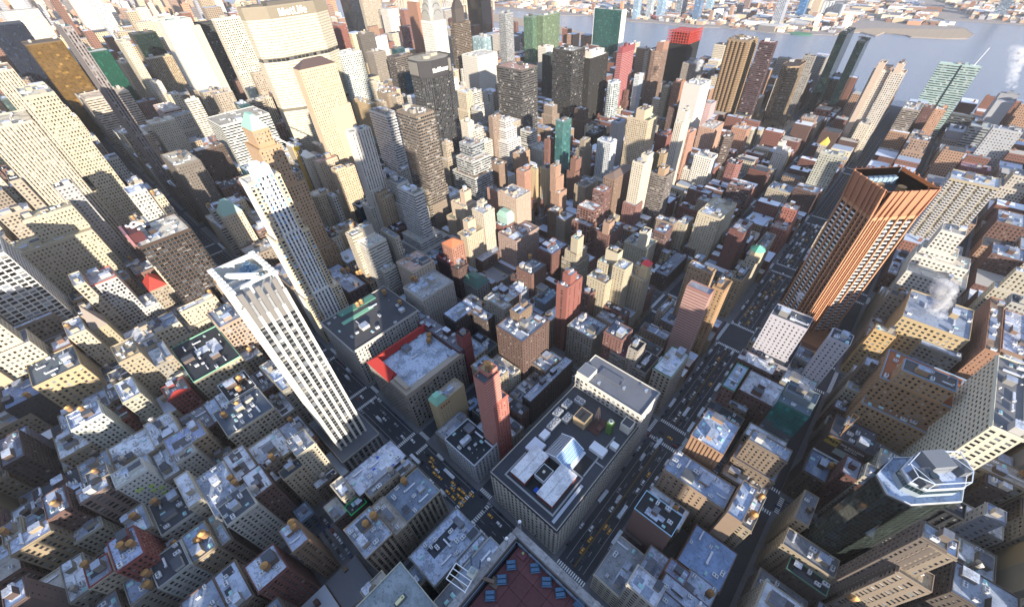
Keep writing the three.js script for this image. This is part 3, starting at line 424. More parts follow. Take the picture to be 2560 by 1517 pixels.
B('white stepped office tower with strips of dark windows', [[490.6,509.3,108.9,128.3,88.9,'P4,3.8,.5,.5','cdc6b8','9a9690'], [489.9,509.7,105.2,135,66.4,'P4,3.8,.5,.5','cdc6b8','c2b8a8'], [483.5,509.2,103.3,148.2,60.2,'P4,3.8,.5,.5','cdc6b8','c2b8a8'], [464.5,522.4,103.8,153.2,50,'P4,3.8,.5,.5','cdc6b8','c2b8a8']]);
B('broad yellowish apartment slab lined with rows of balconies', [[578.5,607.6,96.6,138.3,109,'B3','a59676','b5bcc6']]);
B('pale apartment slab with glassy green lower corner', [[649.5,665.9,-40.6,-12.8,82.4,'P3.6,3.1,.5,.5','a7a694','c4bda8']]);
B('orange brick apartment house with blank upper wall catching the sun', [[501,517.2,-36.5,-19.9,61.2,'P3.4,3.2,.4,.5','9c5440','c2b8ae'], [481,532.8,-35.9,-18.5,42.7,'P3.4,3.2,.4,.5','a85c44','9a8a80']]);
B('low red brick building with pink terraces behind the balcony slab', [[853.2,874.4,124.6,161.4,38.8,'P3.4,3.2,.4,.4','8a4a48','a9929a']]);
B('wide brown brick apartment block with wavy balconies at the right edge', [[343.6,404.5,169.7,184.2,74.8,'P3.2,3,.5,.5','8a6a56','b9bcc6']]);
B('tall brown wall with notched top by the orange roof deck', [[332.9,414.6,158.9,167.9,76.5,'P3.4,3.2,.3,.4','a3704c','8e7660']]);
B('pale yellow slab with a dense grid of square windows at the right edge', [[194.6,262.2,143.7,156.9,119.1,'P4.4,3.6,.55,.5','cfc6a8','6e6e70']]);
B('low roof with maroon edge stripe and round tanks at the right edge', [[286.6,295.6,171.8,202.8,55.4,'P4,4,.4,.5','5a4a44','c4c8d2']], { rimMat: plain('7d2f33', .7) });
B('dark building with painted wall signs and a rooftop crane frame', [[202.7,225.5,94.9,121.9,46.1,'N','5c4741','50525a']]);
B('low brown office building with pale blue roof strip below the painted wall signs', [[167.6,189.4,91.1,105.4,36.8,'P3.6,3.8,.4,.5','5c4c42','6c7a92']]);
B('narrow red-brown building with round tank left of the bronze glass tower', [[167.3,183.6,106.6,115.6,55.8,'P3.6,3.6,.35,.5','6a4038','9aa2b0']]);
B('tan art deco tower with blue rooftop patch in the lower right corner', [[100,109,122.6,131.6,121.4,'P3.2,3.6,.35,.5','6d5f54','b5b5b0'], [100.1,109.1,126.9,135.9,120.2,'P3.2,3.6,.35,.5','8d7c66','9fb4d0'], [96.7,106.1,129.2,142.4,93.1,'P4,3.6,.5,.5','8f7c66','a8977c']]);
B('dark glass slab with a strip of pale framed windows behind the bronze tower', [[130.2,139.2,128.8,141.1,111.6,'V3,.6','23282f','33363c']]);
B('brown office block with pale roof terrace in the bottom right corner', [[124.2,143.8,163.7,190.4,64.2,'P3.4,3.6,.4,.5','5c5048','9ea6b2']]);
B('low dark building with steel roof screens at the right edge', [[223.3,232.3,180.3,191.5,52.4,'P4,4,.3,.4','4c3f3e','8f96a6']]);
B('low pale-blue roofed building with plant boxes at the right edge', [[190.7,199.7,177,186,60.2,'P4,4,.4,.4','7b8494','8fa4c8']]);
B('dark roofed building edged in green with small skylights near the bottom', [[92,101,101.3,123.3,39.8,'P4,4,.4,.4','4a4038','23282b']], { rimMat: plain('55806c', .7) });
B('low building with snow-mottled roof and a big round wooden tank', [[97.3,107.8,128.9,143.9,43.7,'P4,4,.4,.4','5a4a42','8d94a4']]);
B('broad building with a long white roof dotted with blue tarps', [[-56.1,-15.2,-155.4,-133.7,41,'P4,4.2,.35,.5','4a3a36','b9c0cf']], { big: false });
B('striped-pier office block with penthouse and maroon tiled terraces', [[-44.3,-15.2,-123.2,-96.5,36.5,'V3.6,.55','b3a584','7c8898']]);
B('tan pier-fronted office block with two wooden tanks', [[-74.9,-54.8,-119.8,-93.8,46.5,'V3.6,.55','b0997a','a3abba']]);
B('small roof outlined in bright green with green hatches', [[-66.9,-54.3,-138.8,-129.8,35.9,'N','4a3d38','30343a']], { rimMat: plain('28c060', .6) });
B('low building with pale concrete roof covered in ducts', [[-77.3,-66.4,-152,-135.1,34.5,'P4,4,.3,.4','5d4a44','a3a49c']]);
B('building below the terrace wall with white railing, vents and round fan', [[-56,-15.2,-79.1,-53.6,36.2,'P4,4,.4,.5','8a867e','aab6ca']]);
B('large grey-green flat roof with one yellow plant unit at the bottom', [[-88.5,-61.3,-63.2,-31.9,79.6,'N','a39c88','8d979b']], { bare: 1, rimMat: plain('b9b8a4', .7) });
B('tan brick loft with white roof and round wooden tank above the parked cars', [[-101.8,-91.4,-145,-125.8,56.3,'P3.6,3.8,.45,.55','8a6a4a','aab2c6']]);
B('red brick loft with white roof and a tank on an iron frame', [[-124.6,-107.2,-140.2,-120.7,56.3,'P3.4,3.8,.45,.55','7a4438','b9c2d2']]);
B('pale stepped office building with green glass strips above the parked cars', [[-70.3,-56.2,-197.6,-179.8,61.6,'P3,3.6,.45,.5','b9ad90','8b93a0']]);
B('tan stepped loft building with setbacks below the pale green-strip building', [[-85,-70.2,-188.2,-179.2,50,'P3.2,3.6,.45,.55','b09c78','4a4e54']]);
B('white fronted loft building with tight window grid left of the parked cars', [[-116,-103.4,-194.9,-177.4,53.9,'P3.6,3.8,.5,.55','b9b4a6','8b93a3']]);
B('low blue-grey building with a grid of windows beside the parked cars', [[-94.6,-84.8,-177.7,-165.1,15.8,'P4,4,.5,.5','5d7488','7f8fa5']]);
B('white facade building with lime green framed windows', [[-161.3,-143.6,-264.7,-250.8,61.6,'P2.6,3.6,.45,.45','c3c6c2','c2c2b8']]);
B('pinkish facade building with pale green glass panels', [[-180.4,-164.2,-267.1,-258.1,60.2,'P5,3.8,.6,.6','8f7568','c6cdd6']]);
B('tan loft with grey billboard box and white roof', [[-132.3,-107.4,-280.8,-261.1,50,'P3.6,3.8,.5,.5','a58e6c','9aa6c4']]);
B('white glazed-brick loft building with snowy roof and tanks', [[-172.6,-152.8,-349.8,-330.6,61.6,'P3,3.8,.5,.6','b9bcb0','aab4cc']]);
B('narrow grey-green office building with pale window blinds and white roof boxes', [[-141.1,-128.4,-362.8,-335.4,57.8,'P3.2,3.6,.55,.5','a3a08a','c9cedb']]);
B('red fronted loft building with scrolled gable', [[-119,-101.6,-347.9,-328.1,43.6,'P3,3.8,.6,.6','8c3430','7c7670']]);
B('long cream office building with dark roof, green hatches and green cornice trim', [[-97,-57.3,-389.1,-327.9,47.3,'P3.6,4,.5,.6','b0a07e','2b3038']], { rimMat: plain('7fb89c', .7) });
B('black roofed building with two round wooden tanks and thin white edging', [[-84.8,-62.2,-311.2,-284.9,44.7,'P4,4,.4,.5','4a4440','26292f']], { rimMat: plain('cfd3d8', .7) });
B('cream loft building with long white ducts and blue-grey roof', [[-98.4,-62.5,-282.9,-250.4,45,'P3.4,4,.6,.6','b3ab96','4d5866']]);
B('low red and white fronted building squeezed beside the white loft', [[-156.2,-147.2,-364.4,-345.7,35.9,'P3,3.8,.5,.5','98453f','5d6458']]);
B('yellow stone building with tall arched windows and roof garden', [[-185.8,-153.2,-443.7,-407.5,61.1,'P4.6,4.2,.4,.55','b59a68','5b646c']]);
B('tan stepped office tower with notched corners and white roof shed', [[-127.8,-112.3,-390.9,-363.2,73.6,'P3,3.6,.45,.5','a3916f','a8987c']]);
B('building with steep grey pyramid roof beside the bare-treed square', [[-137.3,-125.1,-469,-449.2,62.3,'P3,3.6,.3,.4','a59670','7d776d']], { hip: [22, 12, '857a70'] });
B('tan loft building cut by the left picture edge', [[-224,-200.8,-426.6,-406.5,41,'P3.4,3.8,.5,.5','9a8668','a89a86']]);
B('dark brown building with green tinted windows and purple-grey roof', [[-211.3,-198.8,-362.4,-330.2,61.6,'P3,3.6,.6,.6','43322e','71707a']]);
B('tan brick building under the dark green-windowed building', [[-230.4,-219.8,-353.4,-344.2,43.7,'P3.4,3.8,.5,.5','a48c68','9a9a96']]);
B('tan loft building with white snow-covered terrace and round tank', [[-215.1,-195.8,-262.9,-250.6,60.6,'P3.6,3.8,.5,.55','94805e','c3cbdd']]);
B('cream fronted loft building with white parapet terrace', [[-196.8,-181.8,-257.9,-248.9,42,'P3.2,3.8,.5,.55','aaa48e','c3cbdd']]);
B('red fronted loft with tall blank brick side and twin wooden tanks', [[-172.1,-158.4,-210.2,-186.8,65.5,'P3,4,.5,.6','8c3e36','aab6cf']]);
B('loft building with red roof edging and twin round tanks', [[-189,-177.3,-212.5,-197.4,56.3,'P3.2,3.8,.5,.5','b3a588','8b93a0']], { rimHex: 'a83a30' });
B('white gridded loft building with dark roof and small white house', [[-164.2,-146.8,-191,-170.7,50.8,'P3.4,3.8,.55,.6','a8aca6','3a3e48']]);
B('loft with blue-grey roof, black tanks and two beige roof huts', [[-179.5,-166.9,-193.6,-176.9,46.1,'P3.6,3.8,.45,.5','8b8478','8b95a8']]);
B('tall plain brown brick block with small white roof in the lower left corner', [[-211.6,-202.6,-215,-200.9,75.7,'P8,4,.15,.3','66504a','c2cad8']]);
B('tan loft with pale roof deck and round tanks right of the white gridded loft', [[-146.4,-133,-194.1,-171.2,48.4,'P3.2,3.6,.5,.55','9b8868','8fa0b8']]);
B('cream loft building with yellow roof truss and black roof', [[-121.9,-103.3,-188.1,-171.9,57.2,'P3,3.8,.55,.55','b9b7aa','4d535c']]);
B('loft with white scalloped parapet and clustered round tanks', [[-126,-107.8,-225.5,-187,52.4,'P3.6,3.8,.4,.5','a8a8a4','aeb8ca']]);
B('dark building with bright blue-white tarped roof at the left edge', [[-208.6,-185.4,-438.8,-407.9,53.2,'P4,4,.3,.4','3d3a3c','7f94b8']]);
B('building with long pale grey blank side wall near the left edge', [[-208.6,-199.6,-376.9,-340.7,52.4,'P4,4,.3,.4','6a6470','b0bbd2']]);
B('tall cream art deco tower with triple dark window stripes on the upper left', [[-62.3,-36.8,-720,-660,209.2,'P3,3.5,.5,.55','b7a682','c9bea6'], [-78,-61.2,-706.5,-660.5,108.4,'P3,3.5,.45,.5','b7a682','b0a58c']]);
B('broad cream stepped office block with window pairs on the left', [[-128.9,-88.7,-598.1,-579.7,126.2,'P3.2,3.6,.4,.5','b3a484','a89c80'], [-154,-89.2,-604.9,-569.4,102,'P3.2,3.6,.4,.5','b3a484','a89c80']]);
B('grey slab with blank white top band behind the broad cream block', [[-91.2,-75.9,-614.7,-599.8,139.8,'P3.4,3.4,.45,.4','a3a09e','77726a']]);
B('dark brown ribbon-windowed office tower with red roof sign', [[-64.9,-24.4,-467.3,-422.4,129,'R3.7,.6','4a3628','c9bfae']]);
B('black and white gridded slab cut by the left picture edge', [[-180.8,-144.8,-544.8,-499.5,132.6,'P5.2,3.9,.8,.7','c9c4ba','8b8a88']]);
B('white gridded tower with red top storey and open steel roof', [[-117.6,-96.7,-520.2,-491.4,82,'P3.2,3.6,.7,.65','c6c0b8','b0a8a8']], { rimMat: plain('c4553c', .7) });
B('small tan tower with a red pyramid roof', [[-83.8,-67.3,-511.5,-486,56.5,'P3,3.6,.5,.5','9b8a70','a24434']], { hip: [11, 9, '9c3328'] });
B('grey-brown tower with white dotted windows and green terraces on its side', [[20.1,50.3,-717.4,-655,110.6,'P3.4,3.5,.4,.4','6f6458','b3a994']]);
B('dark bronze gridded tower with brown side wall', [[64.8,103.1,-755.6,-735.6,97,'P3,3.5,.6,.6','5d4636','b9b0a4']]);
B('white stone tower with a pale green hipped roof and arched windows', [[19.3,40.9,-545.2,-524.6,84.5,'P3,3.6,.35,.5','c3b496','c0b8a6']], { hip: [15, 8, '8fae9f'] });
B('tall cream slab striped with windows at the far left', [[-110.9,-68.1,-719.4,-659.4,189,'V3,.4','bfae90','c9bda4'], [-75.6,-51.2,-889.5,-829.5,211.8,'V3,.4','bfae90','b09070']]);
B('pale green and white banded office block on the left edge', [[-137.7,-101.3,-1104.9,-1049.9,112.2,'R3.5,.55','a9c0ae','d5d0c4']]);
B('navy glass slab in the upper left corner', [[-35.6,30.2,-1668.3,-1608.3,195.4,'G2.2,3.6','1c2433','2b3240']]);
B('white slab with dense vertical stripes in the upper left corner', [[25.9,105.9,-2083.6,-2023.6,189.8,'V3,.5','cfc6b6','bdb4a2']]);
B('bronze glass tower reflecting gold in the upper left', [[-3.7,54.9,-1417,-1357,179.6,'G5,3.8','6a5128','4d4238']]);
B('grey granite tower with sloping teal glass roof', [[16.5,27,-867.2,-807.2,247.1,'V4,.5','8c7f7c','1f6f72']]);
B('dark brown stepped office tower beside the bronze glass one', [[61.7,88.7,-1392.5,-1332.5,168,'R3.6,.4','4d4442','453f40']]);
B('emerald green glass tower in the upper left', [[51.4,100,-1246.3,-1210.7,170.8,'G2.2,3.6','17493a','c5c0b4']]);
B('tall white tower with small dark windows at the top edge', [[237.9,291.8,-2472.7,-2412.7,189.8,'P3.4,3.2,.4,.45','cfc7b8','c9c2b4']]);
B('tall white tower with blue glass grid at the top edge', [[271.8,302.9,-2327.9,-2267.9,185.2,'P3.4,3.4,.65,.6','c9cdd0','aeb6ba']]);
B('cream office block with dark horizontal bands', [[11.1,80.6,-1182,-1127.1,115.4,'R3.9,.42','c3ab8e','c9b49a']]);
B('slim cream tower with small gabled crown', [[124.9,141,-1260,-1212.6,178.8,'P3,3.4,.4,.5','c0b294','c8bca2']]);
B('black-green glass slab with olive side face', [[178.8,225.9,-1418,-1379,170.4,'G2.4,3.6','1d2c28','5a5a52']]);
B('tan tower with dark vertical stripes and flat top band', [[168.8,219.3,-1340.4,-1314.7,131.6,'V3.4,.5','b49a6c','c3b294']]);
B('big white tower with pale green ribbed crown', [[173.7,222.6,-1086.4,-1046.9,217.6,'P3,3.6,.35,.35','cbc4b2','b0bfae'], [217.9,230.2,-1086.4,-1040.2,206.6,'N','b9ad94','b9ad94']]);
B('black topped tower with pale green banded windows', [[244.2,288,-1159.1,-1128.4,199.4,'R3.6,.5','3c3c38','2f2d2c']]);
B('cream gridded tower behind the black topped one', [[241.2,289.2,-1000.8,-986.4,216.6,'P4,3.6,.6,.55','c9bca4','c9bca4']]);
B('charcoal tower with fine window mesh left of the huge lettered tower', [[350.3,407.9,-1324,-1300.3,150,'P2.4,3.6,.6,.6','38322f','6f675c']]);
B('grey banded tower partly hidden left of the huge lettered tower', [[369.2,378.2,-1207.7,-1147.7,179.6,'R3.6,.5','57504a','c3bbae']]);
B('wide white office block with green tinted window bands and grey roof', [[111.7,185.4,-797.7,-737.7,120.4,'R3.8,.5','c5c4b6','a39c8e']]);
B('cream and tan stepped block with white cornice', [[25,43.9,-953,-892.5,95,'P3,3.6,.4,.5','b3957a','c9bba4']]);
B('cream tower with scalloped crown', [[52.4,88.5,-923.7,-890.4,107.2,'P3,3.6,.4,.5','c6b89c','c9bda6']]);
B('white office block with pink-red spandrel bands', [[92.9,121.6,-1051.1,-991.1,100,'R3.8,.5','c9a898','c9bcb0']]);
B('white stepped tower with rounded top drum', [[123.2,144.2,-940.3,-931.3,120.2,'R3.4,.4','cbbfa6','d0c6b2']]);
B('cream slab beside the emerald glass tower', [[116.6,139.4,-1340.7,-1288.7,135.4,'P3,3.4,.35,.45','bda585','c3b294']]);
B('white slab with ladder windows left of the tan striped tower', [[126.2,143.2,-1167.6,-1150.8,116.2,'P3,3.4,.4,.45','c9c0b0','cfc6b8']]);
B('huge pale tan tower with dark hipped roof below the lettered tower', [[192.7,243.9,-600.2,-582.5,197,'P3,3.5,.35,.45','c4a880','c0a684'], [215.7,247.9,-591.7,-582.7,147,'P3,3.5,.35,.45','c4a880','c0a684'], [194.1,216.3,-600.3,-583.5,114.4,'P3,3.5,.35,.45','c4a880','c0a684']], { hip: [9, 14, '4f403c'], hipTier: 0 });
B('white tower with green glass grid and stepped crown', [[371.7,416.3,-850.6,-813.2,160.8,'P3.6,3.6,.6,.6','bfc4b8','d6d2c6']]);
B('orange-brown brick slab right of the lettered tower', [[545.8,568.9,-1189.4,-1124.3,161,'P3,3.4,.4,.45','8a4a38','a38a78']]);
B('dark grey slab behind the white green-gridded tower', [[556.7,597.5,-1067.8,-1051.8,147,'P2.6,3.6,.4,.4','5d554e','6e655c']]);
B('taupe slab lit on one side beside the dark grey slab', [[551.8,585.9,-1030.6,-1000,116.2,'P3,3.5,.4,.45','877b6c','9d9080']]);
B('brown banded stepped office block left of the black octagonal tower', [[539.9,590.4,-926.7,-895.2,120.4,'R3.6,.5','6a5c50','4f4741']]);
B('teal glass block left of the black octagonal tower', [[553.7,576.9,-911.2,-892.1,87.8,'G2.6,3.6','2a5a6a','6c8890']]);
B('slim slab with black and orange-brown faces beside the arched steel crown', [[679.2,688.2,-1007.6,-970.3,200,'N','9a6646','7a5038']], { bare: 1 });
B('brown stepped tower ending in a dark pointed roof', [[665.4,714.1,-840.9,-825.4,171.6,'R3.2,.45','6e5a44','54483c'], [672.4,698.4,-837.9,-825.4,197,'N','4d4440','4d4440']], { hip: [26, 14, '3c3634'], hipTier: 1 });
B('very tall dark bronze glass slab at the top edge', [[1009.7,1050.7,-1158,-1095.1,175.8,'G2.6,3.4','1d1c20','222222']]);
B('slim black and white gridded tower with dark cap', [[741.2,766.7,-759,-738.6,186.8,'P3,3.2,.6,.6','8d8f90','5c5b60']]);
B('wide glass box with pale frame behind the white ribbed-crown tower', [[756.7,788,-870.7,-831,132.4,'G3,3.6','8aa0a4','b6bdb8']]);
B('white office tower with tall ribbed crown', [[641.5,704.8,-783.3,-734,122.8,'P3,3.5,.35,.4','c6bfb0','d0cabd']]);
B('grey banded tower with salmon pink penthouse', [[514.6,556.4,-547.5,-489.3,151,'R3.6,.5','55504c','a88474']]);
B('white office tower with number sign near its top', [[253.1,272.1,-545.3,-501.1,143.2,'R3.6,.45','c4c2be','8d8478']]);
B('brown stone office tower with blank top band', [[234,261.4,-443.4,-404.7,165,'R3.6,.55','7c6a56','8a7a66'], [227.3,263.4,-428.1,-404.9,71.2,'R3.6,.55','8b7a62','b5a88c'], [232.5,259,-413.7,-404.7,51.4,'R3.6,.55','8b7a62','b5a88c']]);
B('tan block with dense tiny windows and a red roof shed', [[352.4,368.9,-779.7,-719.7,96.8,'P2.6,3.4,.4,.45','b3945f','b9a482']]);
B('white stepped apartment tower with many terraces', [[350.6,362.9,-465,-449.4,119,'P3,3.2,.35,.45','c3b6a0','c9bdaa'], [359.2,379.7,-463.6,-448.3,106.9,'R3.2,.4','c3b6a0','c9bdaa'], [368.9,397.3,-464,-449,82.4,'R3.2,.4','c3b6a0','c9bdaa']]);
B('thin brown stepped tower between two white stepped ones', [[409.4,428.2,-466.6,-457.3,110.2,'P3,3.2,.4,.5','8d7460','9a8878']]);
B('white stepped apartment tower right of the thin brown one', [[424.1,442.5,-458.7,-444.5,103.6,'R3.2,.4','c3bfba','c4bcb2'], [422.6,448.8,-460.7,-443,90.4,'R3.2,.4','c3bfba','c4bcb2'], [419.4,452,-460.2,-437.6,73.3,'R3.2,.4','c3bfba','c4bcb2']]);
B('brown stepped hotel block behind the tan block', [[415.2,439.1,-792.7,-756.1,95.6,'P3,3.4,.4,.45','8d7860','8a7c6c']]);
B('brown lattice-framed tower with dark bays below the lettered tower', [[213.3,257.7,-861.9,-849.4,70.4,'P5,3.8,.7,.7','8a6048','b39a88']]);
B('blank white slab behind the taupe slab', [[715.6,757.4,-1261.3,-1250.2,102,'N','d0c8ba','d0c8ba']]);
B('wide white apartment tower at the top edge', [[963.1,1004.3,-1575.5,-1530.3,127.4,'P3.2,3.2,.35,.4','cbc2b2','cbc2b2']]);
B('tan gridded tower cut by the top edge', [[965.8,1047.2,-1719.8,-1691,157,'P3.2,3.2,.5,.5','ab9a7e','ab9a7e']]);
B('maroon vertical-striped tower with dark mansard', [[856.2,890,-1322.8,-1291.8,108.2,'V3.4,.5','7c4a48','4b4044']]);
B('black slab cut by the top edge right of the lettered tower', [[777.5,808.3,-1502.5,-1442.7,192.4,'G3,3.6','20242c','2b2f36']]);
B('cream apartment tower right of the arched steel crown', [[787.2,815.8,-1025.9,-1008.7,112.2,'P3,3.3,.45,.45','b3a48a','a8998a']]);
B('pale green glass tower with sloped lower front', [[948.3,981.3,-869.5,-838,151,'G2.4,3.6','56705c','8a9a8c']]);
B('green-grey glass tower twin by the river', [[966,1039.4,-838.9,-817.2,153.6,'G2.4,3.6','66765e','98a294']]);
B('black office tower with open roof beside a second black one', [[669,710.3,-545.6,-498.7,153,'R3.6,.55','35312e','9a958c']]);
B('black tower with fine vertical fins and white penthouse', [[713.4,778.4,-504.7,-486.9,135.2,'V2.6,.55','32302e','c4b9a4'], [719.8,763.1,-504.2,-488.7,145.1,'N','c6beb0','b0a696']]);
B('dark green slab squeezed beside the black office tower', [[791.4,818.6,-673.3,-656.9,111,'V2.6,.5','2b3836','5d6d6c']]);
B('cream slab topped by satellite dishes', [[878,908.8,-759.6,-733.9,105.2,'P3,3.4,.4,.5','c8bfae','c8bfae']]);
B('red and white striped tower with red stepped crown', [[776.9,823.9,-466.9,-455,137.6,'S3.1','8e3138','b3a89c'], [776.7,824.7,-463.7,-454.7,147.2,'N','8e3038','8e3038']]);
B('brown octagonal apartment tower with gridded balconies', [[856.7,902,-444.8,-412.6,131.8,'P3,3,.5,.5','7d604e','8a6a56'], [862.7,887.2,-423.4,-414.4,146.4,'N','8d6450','5a4a42']], { cut: 12 });
B('black-netted tower under construction with red steel top floors', [[978.6,1037.4,-460.3,-409,127.6,'N','14171d','6a5a58']]);
B('tall fluted brown tower of rounded bays near the river', [[873.7,915.7,-290.3,-250.4,162.8,'P2.6,3,.5,.5','857056','8a7660']]);
B('maroon and white striped tower at the river', [[869.2,884.8,-231.9,-205.6,164.2,'R3.2,.5','57363c','80403c']]);
B('white-framed glass tower with rounded bulkhead', [[732.5,763.7,-459.6,-438.7,95.4,'P4.4,3.6,.78,.75','b9c4c4','cfd4d2']], { cut: 7 });
B('grey concrete apartment tower by the river', [[920.1,971.1,-387.7,-360.6,105.6,'P3,3,.4,.5','8d8274','8a8580']]);
B('white tower with a blank broad face and steaming roof', [[718.2,762.6,-290.9,-260.7,120.4,'N','bfb9ae','b3aea6']]);
B('cream apartment tower with dark balconies and planted terrace', [[535.9,565.6,-291.3,-256,111.6,'P3.2,3,.55,.45','b7a27e','57604e'], [536.2,560,-278.3,-264.1,124.3,'N','b7a27e','6b6a66']]);
B('slim teal glass tower with a white blank side', [[434.2,454.7,-351.3,-337.7,120.4,'G3,3.2','3f6a68','a8b4b4']]);
B('slim ivory tower with projecting top shaft', [[527.9,552.8,-211.7,-201.1,121.4,'V3,.35','c4b8a4','b5aca0'], [533.3,544.1,-209.8,-200.8,134.8,'N','bfb5a4','a9a196']]);
B('white apartment block with fine ladder windows', [[489.2,506.2,-311.9,-287.4,86.6,'P3,3,.5,.55','b9bcc0','aab0ba']]);
B('grey tower wrapped in bright blue netting at the top', [[581.2,606.4,-345.5,-331.4,81.6,'N','9a9694','8fa6bc']]);
B('taupe stepped block with blank flat crown', [[478.7,505.4,-343.9,-330.3,68.4,'P3.2,3.2,.35,.45','8a7c66','a39a8c'], [483.5,499.7,-340.2,-331.2,81.5,'N','8a7c66','b5ac9e']]);
B('brick tower with pale green flat roof', [[438.7,455,-375.9,-366.9,86.5,'P3,3,.4,.45','7d4e40','94a79c']]);
B('low black annex below the second black tower', [[629.8,685,-428.4,-407.9,33.1,'V3,.5','20242a','3a4048']]);
B('tan apartment tower at the feet of the grey banded tower', [[413.2,440.3,-420.1,-407.4,63.4,'P3,3.1,.4,.45','a8825e','b9a894']]);
B('orange-red brick block with planted roof', [[638,665.5,-286.7,-267.2,57.2,'P3,3.2,.3,.35','87483a','6b5a56']]);
B('brown gridded tower left of the blank white tower', [[724.5,746.9,-312.1,-298.7,76.4,'P3,3.2,.4,.45','6b5044','6b5a50']]);
B('yellow brick block left of the ivory tower', [[580,606,-255.4,-239.3,52,'P3,3.2,.4,.4','a68c62','8a5c50']]);
B('orange brick slab behind the ivory tower', [[580.5,606.1,-217,-207.1,91.6,'P3,3.2,.4,.45','a8745a','9d8478']]);
B('tan apartment slab beside the brown octagonal tower', [[786.1,821.6,-361,-349.4,91.6,'P3.2,3,.4,.5','9a8a6c','a39a86']]);
B('orange slab with shadowed balconies left of the blank white tower', [[794.4,823.8,-345.3,-332,99.2,'P3.2,3,.5,.4','a0694a','9b6c52']]);
B('pale slim tower left of the brown octagonal tower', [[800.5,817.9,-433.4,-422.3,100,'P3,3,.5,.5','bcc2c6','c4c9cc']]);
B('low pink brick blocks beside the park', [[686.4,730.4,-233.7,-207.7,69.2,'P3.2,3.2,.35,.45','b08468','c4b8ac']]);
B('white low institutional building beside the fluted brown tower', [[991,1051,-264.6,-236.6,38.6,'P3.2,4,.4,.5','c6bca8','cfc8ba']]);
B('pink and white striped apartment block left of the fluted brown tower', [[766.6,790.3,-266.1,-250.7,82.8,'S3','a8868a','b5b5b8']]);
B('curved brown banded apartment tower', [[659,689.5,-186,-171,69.6,'R3,.5','6a5448','7b6a5e']], { cut: 7 });
B('slanted dark glass tower with copper side, taller of a pair', [[1085.3,1157.5,-150.2,-135.8,155.2,'G3,3.4','14262a','3d444a']]);
B('slanted dark glass tower with copper side, shorter of a pair', [[1116.2,1167.4,-118.3,-103.3,139.8,'G3,3.4','14262a','3d444a']]);
B('tan banded apartment tower with dark top and round brown bulkhead', [[975.9,1050,-209,-177.7,111.8,'R2.9,.5','8f7450','3a2e2a']], { cut: 13 });
B('white twin-towered apartment slab with rows of balconies', [[887.4,897.8,-49,-26.1,140.2,'P3,2.9,.55,.5','c2b7a6','b9a890'], [883.5,909.9,-24.3,-5.7,141.2,'P3,2.9,.55,.5','c2b7a6','b98a6a'], [880.9,900.9,-45.4,-36.4,151.8,'N','b9a088','7d6a5a'], [882.5,898.8,-21.5,-11.9,152.8,'N','b9a088','7d6a5a']]);
B('broad teal glass hospital tower with a dark central seam and roof mast', [[1104.8,1113.8,26.7,86.7,122.2,'R3.7,.45','8fb0ac','c4c4be']]);
B('orange brick school with large windows beside the park', [[1081.6,1161.9,-133.6,-104.8,21.2,'P6,6,.5,.5','a85a40','c9b8a8']]);
B('white dotted apartment block in front of the twin-towered slab', [[1000.7,1053,-47.9,-31.1,55,'P3.4,3.2,.35,.4','b9bcc4','c4bfb4']]);
B('apartment slab striped with balconies right of the avenue', [[941.4,993.1,14.3,38.9,80.6,'R3,.5','8a7c70','bdb6ac']]);
B('dark brown brick slab between two lighter apartment slabs', [[1011.9,1036.6,41,57.3,70.4,'P3,3,.4,.45','6b4440','a08878']]);
B('orange brick apartment slab in front of the teal hospital tower', [[973.9,993.7,57.5,73.1,79.6,'P3,3,.4,.45','b3805a','b9aa98']]);
B('dark low hospital wing below the teal tower', [[1116.5,1125.5,88,121.4,44,'R4,.5','4a5058','8a8f9c']]);
B('curved grey hospital pavilion', [[1006.9,1049.5,92.9,116.4,42.8,'N','8a8f98','a3a8b0']]);
B('grey glass hospital block beside the curved pavilion', [[990.7,1019.2,115.7,141.2,60.2,'R4,.5','8f979a','a0a8a8']]);
B('grey concrete hospital tower with steaming roof vent', [[1139.4,1148.4,136.1,161.7,81.2,'N','8a8c94','8a8488'], [1120.4,1175.3,136.2,160.6,72.7,'N','9a9ca2','9a9aa0']]);
B('grey hospital block with round stair tower', [[946.4,965.6,138.8,175.1,72.3,'P4,4,.4,.4','a0a2a6','a5a5a8']]);
B('pale gridded hospital block at the right edge', [[1080.2,1110.8,161.5,191.2,4,'P4,3.4,.6,.6','b0aeaa','b8b5ae']]);
B('apartment block with a small yellow pyramid roof', [[799,821.4,-63.3,-52.5,43.8,'P3.2,3.2,.4,.45','a89c8c','c2a860']], { hip: [9, 7, 'c6a547'] });
B('white stepped apartment block near the park', [[710.3,742.1,-110.4,-93.2,49,'P3.2,3.2,.4,.45','c4bcb0','c9c0b4'], [716.7,729.4,-110,-101,61.6,'N','cbc3b6','b5ada2']]);
B('narrow cream apartment slab with stepped top beside the avenue', [[868.9,920.6,-29.3,-12.9,66.4,'P3.2,3,.4,.45','c2b49c','c4bdb2']]);
B('pinkish stone framed office block with dark glass grid behind the pale pier tower', [[-56.3,-37.1,-376.7,-345.1,71.8,'P3,3.8,.6,.62','b08f74','8b9098']]);
T('tan pier-fronted office block with two wooden tanks', -56.9, -109.5, 46.5);
T('tan pier-fronted office block with two wooden tanks', -63.0, -109.3, 46.5);
T('tan brick loft with white roof and round wooden tank above the parked cars', -93.5, -136.4, 56.3);
T('tan brick loft with white roof and round wooden tank above the parked cars', -93.3, -140.0, 56.3);
T('red brick loft with white roof and a tank on an iron frame', -114.8, -128.0, 56.3);
T('striped-pier office block with penthouse and maroon tiled terraces', -28.6, -119.3, 36.5);
T('long white stone office block with black roof and rusty stain', 50.4, -300.9, 48.5);
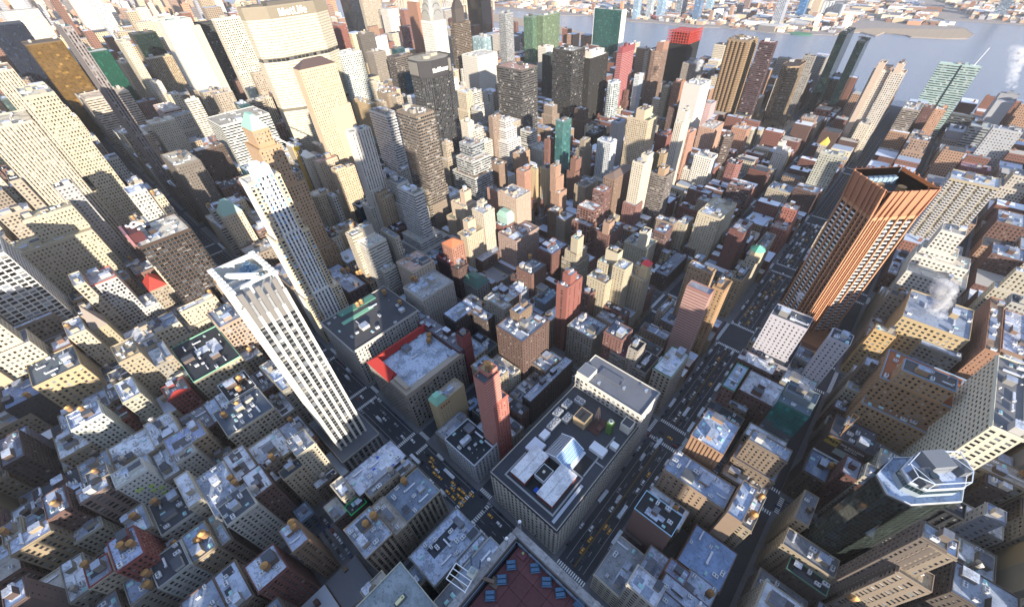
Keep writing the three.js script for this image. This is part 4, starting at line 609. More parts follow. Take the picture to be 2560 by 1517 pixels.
T('long white stone office block with black roof and rusty stain', 55.2, -301.6, 48.5);
T('long white stone office block with black roof and rusty stain', 80.5, -270.1, 48.5);
T('slim salmon brick tower with thin pale bands and blank sunlit side', 45.6, -99.4, 112.6);
T('brick building with blank dark side, pale roof and several wooden tanks', 62.9, -387.2, 38.6);
T('brick building with blank dark side, pale roof and several wooden tanks', 75.7, -378.3, 38.6);
T('brick building with blank dark side, pale roof and several wooden tanks', 80.4, -375.7, 38.6);
T('narrow tan building with two yellow tanks beside the dark-sided brick building', 87.1, -368.2, 34.5);
T('narrow tan building with two yellow tanks beside the dark-sided brick building', 90.3, -365.9, 34.5);
T('pale building carrying two wooden tanks on its dark roof', 109.6, -335.1, 24);
T('pale building carrying two wooden tanks on its dark roof', 114.6, -335.4, 24);
T('white stone apartment house with pinnacled castle-like roofline', 110.7, -287.6, 52.4);
T('white stone apartment house with pinnacled castle-like roofline', 111.4, -282.4, 52.4);
T('long white stone office block with black roof and rusty stain', 79.4, -296.0, 48.5);
T('black roofed building with two round wooden tanks and thin white edging', -68.5, -298.5, 44.7);
T('black roofed building with two round wooden tanks and thin white edging', -73.3, -288.3, 44.7);
T('cream loft building with long white ducts and blue-grey roof', -80.5, -272.9, 45);
T('cream loft building with long white ducts and blue-grey roof', -92.0, -269.8, 45);
T('white glazed-brick loft building with snowy roof and tanks', -161.4, -342.9, 61.6);
T('dark building with bright blue-white tarped roof at the left edge', -192.0, -407.4, 53.2);
T('red fronted loft with tall blank brick side and twin wooden tanks', -164.6, -197.6, 65.5);
T('red fronted loft with tall blank brick side and twin wooden tanks', -160.7, -194.9, 65.5);
T('loft building with red roof edging and twin round tanks', -185.4, -210.2, 56.3);
T('loft with white scalloped parapet and clustered round tanks', -107.9, -203.2, 52.4);
T('loft with white scalloped parapet and clustered round tanks', -107.4, -198.0, 52.4);
T('tan loft with pale roof deck and round tanks right of the white gridded loft', -134.7, -180.8, 48.4);
T('tan loft with pale roof deck and round tanks right of the white gridded loft', -138.8, -180.7, 48.4);
T('white gridded loft building with dark roof and small white house', -164.8, -182.0, 50.8);
T('loft with blue-grey roof, black tanks and two beige roof huts', -167.6, -177.7, 46.1);
T('low building with snow-mottled roof and a big round wooden tank', 96.6, 131.7, 43.7);
T('low brown office building with pale blue roof strip below the painted wall signs', 180.4, 104.2, 36.8);
T('brick apartment house with an octagonal tank tower on its roof', 222.9, -217.8, 50);
const holesIn = (t, up) => up.map((u) => [u[0] - t.cx, u[1] - t.cx, u[2] - t.cz, u[3] - t.cz]);
function hip(g, r, y, h, inset, col = WH) {                              // hipped or pyramid cap on a rectangle
  const [x0, x1, z0, z1] = r, a = x0 + inset, b = Math.max(a, x1 - inset), c = z0 + inset, d = Math.max(c, z1 - inset), m = (p, q) => [p, y + h, q], l = (p, q) => [p, y, q], A = Math.min(a, (x0 + x1) / 2), Bx = Math.max(x1 - inset, (x0 + x1) / 2), C = Math.min(c, (z0 + z1) / 2), D = Math.max(z1 - inset, (z0 + z1) / 2);
  const f = (p, q, r2, s) => { g.tri(p, q, r2, col); if (s) g.tri(p, r2, s, col); };
  f(l(x0, z1), l(x1, z1), m(Bx, D), m(A, D)); f(l(x1, z1), l(x1, z0), m(Bx, C), m(Bx, D)); f(l(x1, z0), l(x0, z0), m(A, C), m(Bx, C)); f(l(x0, z0), l(x0, z1), m(A, D), m(A, C)); f(m(A, D), m(Bx, D), m(Bx, C), m(A, C));
}
const inside = (a, b) => a[0] > b[0] - 1.5 && a[1] < b[1] + 1.5 && a[2] > b[2] - 1.5 && a[3] < b[3] + 1.5;
const handRoots = {};
function building(label, tiers, feat = {}, group) {
  const t0 = tiers[0], cx = (t0[0] + t0[1]) / 2, cz = (t0[2] + t0[3]) / 2, top = Math.max(...tiers.map((t) => t[4]));
  const dist = Math.hypot(cx - CAM.x, CAM.y - top * .8, cz - CAM.z), kind = feat.kind ?? kindOf(label);
  const root = base(kind, cx, 0, cz); tag(root, label, kind.replace(/_/g, ' '), group);
  const byMat = {};
  tiers.forEach((t, i) => {
    const under = tiers.filter((o) => o !== t && o[4] < t[4] && inside(t, o)), y0 = under.length ? Math.max(...under.map((o) => o[4])) : 0, up = tiers.filter((o) => o !== t && o[4] > t[4]);
    const key = t[6] + t[7]; const G = byMat[key] ??= Object.assign(newG(), { w: t[6], r: t[7] });
    const r = [t[0] - cx, t[1] - cx, t[2] - cz, t[3] - cz], ch = feat.cut && i < (feat.cutTiers ?? 9) ? feat.cut : 0;
    const poly = ch ? [[r[0] + ch, r[2]], [r[1] - ch, r[2]], [r[1], r[2] + ch], [r[1], r[3] - ch], [r[1] - ch, r[3]], [r[0] + ch, r[3]], [r[0], r[3] - ch], [r[0], r[2] + ch]] : rect(...r);
    prism(G, poly, y0, t[4], t[5], t[6], cx, cz, { low: y0, parapet: t[8] ?? (dist > 1600 ? 0 : 1), faces: feat.faces, dist });
    taken2.push([t[0], t[1], t[2], t[3], t[4]]);
    if (!feat.bare && dist < 1500 && !(feat.hip && i === (feat.hipTier ?? tiers.length - 1))) clutter(root, r, t[4] + .02, t[6], dist, up.map((u) => [u[0] - cx, u[1] - cx, u[2] - cz, u[3] - cz]), feat.amount ?? 1, feat.big ?? (i === tiers.length - 1 || i === 0));
  });
  for (const G of Object.values(byMat)) flush(G, root, G.w, G.r, feat);
  if (feat.hip) { const t = tiers[feat.hipTier ?? tiers.length - 1], g = new Geo(); hip(g, [t[0] - cx - .4, t[1] - cx + .4, t[2] - cz - .4, t[3] - cz + .4], t[4] + (feat.hipUp ?? 1), feat.hip[0], feat.hip[1]); put('pitched_roof', g, plain(feat.hip[2], .7), root); }
  for (const f of feat.tanks ?? []) tank(root, f[0] - cx, f[2] ?? t0[4] + .1, f[1] - cz, f[3] ?? R(.85, 1.1), f[4] ?? 0);
  feat.extra?.(root, cx, cz);
  return root;
}
for (const h of HAND) {
  const tk = TANKS[h.label]; handRoots[h.label] = building(h.label, h.tiers, { ...(h.feat ?? {}), tanks: tk?.map(([x, z, y]) => [x, z, y]) });
}
// ---------- landmarks ----------
const font = await new FontLoader().loadAsync('fonts/droid/droid_sans_bold.typeface.json');
const serif = await new FontLoader().loadAsync('fonts/droid/droid_serif_bold.typeface.json');
function lettering(root, text, size, x, y, z, ry, hex, f = font, rx = 0, name = 'lettering') { const g = new TextGeometry(text, { font: f, size, depth: size * .12, curveSegments: 4, bevelEnabled: false }); g.computeBoundingBox(); g.translate(-(g.boundingBox.min.x + g.boundingBox.max.x) / 2, 0, 0); g.setAttribute('color', new THREE.Float32BufferAttribute(new Float32Array(g.attributes.position.count * 3).fill(1), 3)); const m = mesh(name, g, plain(hex, .5), root); m.position.set(x, y, z); m.rotation.set(rx, ry, 0, 'YXZ'); return m; }
const part = (root, name, hex, rough, fn, metal = 0) => { const g = new Geo(); fn(g); return put(name, g, plain(hex, rough, metal), root); };
const reserve = (x0, x1, z0, z1, h) => taken2.push([x0, x1, z0, z1, h]);

// the whole-block white store with its roof plant
{
  const root = building('whole-block white stone store with a glass gabled skylight and white roof sheds', [[15.2, 115.6, -75.2, -15.4, 46.8, 'P3.7,5,.5,.8', 'cbc3b1', '3d4147'], [115.2, 143.2, -75.3, -15.3, 61.2, 'P4.4,4.4,.55,.55', 'd0c9bb', '666a72']], {
    bare: true, kind: 'department_store', extra: (root, cx, cz) => {
      const L = (x, z) => [x - cx, z - cz], y = 46.85, bx = (name, hex, x0, x1, z0, z1, y0, y1, rough = .85) => part(root, name, hex, rough, (g) => g.box(x0 - cx, x1 - cx, y0, y1, z0 - cz, z1 - cz));
      const snow = roofMat('d9dbdd');
      for (const [x0, x1, z0, z1] of [[23.8, 49.6, -62.8, -50.3], [24, 51, -39.3, -26.5]]) { bx('roof_shed', '7d3a30', x0, x1, z0, z1, y, y + 5); const g = new Geo(); g.box(x0 - cx - .4, x1 - cx + .4, y + 5, y + 5.6, z0 - cz - .4, z1 - cz + .4); g.box(x0 - cx - .4, x1 - cx + .4, y + 5.6, y + 5.9, (z0 + z1) / 2 - cz - .25, (z0 + z1) / 2 - cz + .25, [.8, .8, .8]); put('shed_roof', g, snow, root); }
      bx('penthouse', 'c9ccd0', 32.9, 43.6, -49.4, -40.6, y, y + 5); bx('penthouse_roof', '23262a', 33.4, 43.1, -48.9, -41.1, y + 5, y + 5.08); bx('hatch', 'd0cdb8', 37.5, 39.3, -46, -44.4, y + 5.08, y + 6);
      bx('roof_court', '191b1f', 23.8, 51, -50.2, -39.4, y, y + .08); bx('tarpaulin', '1d4fb0', 25, 28.5, -43.6, -40.6, y + .1, y + 1.2);
      // gabled skylight: glass slopes between white ribs
      const sx0 = 51.6 - cx, sx1 = 71 - cx, sz0 = -55 - cz, sz1 = -34.8 - cz, rz = -44.6 - cz, ye = y + 2.6, yr = y + 8;
      part(root, 'skylight_frame', 'd6dbe2', .5, (g) => { g.box(sx0, sx1, y, ye, sz0, sz1); g.bar([sx0, yr + .1, rz], [sx1, yr + .1, rz], .8); for (let k = 0; k <= 17; k++) { const x = sx0 + (sx1 - sx0) * k / 17; g.bar([x, ye + .1, sz1], [x, yr + .1, rz], .22); g.bar([x, ye + .1, sz0], [x, yr + .1, rz], .22); } for (let k = 1; k < 5; k++) for (const e of [sz0, sz1]) { const z = rz + (e - rz) * k / 5, v = yr + (ye - yr) * k / 5; g.bar([sx0, v + .1, z], [sx1, v + .1, z], .14); } for (const e of [sx0 - .3, sx1 + .3]) { g.bar([e, ye, sz0], [e, yr, rz], .7); g.bar([e, ye, sz1], [e, yr, rz], .7); } });
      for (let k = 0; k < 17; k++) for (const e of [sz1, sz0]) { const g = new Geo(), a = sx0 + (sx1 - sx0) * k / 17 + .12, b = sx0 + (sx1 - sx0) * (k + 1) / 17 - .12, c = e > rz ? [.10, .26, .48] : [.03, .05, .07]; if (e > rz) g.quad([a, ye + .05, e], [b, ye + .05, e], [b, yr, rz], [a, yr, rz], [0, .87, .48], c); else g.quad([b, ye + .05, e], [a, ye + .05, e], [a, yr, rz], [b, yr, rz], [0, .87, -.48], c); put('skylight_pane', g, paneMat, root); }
      part(root, 'skylight_gable', 'cfd4da', .6, (g) => { for (const x of [sx0, sx1]) { g.tri([x, ye, sz0], [x, ye, sz1], [x, yr, rz], WH); } });
      const fan = (x, z, n, along) => { const root2 = part(root, 'cooling_unit', 'a9adb0', .6, (g) => { g.box(x - cx - (along ? n * 2 : 2.6), x - cx + (along ? n * 2 : 2.6), y + .6, y + 4, z - cz - (along ? 2.6 : n * 2), z - cz + (along ? 2.6 : n * 2)); }, .2); const g = new Geo(); for (let k = 0; k < n; k++) { const o = (k - (n - 1) / 2) * 4; g.cyl(x - cx + (along ? o : 0), z - cz + (along ? 0 : o), 1.6, 1.6, y + 4, y + 4.5, 14, [.12, .12, .13]); g.cyl(x - cx + (along ? o : 0), z - cz + (along ? 0 : o), .5, .5, y + 4.5, y + 4.7, 8, [.5, .5, .5]); } put('fan', g, plain('ffffff', .5), root2); };
      fan(74, -64.8, 3, 1); fan(85, -60, 2, 1); fan(95, -68, 2, 1); fan(104, -62, 2, 0); fan(84, -68.6, 2, 1);
      bx('plant_house', 'b39c78', 85.8, 97, -55.5, -45, y, y + 9); bx('plant_house_roof', '2c2e32', 86.4, 96.4, -54.9, -45.6, y + 9, y + 9.08); bx('plant_opening', '0c0d0f', 87, 94, -51.5, -49.6, y + 9.08, y + 9.12);
      part(root, 'green_flue_tower', '5d8a4a', .7, (g) => { g.box(95, 98.9, y, y + 14, -31.8, -27.6, WH); }, 0); // boxes are placed in world then shifted below
      root.children[root.children.length - 1].position.set(-cx, 0, -cz);
      part(root, 'flue_ribs', '47702f', .7, (g) => { for (let k = 0; k < 6; k++) { g.box(95 - cx + k * .7, 95.2 - cx + k * .7, y, y + 14, -27.6 - cz, -27.4 - cz); g.box(94.8 - cx, 95 - cx, y, y + 14, -31.6 - cz + k * .72, -31.4 - cz + k * .72); } });
      part(root, 'flue_top', 'b9bcba', .5, (g) => { g.cyl(97 - cx, -29.7 - cz, 1.7, 1.7, y + 14, y + 14.9, 16); g.cyl(97 - cx, -29.7 - cz, 1.2, 1.2, y + 14.9, y + 15, 16, [.2, .2, .2]); });
      bx('white_box', 'd5d8db', 86, 90.5, -22.2, -16.8, y, y + 4.6); bx('white_box', 'd0d3d8', 75, 82, -32.8, -21, y, y + 4); bx('white_box', 'd5d8db', 58.6, 66, -67, -61.5, y, y + 3.6); bx('sloped_box', 'c3c9d4', 45, 56.5, -68.6, -58, y, y + 2.6); bx('stone_hut', 'd3cec2', 104, 112, -25, -17, y, y + 9); bx('hut_roof', '3c3f45', 104.5, 111.5, -24.5, -17.5, y + 9, y + 9.08);
      part(root, 'louvre_strip', 'c5ccd6', .5, (g) => { g.box(17.6 - cx, 50 - cx, y, y + .6, -21.4 - cz, -19.6 - cz, [.45, .47, .5]); for (let x = 17.8; x < 50; x += .9) g.box(x - cx, x + .45 - cx, y + .6, y + 1, -21.6 - cz, -19.4 - cz); });
      part(root, 'roof_kerb', '9a9c9c', .8, (g) => { const f = (x0, x1, z0, z1) => g.box(x0 - cx, x1 - cx, y, y + .5, z0 - cz, z1 - cz); f(20.5, 21.7, -66, -24); f(20.5, 54, -24, -22.9); f(20.5, 43, -66.6, -65.6); f(56, 96, -24.3, -23.3); f(54, 55, -33, -23); f(70, 71, -23.4, -16.8); });
      bx('black_roofing', '17191c', 56, 70, -33, -24.5, y + .02, y + .1); bx('white_apron', 'c2cad6', 53, 71.5, -34.6, -32.6, y, y + .7);
      part(root, 'mast', '4a4245', .6, (g) => { const X = 97 - cx, Z = -41 - cz, b = 2.4; for (const [i, j] of [[1, 1], [-1, 1], [-1, -1], [1, -1]]) g.bar([X + i * b, y, Z + j * b], [X + i * .3, y + 22, Z + j * .3], .28); for (let k = 0; k < 9; k++) { const f = (h) => b + (.3 - b) * h / 22, h0 = k * 2.4, h1 = h0 + 2.4; for (const [i, j, p, q] of [[1, 1, -1, 1], [-1, 1, -1, -1], [-1, -1, 1, -1], [1, -1, 1, 1]]) { g.bar([X + i * f(h0), y + h0, Z + j * f(h0)], [X + p * f(h1), y + h1, Z + q * f(h1)], .14); g.bar([X + i * f(h1), y + h1, Z + j * f(h1)], [X + p * f(h1), y + h1, Z + q * f(h1)], .12); } } });
      part(root, 'rust_skid', '5e4038', .8, (g) => { g.box(88 - cx, 103 - cx, y, y + 1, -43.5 - cz, -34 - cz, [.6, .5, .5]); g.box(92 - cx, 96 - cx, y + 1, y + 2.4, -38 - cz, -34.5 - cz); });
      for (const [x, z] of [[119.5, -70.5], [125, -65.5], [119.6, -55.8], [128.3, -38.2], [137.2, -23.8]]) { const d = mesh('satellite_dish', dishGeo, plain('e3e6e8', .4), root); d.position.set(x - cx, 61.3, z - cz); }
      bx('roof_block', 'cdc6b8', 115.6, 128, -74.8, -63.5, 61.3, 66); bx('roof_block_cap', '6b6f77', 116, 127.6, -74.4, -63.9, 66, 66.08); bx('roof_bed', '5c6068', 128, 136, -62, -42, 61.3, 62.2);
      part(root, 'cornice', '2b2d31', .8, (g) => { const a = 14.2 - cx, b = 115.2 - cx, c = -76.2 - cz, d = -14.4 - cz; g.box(a, b, 46.6, 47.3, d - 1.3, d); g.box(a, a + 1.3, 46.6, 47.3, c, d - 1.3); g.box(a + 1.6, a + 2.1, 47.3, 47.9, c + 1, d - 1.6, [3, 3, 3]); g.box(a + 1.6, b, 47.3, 47.9, d - 2.1, d - 1.6, [3, 3, 3]); });
    } });
}
building('tan brick tower with a pale green hipped crown beside the striped blue tower', [[65, 80.5, -453, -428, 189, 'P3.4,3.5,.35,.5', 'b08a5c', 'c4a070'], [61.6, 83.4, -457, -422.7, 174, 'P3.4,3.5,.35,.5', 'b08a5c', 'c4a070'], [59, 90, -459.5, -420.5, 135, 'P3.4,3.5,.4,.5', 'b08a5c', '7d6a55'], [56, 94, -461, -417, 58, 'P3.4,3.5,.4,.5', 'a88456', '6d6258']], { hip: [12, 6.5, '8db5a2'], hipTier: 0 });
building('broad thin teal glass slab with blank white ends by the river', [[1135, 1157, -768, -681, 155, 'G2.6,3.7', '24504e', 'b9b7ac'], [1135.6, 1156.4, -681, -678.5, 156, 'N', 'd9d6cc', 'd9d6cc'], [1135.6, 1156.4, -770.5, -768, 156, 'N', 'd9d6cc', 'd9d6cc']]);
// stone block with the red mansard
building('stone office block with a red tiled mansard roof along two sides', [[15.4, 78, -231, -172.5, 47, 'P3.6,4.4,.5,.66', '9b8f80', 'b3bdcc']], { extra: (root, cx, cz) => {
  part(root, 'red_tiled_roof', 'a8332b', .8, (g) => { const x0 = 14.6 - cx, x1 = 78 - cx, z0 = -231.8 - cz, zm = -196 - cz, y = 47.9, r = 8, h = 6.5; g.quad([x1, y, z0], [x0, y, z0], [x0 + r, y + h, z0 + r], [x1, y + h, z0 + r], [0, .8, -.6], WH, 2, .4); g.quad([x0, y, z0], [x0, y, zm], [x0 + r, y + h, zm - 3], [x0 + r, y + h, z0 + r], [-.6, .8, 0], WH, 2, .4); g.quad([x0 + r, y + h, zm - 3], [x0 + r + 2, y, zm - 3], [x0 + r + 2, y, z0 + r + 2], [x0 + r, y + h, z0 + r], [.9, .4, 0], [.8, .75, .75]); g.quad([x0 + r, y + h, z0 + r], [x0 + r + 2, y, z0 + r + 2], [x1, y, z0 + r + 2], [x1, y + h, z0 + r], [0, .4, .9], [.8, .75, .75]); g.tri([x0, y, zm], [x0 + r + 2, y, zm - 3], [x0 + r, y + h, zm - 3], WH); for (let k = 1; k < 22; k++) { const s = k / 22; g.bar([x0 + (x1 - x0) * s, y + .1, z0], [x0 + r + (x1 - x0 - r) * s, y + h + .05, z0 + r], .16, [.8, .7, .7]); } });
  part(root, 'tiered_front', '9b8f80', .9, (g) => { for (let k = 0; k < 2; k++) g.box(15 - cx + k * 3, 22 - cx, 47, 51 + k * 3, -195 - cz + k * 2, -172.2 - cz - k * 3); g.box(22 - cx, 76 - cx, 47, 50.5, -178 - cz, -172.1 - cz); });
  tank(root, 66 - cx, 47.1, -206 - cz, 1, 0); tank(root, 70 - cx, 47.1, -210 - cz, 1.1, 0);
} });
// pale tower with white piers, ribbed crown and roof plant
{
  const x0 = -44.2, x1 = -21.4, z0 = -224, z1 = -190.2, h = 178;
  building('tall pale tower with white vertical piers rising beside the wide avenue', [[x0, x1, z0, z1, h, 'V4.4,.7', '8f9296', 'b6b8ba'], [-50, -15.6, -231.5, -178, 24, 'V4.2,.6', 'a8a79f', '5d6066']], { bare: 1, extra: (root, cx, cz) => {
    part(root, 'pier', 'd9d5c8', .8, (g) => { const n = 5; for (let k = 0; k <= n; k++) { const x = x0 - cx + (x1 - x0) * k / n; g.box(x - .85, x + .85, 24, h - (k && k < n ? 9 : 0), z1 - cz, z1 - cz + 1.1); } for (let k = 0; k <= 7; k++) { const z = z0 - cz + (z1 - z0) * k / 7; g.box(x1 - cx, x1 - cx + .9, 24, h, z - .7, z + .7); g.box(x0 - cx - .9, x0 - cx, 24, h, z - 1.6, z + 1.6); } });
    part(root, 'crown_panel', '85827f', .85, (g) => { const n = 5; for (let k = 0; k < n; k++) { const a = x0 - cx + (x1 - x0) * k / n + .9, b = x0 - cx + (x1 - x0) * (k + 1) / n - .9; g.box(a, b, h - 16, h + 8, z1 - cz - .2, z1 - cz + .7); for (let q = 0; q < 7; q++) { const c = a + (b - a) * q / 7; g.box(c, c + .12, h - 16, h + 8, z1 - cz + .7, z1 - cz + .82, [.7, .7, .7]); } } });
    part(root, 'crown_wall', 'd3d0c6', .85, (g) => { g.box(x0 - cx - .6, x0 - cx + .6, h, h + 9, z0 - cz, z1 - cz); g.box(x1 - cx - .6, x1 - cx + .6, h, h + 9, z0 - cz, z1 - cz); g.box(x0 - cx, x1 - cx, h, h + 9, z0 - cz - .6, z0 - cz + .6); });
    for (let k = 0; k < 8; k++) for (const s of [0, 1]) part(root, 'crown_block', 'd9d7cf', .85, (g) => { const z = z0 - cz + 1.2 + (z1 - z0 - 4) * k / 7, x = s ? x1 - cx : x0 - cx; g.box(x - 1.5, x + 1.5, h + 9, h + 10.6, z, z + 2.4); });
    part(root, 'roof_beam', 'c6c4bc', .8, (g) => { for (const z of [-199, -206.5]) g.box(x0 - cx + .7, x1 - cx - .7, h + 6, h + 7.4, z - cz, z - cz + 1.4); });
    for (const [x, z] of [[-31, -214], [-26, -212], [-27.5, -218]]) part(root, 'cooling_drum', '7d9db4', .5, (g) => { g.box(x - cx - 2.3, x - cx + 2.3, h, h + 6, z - cz - 2.3, z - cz + 2.3); g.cyl(x - cx, z - cz, 2, 2.1, h + 6, h + 7.5, 18, [.8, .8, .8]); g.cyl(x - cx, z - cz, 1.7, 1.7, h + 7.5, h + 7.55, 18, [.3, .34, .36]); });
    part(root, 'white_boom', 'e0e0de', .6, (g) => { g.bar([x0 - cx + 4, h + 9.5, -210 - cz], [x1 - cx - 7, h + 9.5, -197 - cz], 2.4); g.bar([x1 - cx - 7, h + 9.5, -197 - cz], [x0 - cx + 8, h + 7, -196 - cz], 1.2); g.box(x0 - cx + 6, x0 - cx + 12, h, h + 4, -206 - cz, -199 - cz); });
  } });
}
// blue glass tower with white stripes
GLASS = [0.5, 1.3, 2.3];
building('slender blue glass tower with white vertical stripes and cream corners', [[20, 46.2, -356, -339.2, 180, 'P3.9,3.3,.62,.6', 'd2b988', 'cfcabc'], [17.6, 48.5, -358, -337.4, 128, 'P3.9,3.3,.62,.6', 'd2b988', 'cfcabc'], [15.6, 53, -361, -334.5, 62, 'P3.4,3.3,.6,.6', 'd2b988', 'cfcabc']], { bare: 1, extra: (root, cx, cz) => {
  const seg = [[180, -337.8, 27, 41, 128], [128, -336, 26, 42, 62], [62, -333, 25, 43, 8]];
  for (const [h, z, a, b, y0] of seg) { const G = newG(); prism(G, rect(a - cx, b - cx, z - 9 - cz, z - cz), y0, h + 4, 'V3.6,.5', 'e4e2dc', cx, cz, { dist: 420, faces: (n) => n[1] > .5 ? 'V3.5,.5' : 'V2,.5', parapet: 0 }); const sub = new THREE.Group(); sub.name = 'striped_bay'; root.add(sub); flush(G, sub, 'e4e2dc', 'cfcabc'); }
  part(root, 'side_fin', 'd8d8d6', .7, (g) => { for (let k = 0; k < 5; k++) { const z = -355 - cz + k * 3.6; g.box(20 - cx - .5, 20 - cx, 128, 181, z, z + 1.3); g.box(17.6 - cx - .5, 17.6 - cx, 62, 128, z - 1, z + .4); g.box(15.6 - cx - .4, 15.6 - cx, 4, 62, z - 1.4, z + .2); } });
  part(root, 'crown', 'e0e0dd', .7, (g) => { g.box(27 - cx, 41 - cx, 181, 190, -347 - cz, -338 - cz); g.box(29 - cx, 36 - cx, 190, 193, -346 - cz, -341 - cz); });
} });
GLASS = [1, 1, 1];
// huge octagonal office slab with lettering
{
  const cx = 312, cz = -842, h = 238, P = [[-71, -9], [-40, -27], [40, -27], [71, -9], [71, 9], [40, 27], [-40, 27], [-71, 9]];
  const root = base('office_tower', cx, 0, cz); tag(root, 'huge elongated octagonal pale office slab with white lettering at its crown', 'office tower'); reserve(cx - 71, cx + 71, cz - 27, cz + 27, h);
  const G = newG(); for (const [y0, y1] of [[0, 92], [97, 168], [174, 226]]) prism(G, P, y0, y1, 'P2.1,3.9,.52,.46', 'cbbd9e', cx, cz, { dist: 900, parapet: 0 });
  flush(G, root, 'cbbd9e', '8a8272');
  for (const [y0, y1] of [[92, 97], [168, 174]]) { const g2 = newG(); prism(g2, P.map(([x, z]) => [x * .985, z * .97]), y0, y1, 'P7,5,.85,.8', '6b6250', cx, cz, { dist: 900, parapet: 0 }); const s = new THREE.Group(); s.name = 'mechanical_floor'; root.add(s); flush(g2, s, '6b6250', '8a8272'); }
  const g3 = newG(); prism(g3, P, 226, h + 3, 'F2.1', '8d8068', cx, cz, { dist: 900, parapet: 1.5 }); const s3 = new THREE.Group(); s3.name = 'louvred_crown'; root.add(s3); flush(g3, s3, '8d8068', '6d665c');
  lettering(root, 'MetLife', 9.5, 0, 228.5, 28, 0, 'f4f1e8');
  part(root, 'roof_plant', '57524c', .8, (g) => { g.box(-30, 34, h + 3, h + 8, -12, 10); g.box(-56, -36, h + 3, h + 6, -8, 8); });
  building('pale stone hall with a green copper corner roof below the huge lettered tower', [[262, 350, -800, -700, 40, 'P4,5,.4,.6', 'a89878', '5e6a62']], { big: false });
}
// arched steel crown tower
{
  const cx = 494, cz = -678, root = base('skyscraper', cx, 0, cz); tag(root, 'white brick skyscraper with stacked steel arches on its crown, cut by the top edge', 'skyscraper'); reserve(470, 520, -706, -650, 200);
  const G = newG(); for (const [w, y0, y1, st] of [[27, 0, 60, 'P3,3.6,.4,.5'], [22, 60, 118, 'P3,3.6,.4,.5'], [15.5, 118, 208, 'P2.8,3.6,.4,.55']]) prism(G, rect(-w, w, -w, w), y0, y1, st, 'd0cabc', cx, cz, { parapet: 1.4 });
  flush(G, root, 'd0cabc', 'c8c2b4');
  const steel = plain('b9b7b0', .35, .6);
  for (let k = 0; k < 6; k++) { const w = 15.2 - k * 2.3, y = 206 + k * 10, s = new THREE.Shape(); s.moveTo(-w * .72, 0); s.lineTo(w * .72, 0); s.lineTo(w * .72, 10); s.absarc(0, 10, w * .72, 0, Math.PI, false); s.closePath(); for (const r of [0, Math.PI / 2]) { const g = new THREE.ExtrudeGeometry(s, { depth: w * 2, bevelEnabled: false, curveSegments: 10 }); g.translate(0, 0, -w); g.rotateY(r); g.translate(0, y, 0); g.setAttribute('color', new THREE.Float32BufferAttribute(new Float32Array(g.attributes.position.count * 3).fill(1), 3)); mesh('crown_arch', g, steel, root); } const tri = new Geo(); for (let q = -3; q <= 3; q++) { const a = (q / 3.6) * 1.2, rr = w * .56, x = Math.sin(a) * rr, yy = y + 10 + Math.cos(a) * rr; for (const zz of [w + .08]) { tri.tri([x - .8, yy - 1.2, zz], [x + .8, yy - 1.2, zz], [x, yy + 1.2, zz], [.05, .05, .06]); tri.tri([-zz, yy - 1.2, x - .8], [-zz, yy - 1.2, x + .8], [-zz, yy + 1.2, x], [.05, .05, .06]); } } put('crown_window', tri, paneMat, root); }
}
// black faceted tower with lettering
{
  const cx = 361, cz = -531, P = [[-31, -8], [-31, 14], [-17, 27], [11, 27], [31, 13], [31, -14], [12, -29], [-16, -29]], root = base('office_tower', cx, 0, cz); tag(root, 'black faceted office tower with white lettering near its top', 'office tower'); reserve(330, 392, -560, -504, 190);
  const G = newG(); prism(G, P, 0, 172, 'R3.9,.6', '2e2c2d', cx, cz, { parapet: 0 }); flush(G, root, '2e2c2d', '8d8474');
  const g2 = newG(); prism(g2, P, 172, 190, 'N', '37352f', cx, cz, { parapet: 2 }); const s = new THREE.Group(); s.name = 'blank_crown'; root.add(s); flush(g2, s, '38363a', '9a917f');
  part(root, 'crown_facet', '77736c', .6, (g) => { g.box(-31.5, -29.5, 174, 190, -8, 12); g.box(14, 18, 174, 190, 24, 26.6); });
  lettering(root, 'Kalikow', 5.4, -3, 177, 27.3, 0, 'f2efe6');
  part(root, 'roof_plant', '9a9284', .8, (g) => { g.cyl(-4, 0, 6, 6, 190.1, 193.5, 16); g.box(6, 18, 190.1, 194, -14, -2); });
}
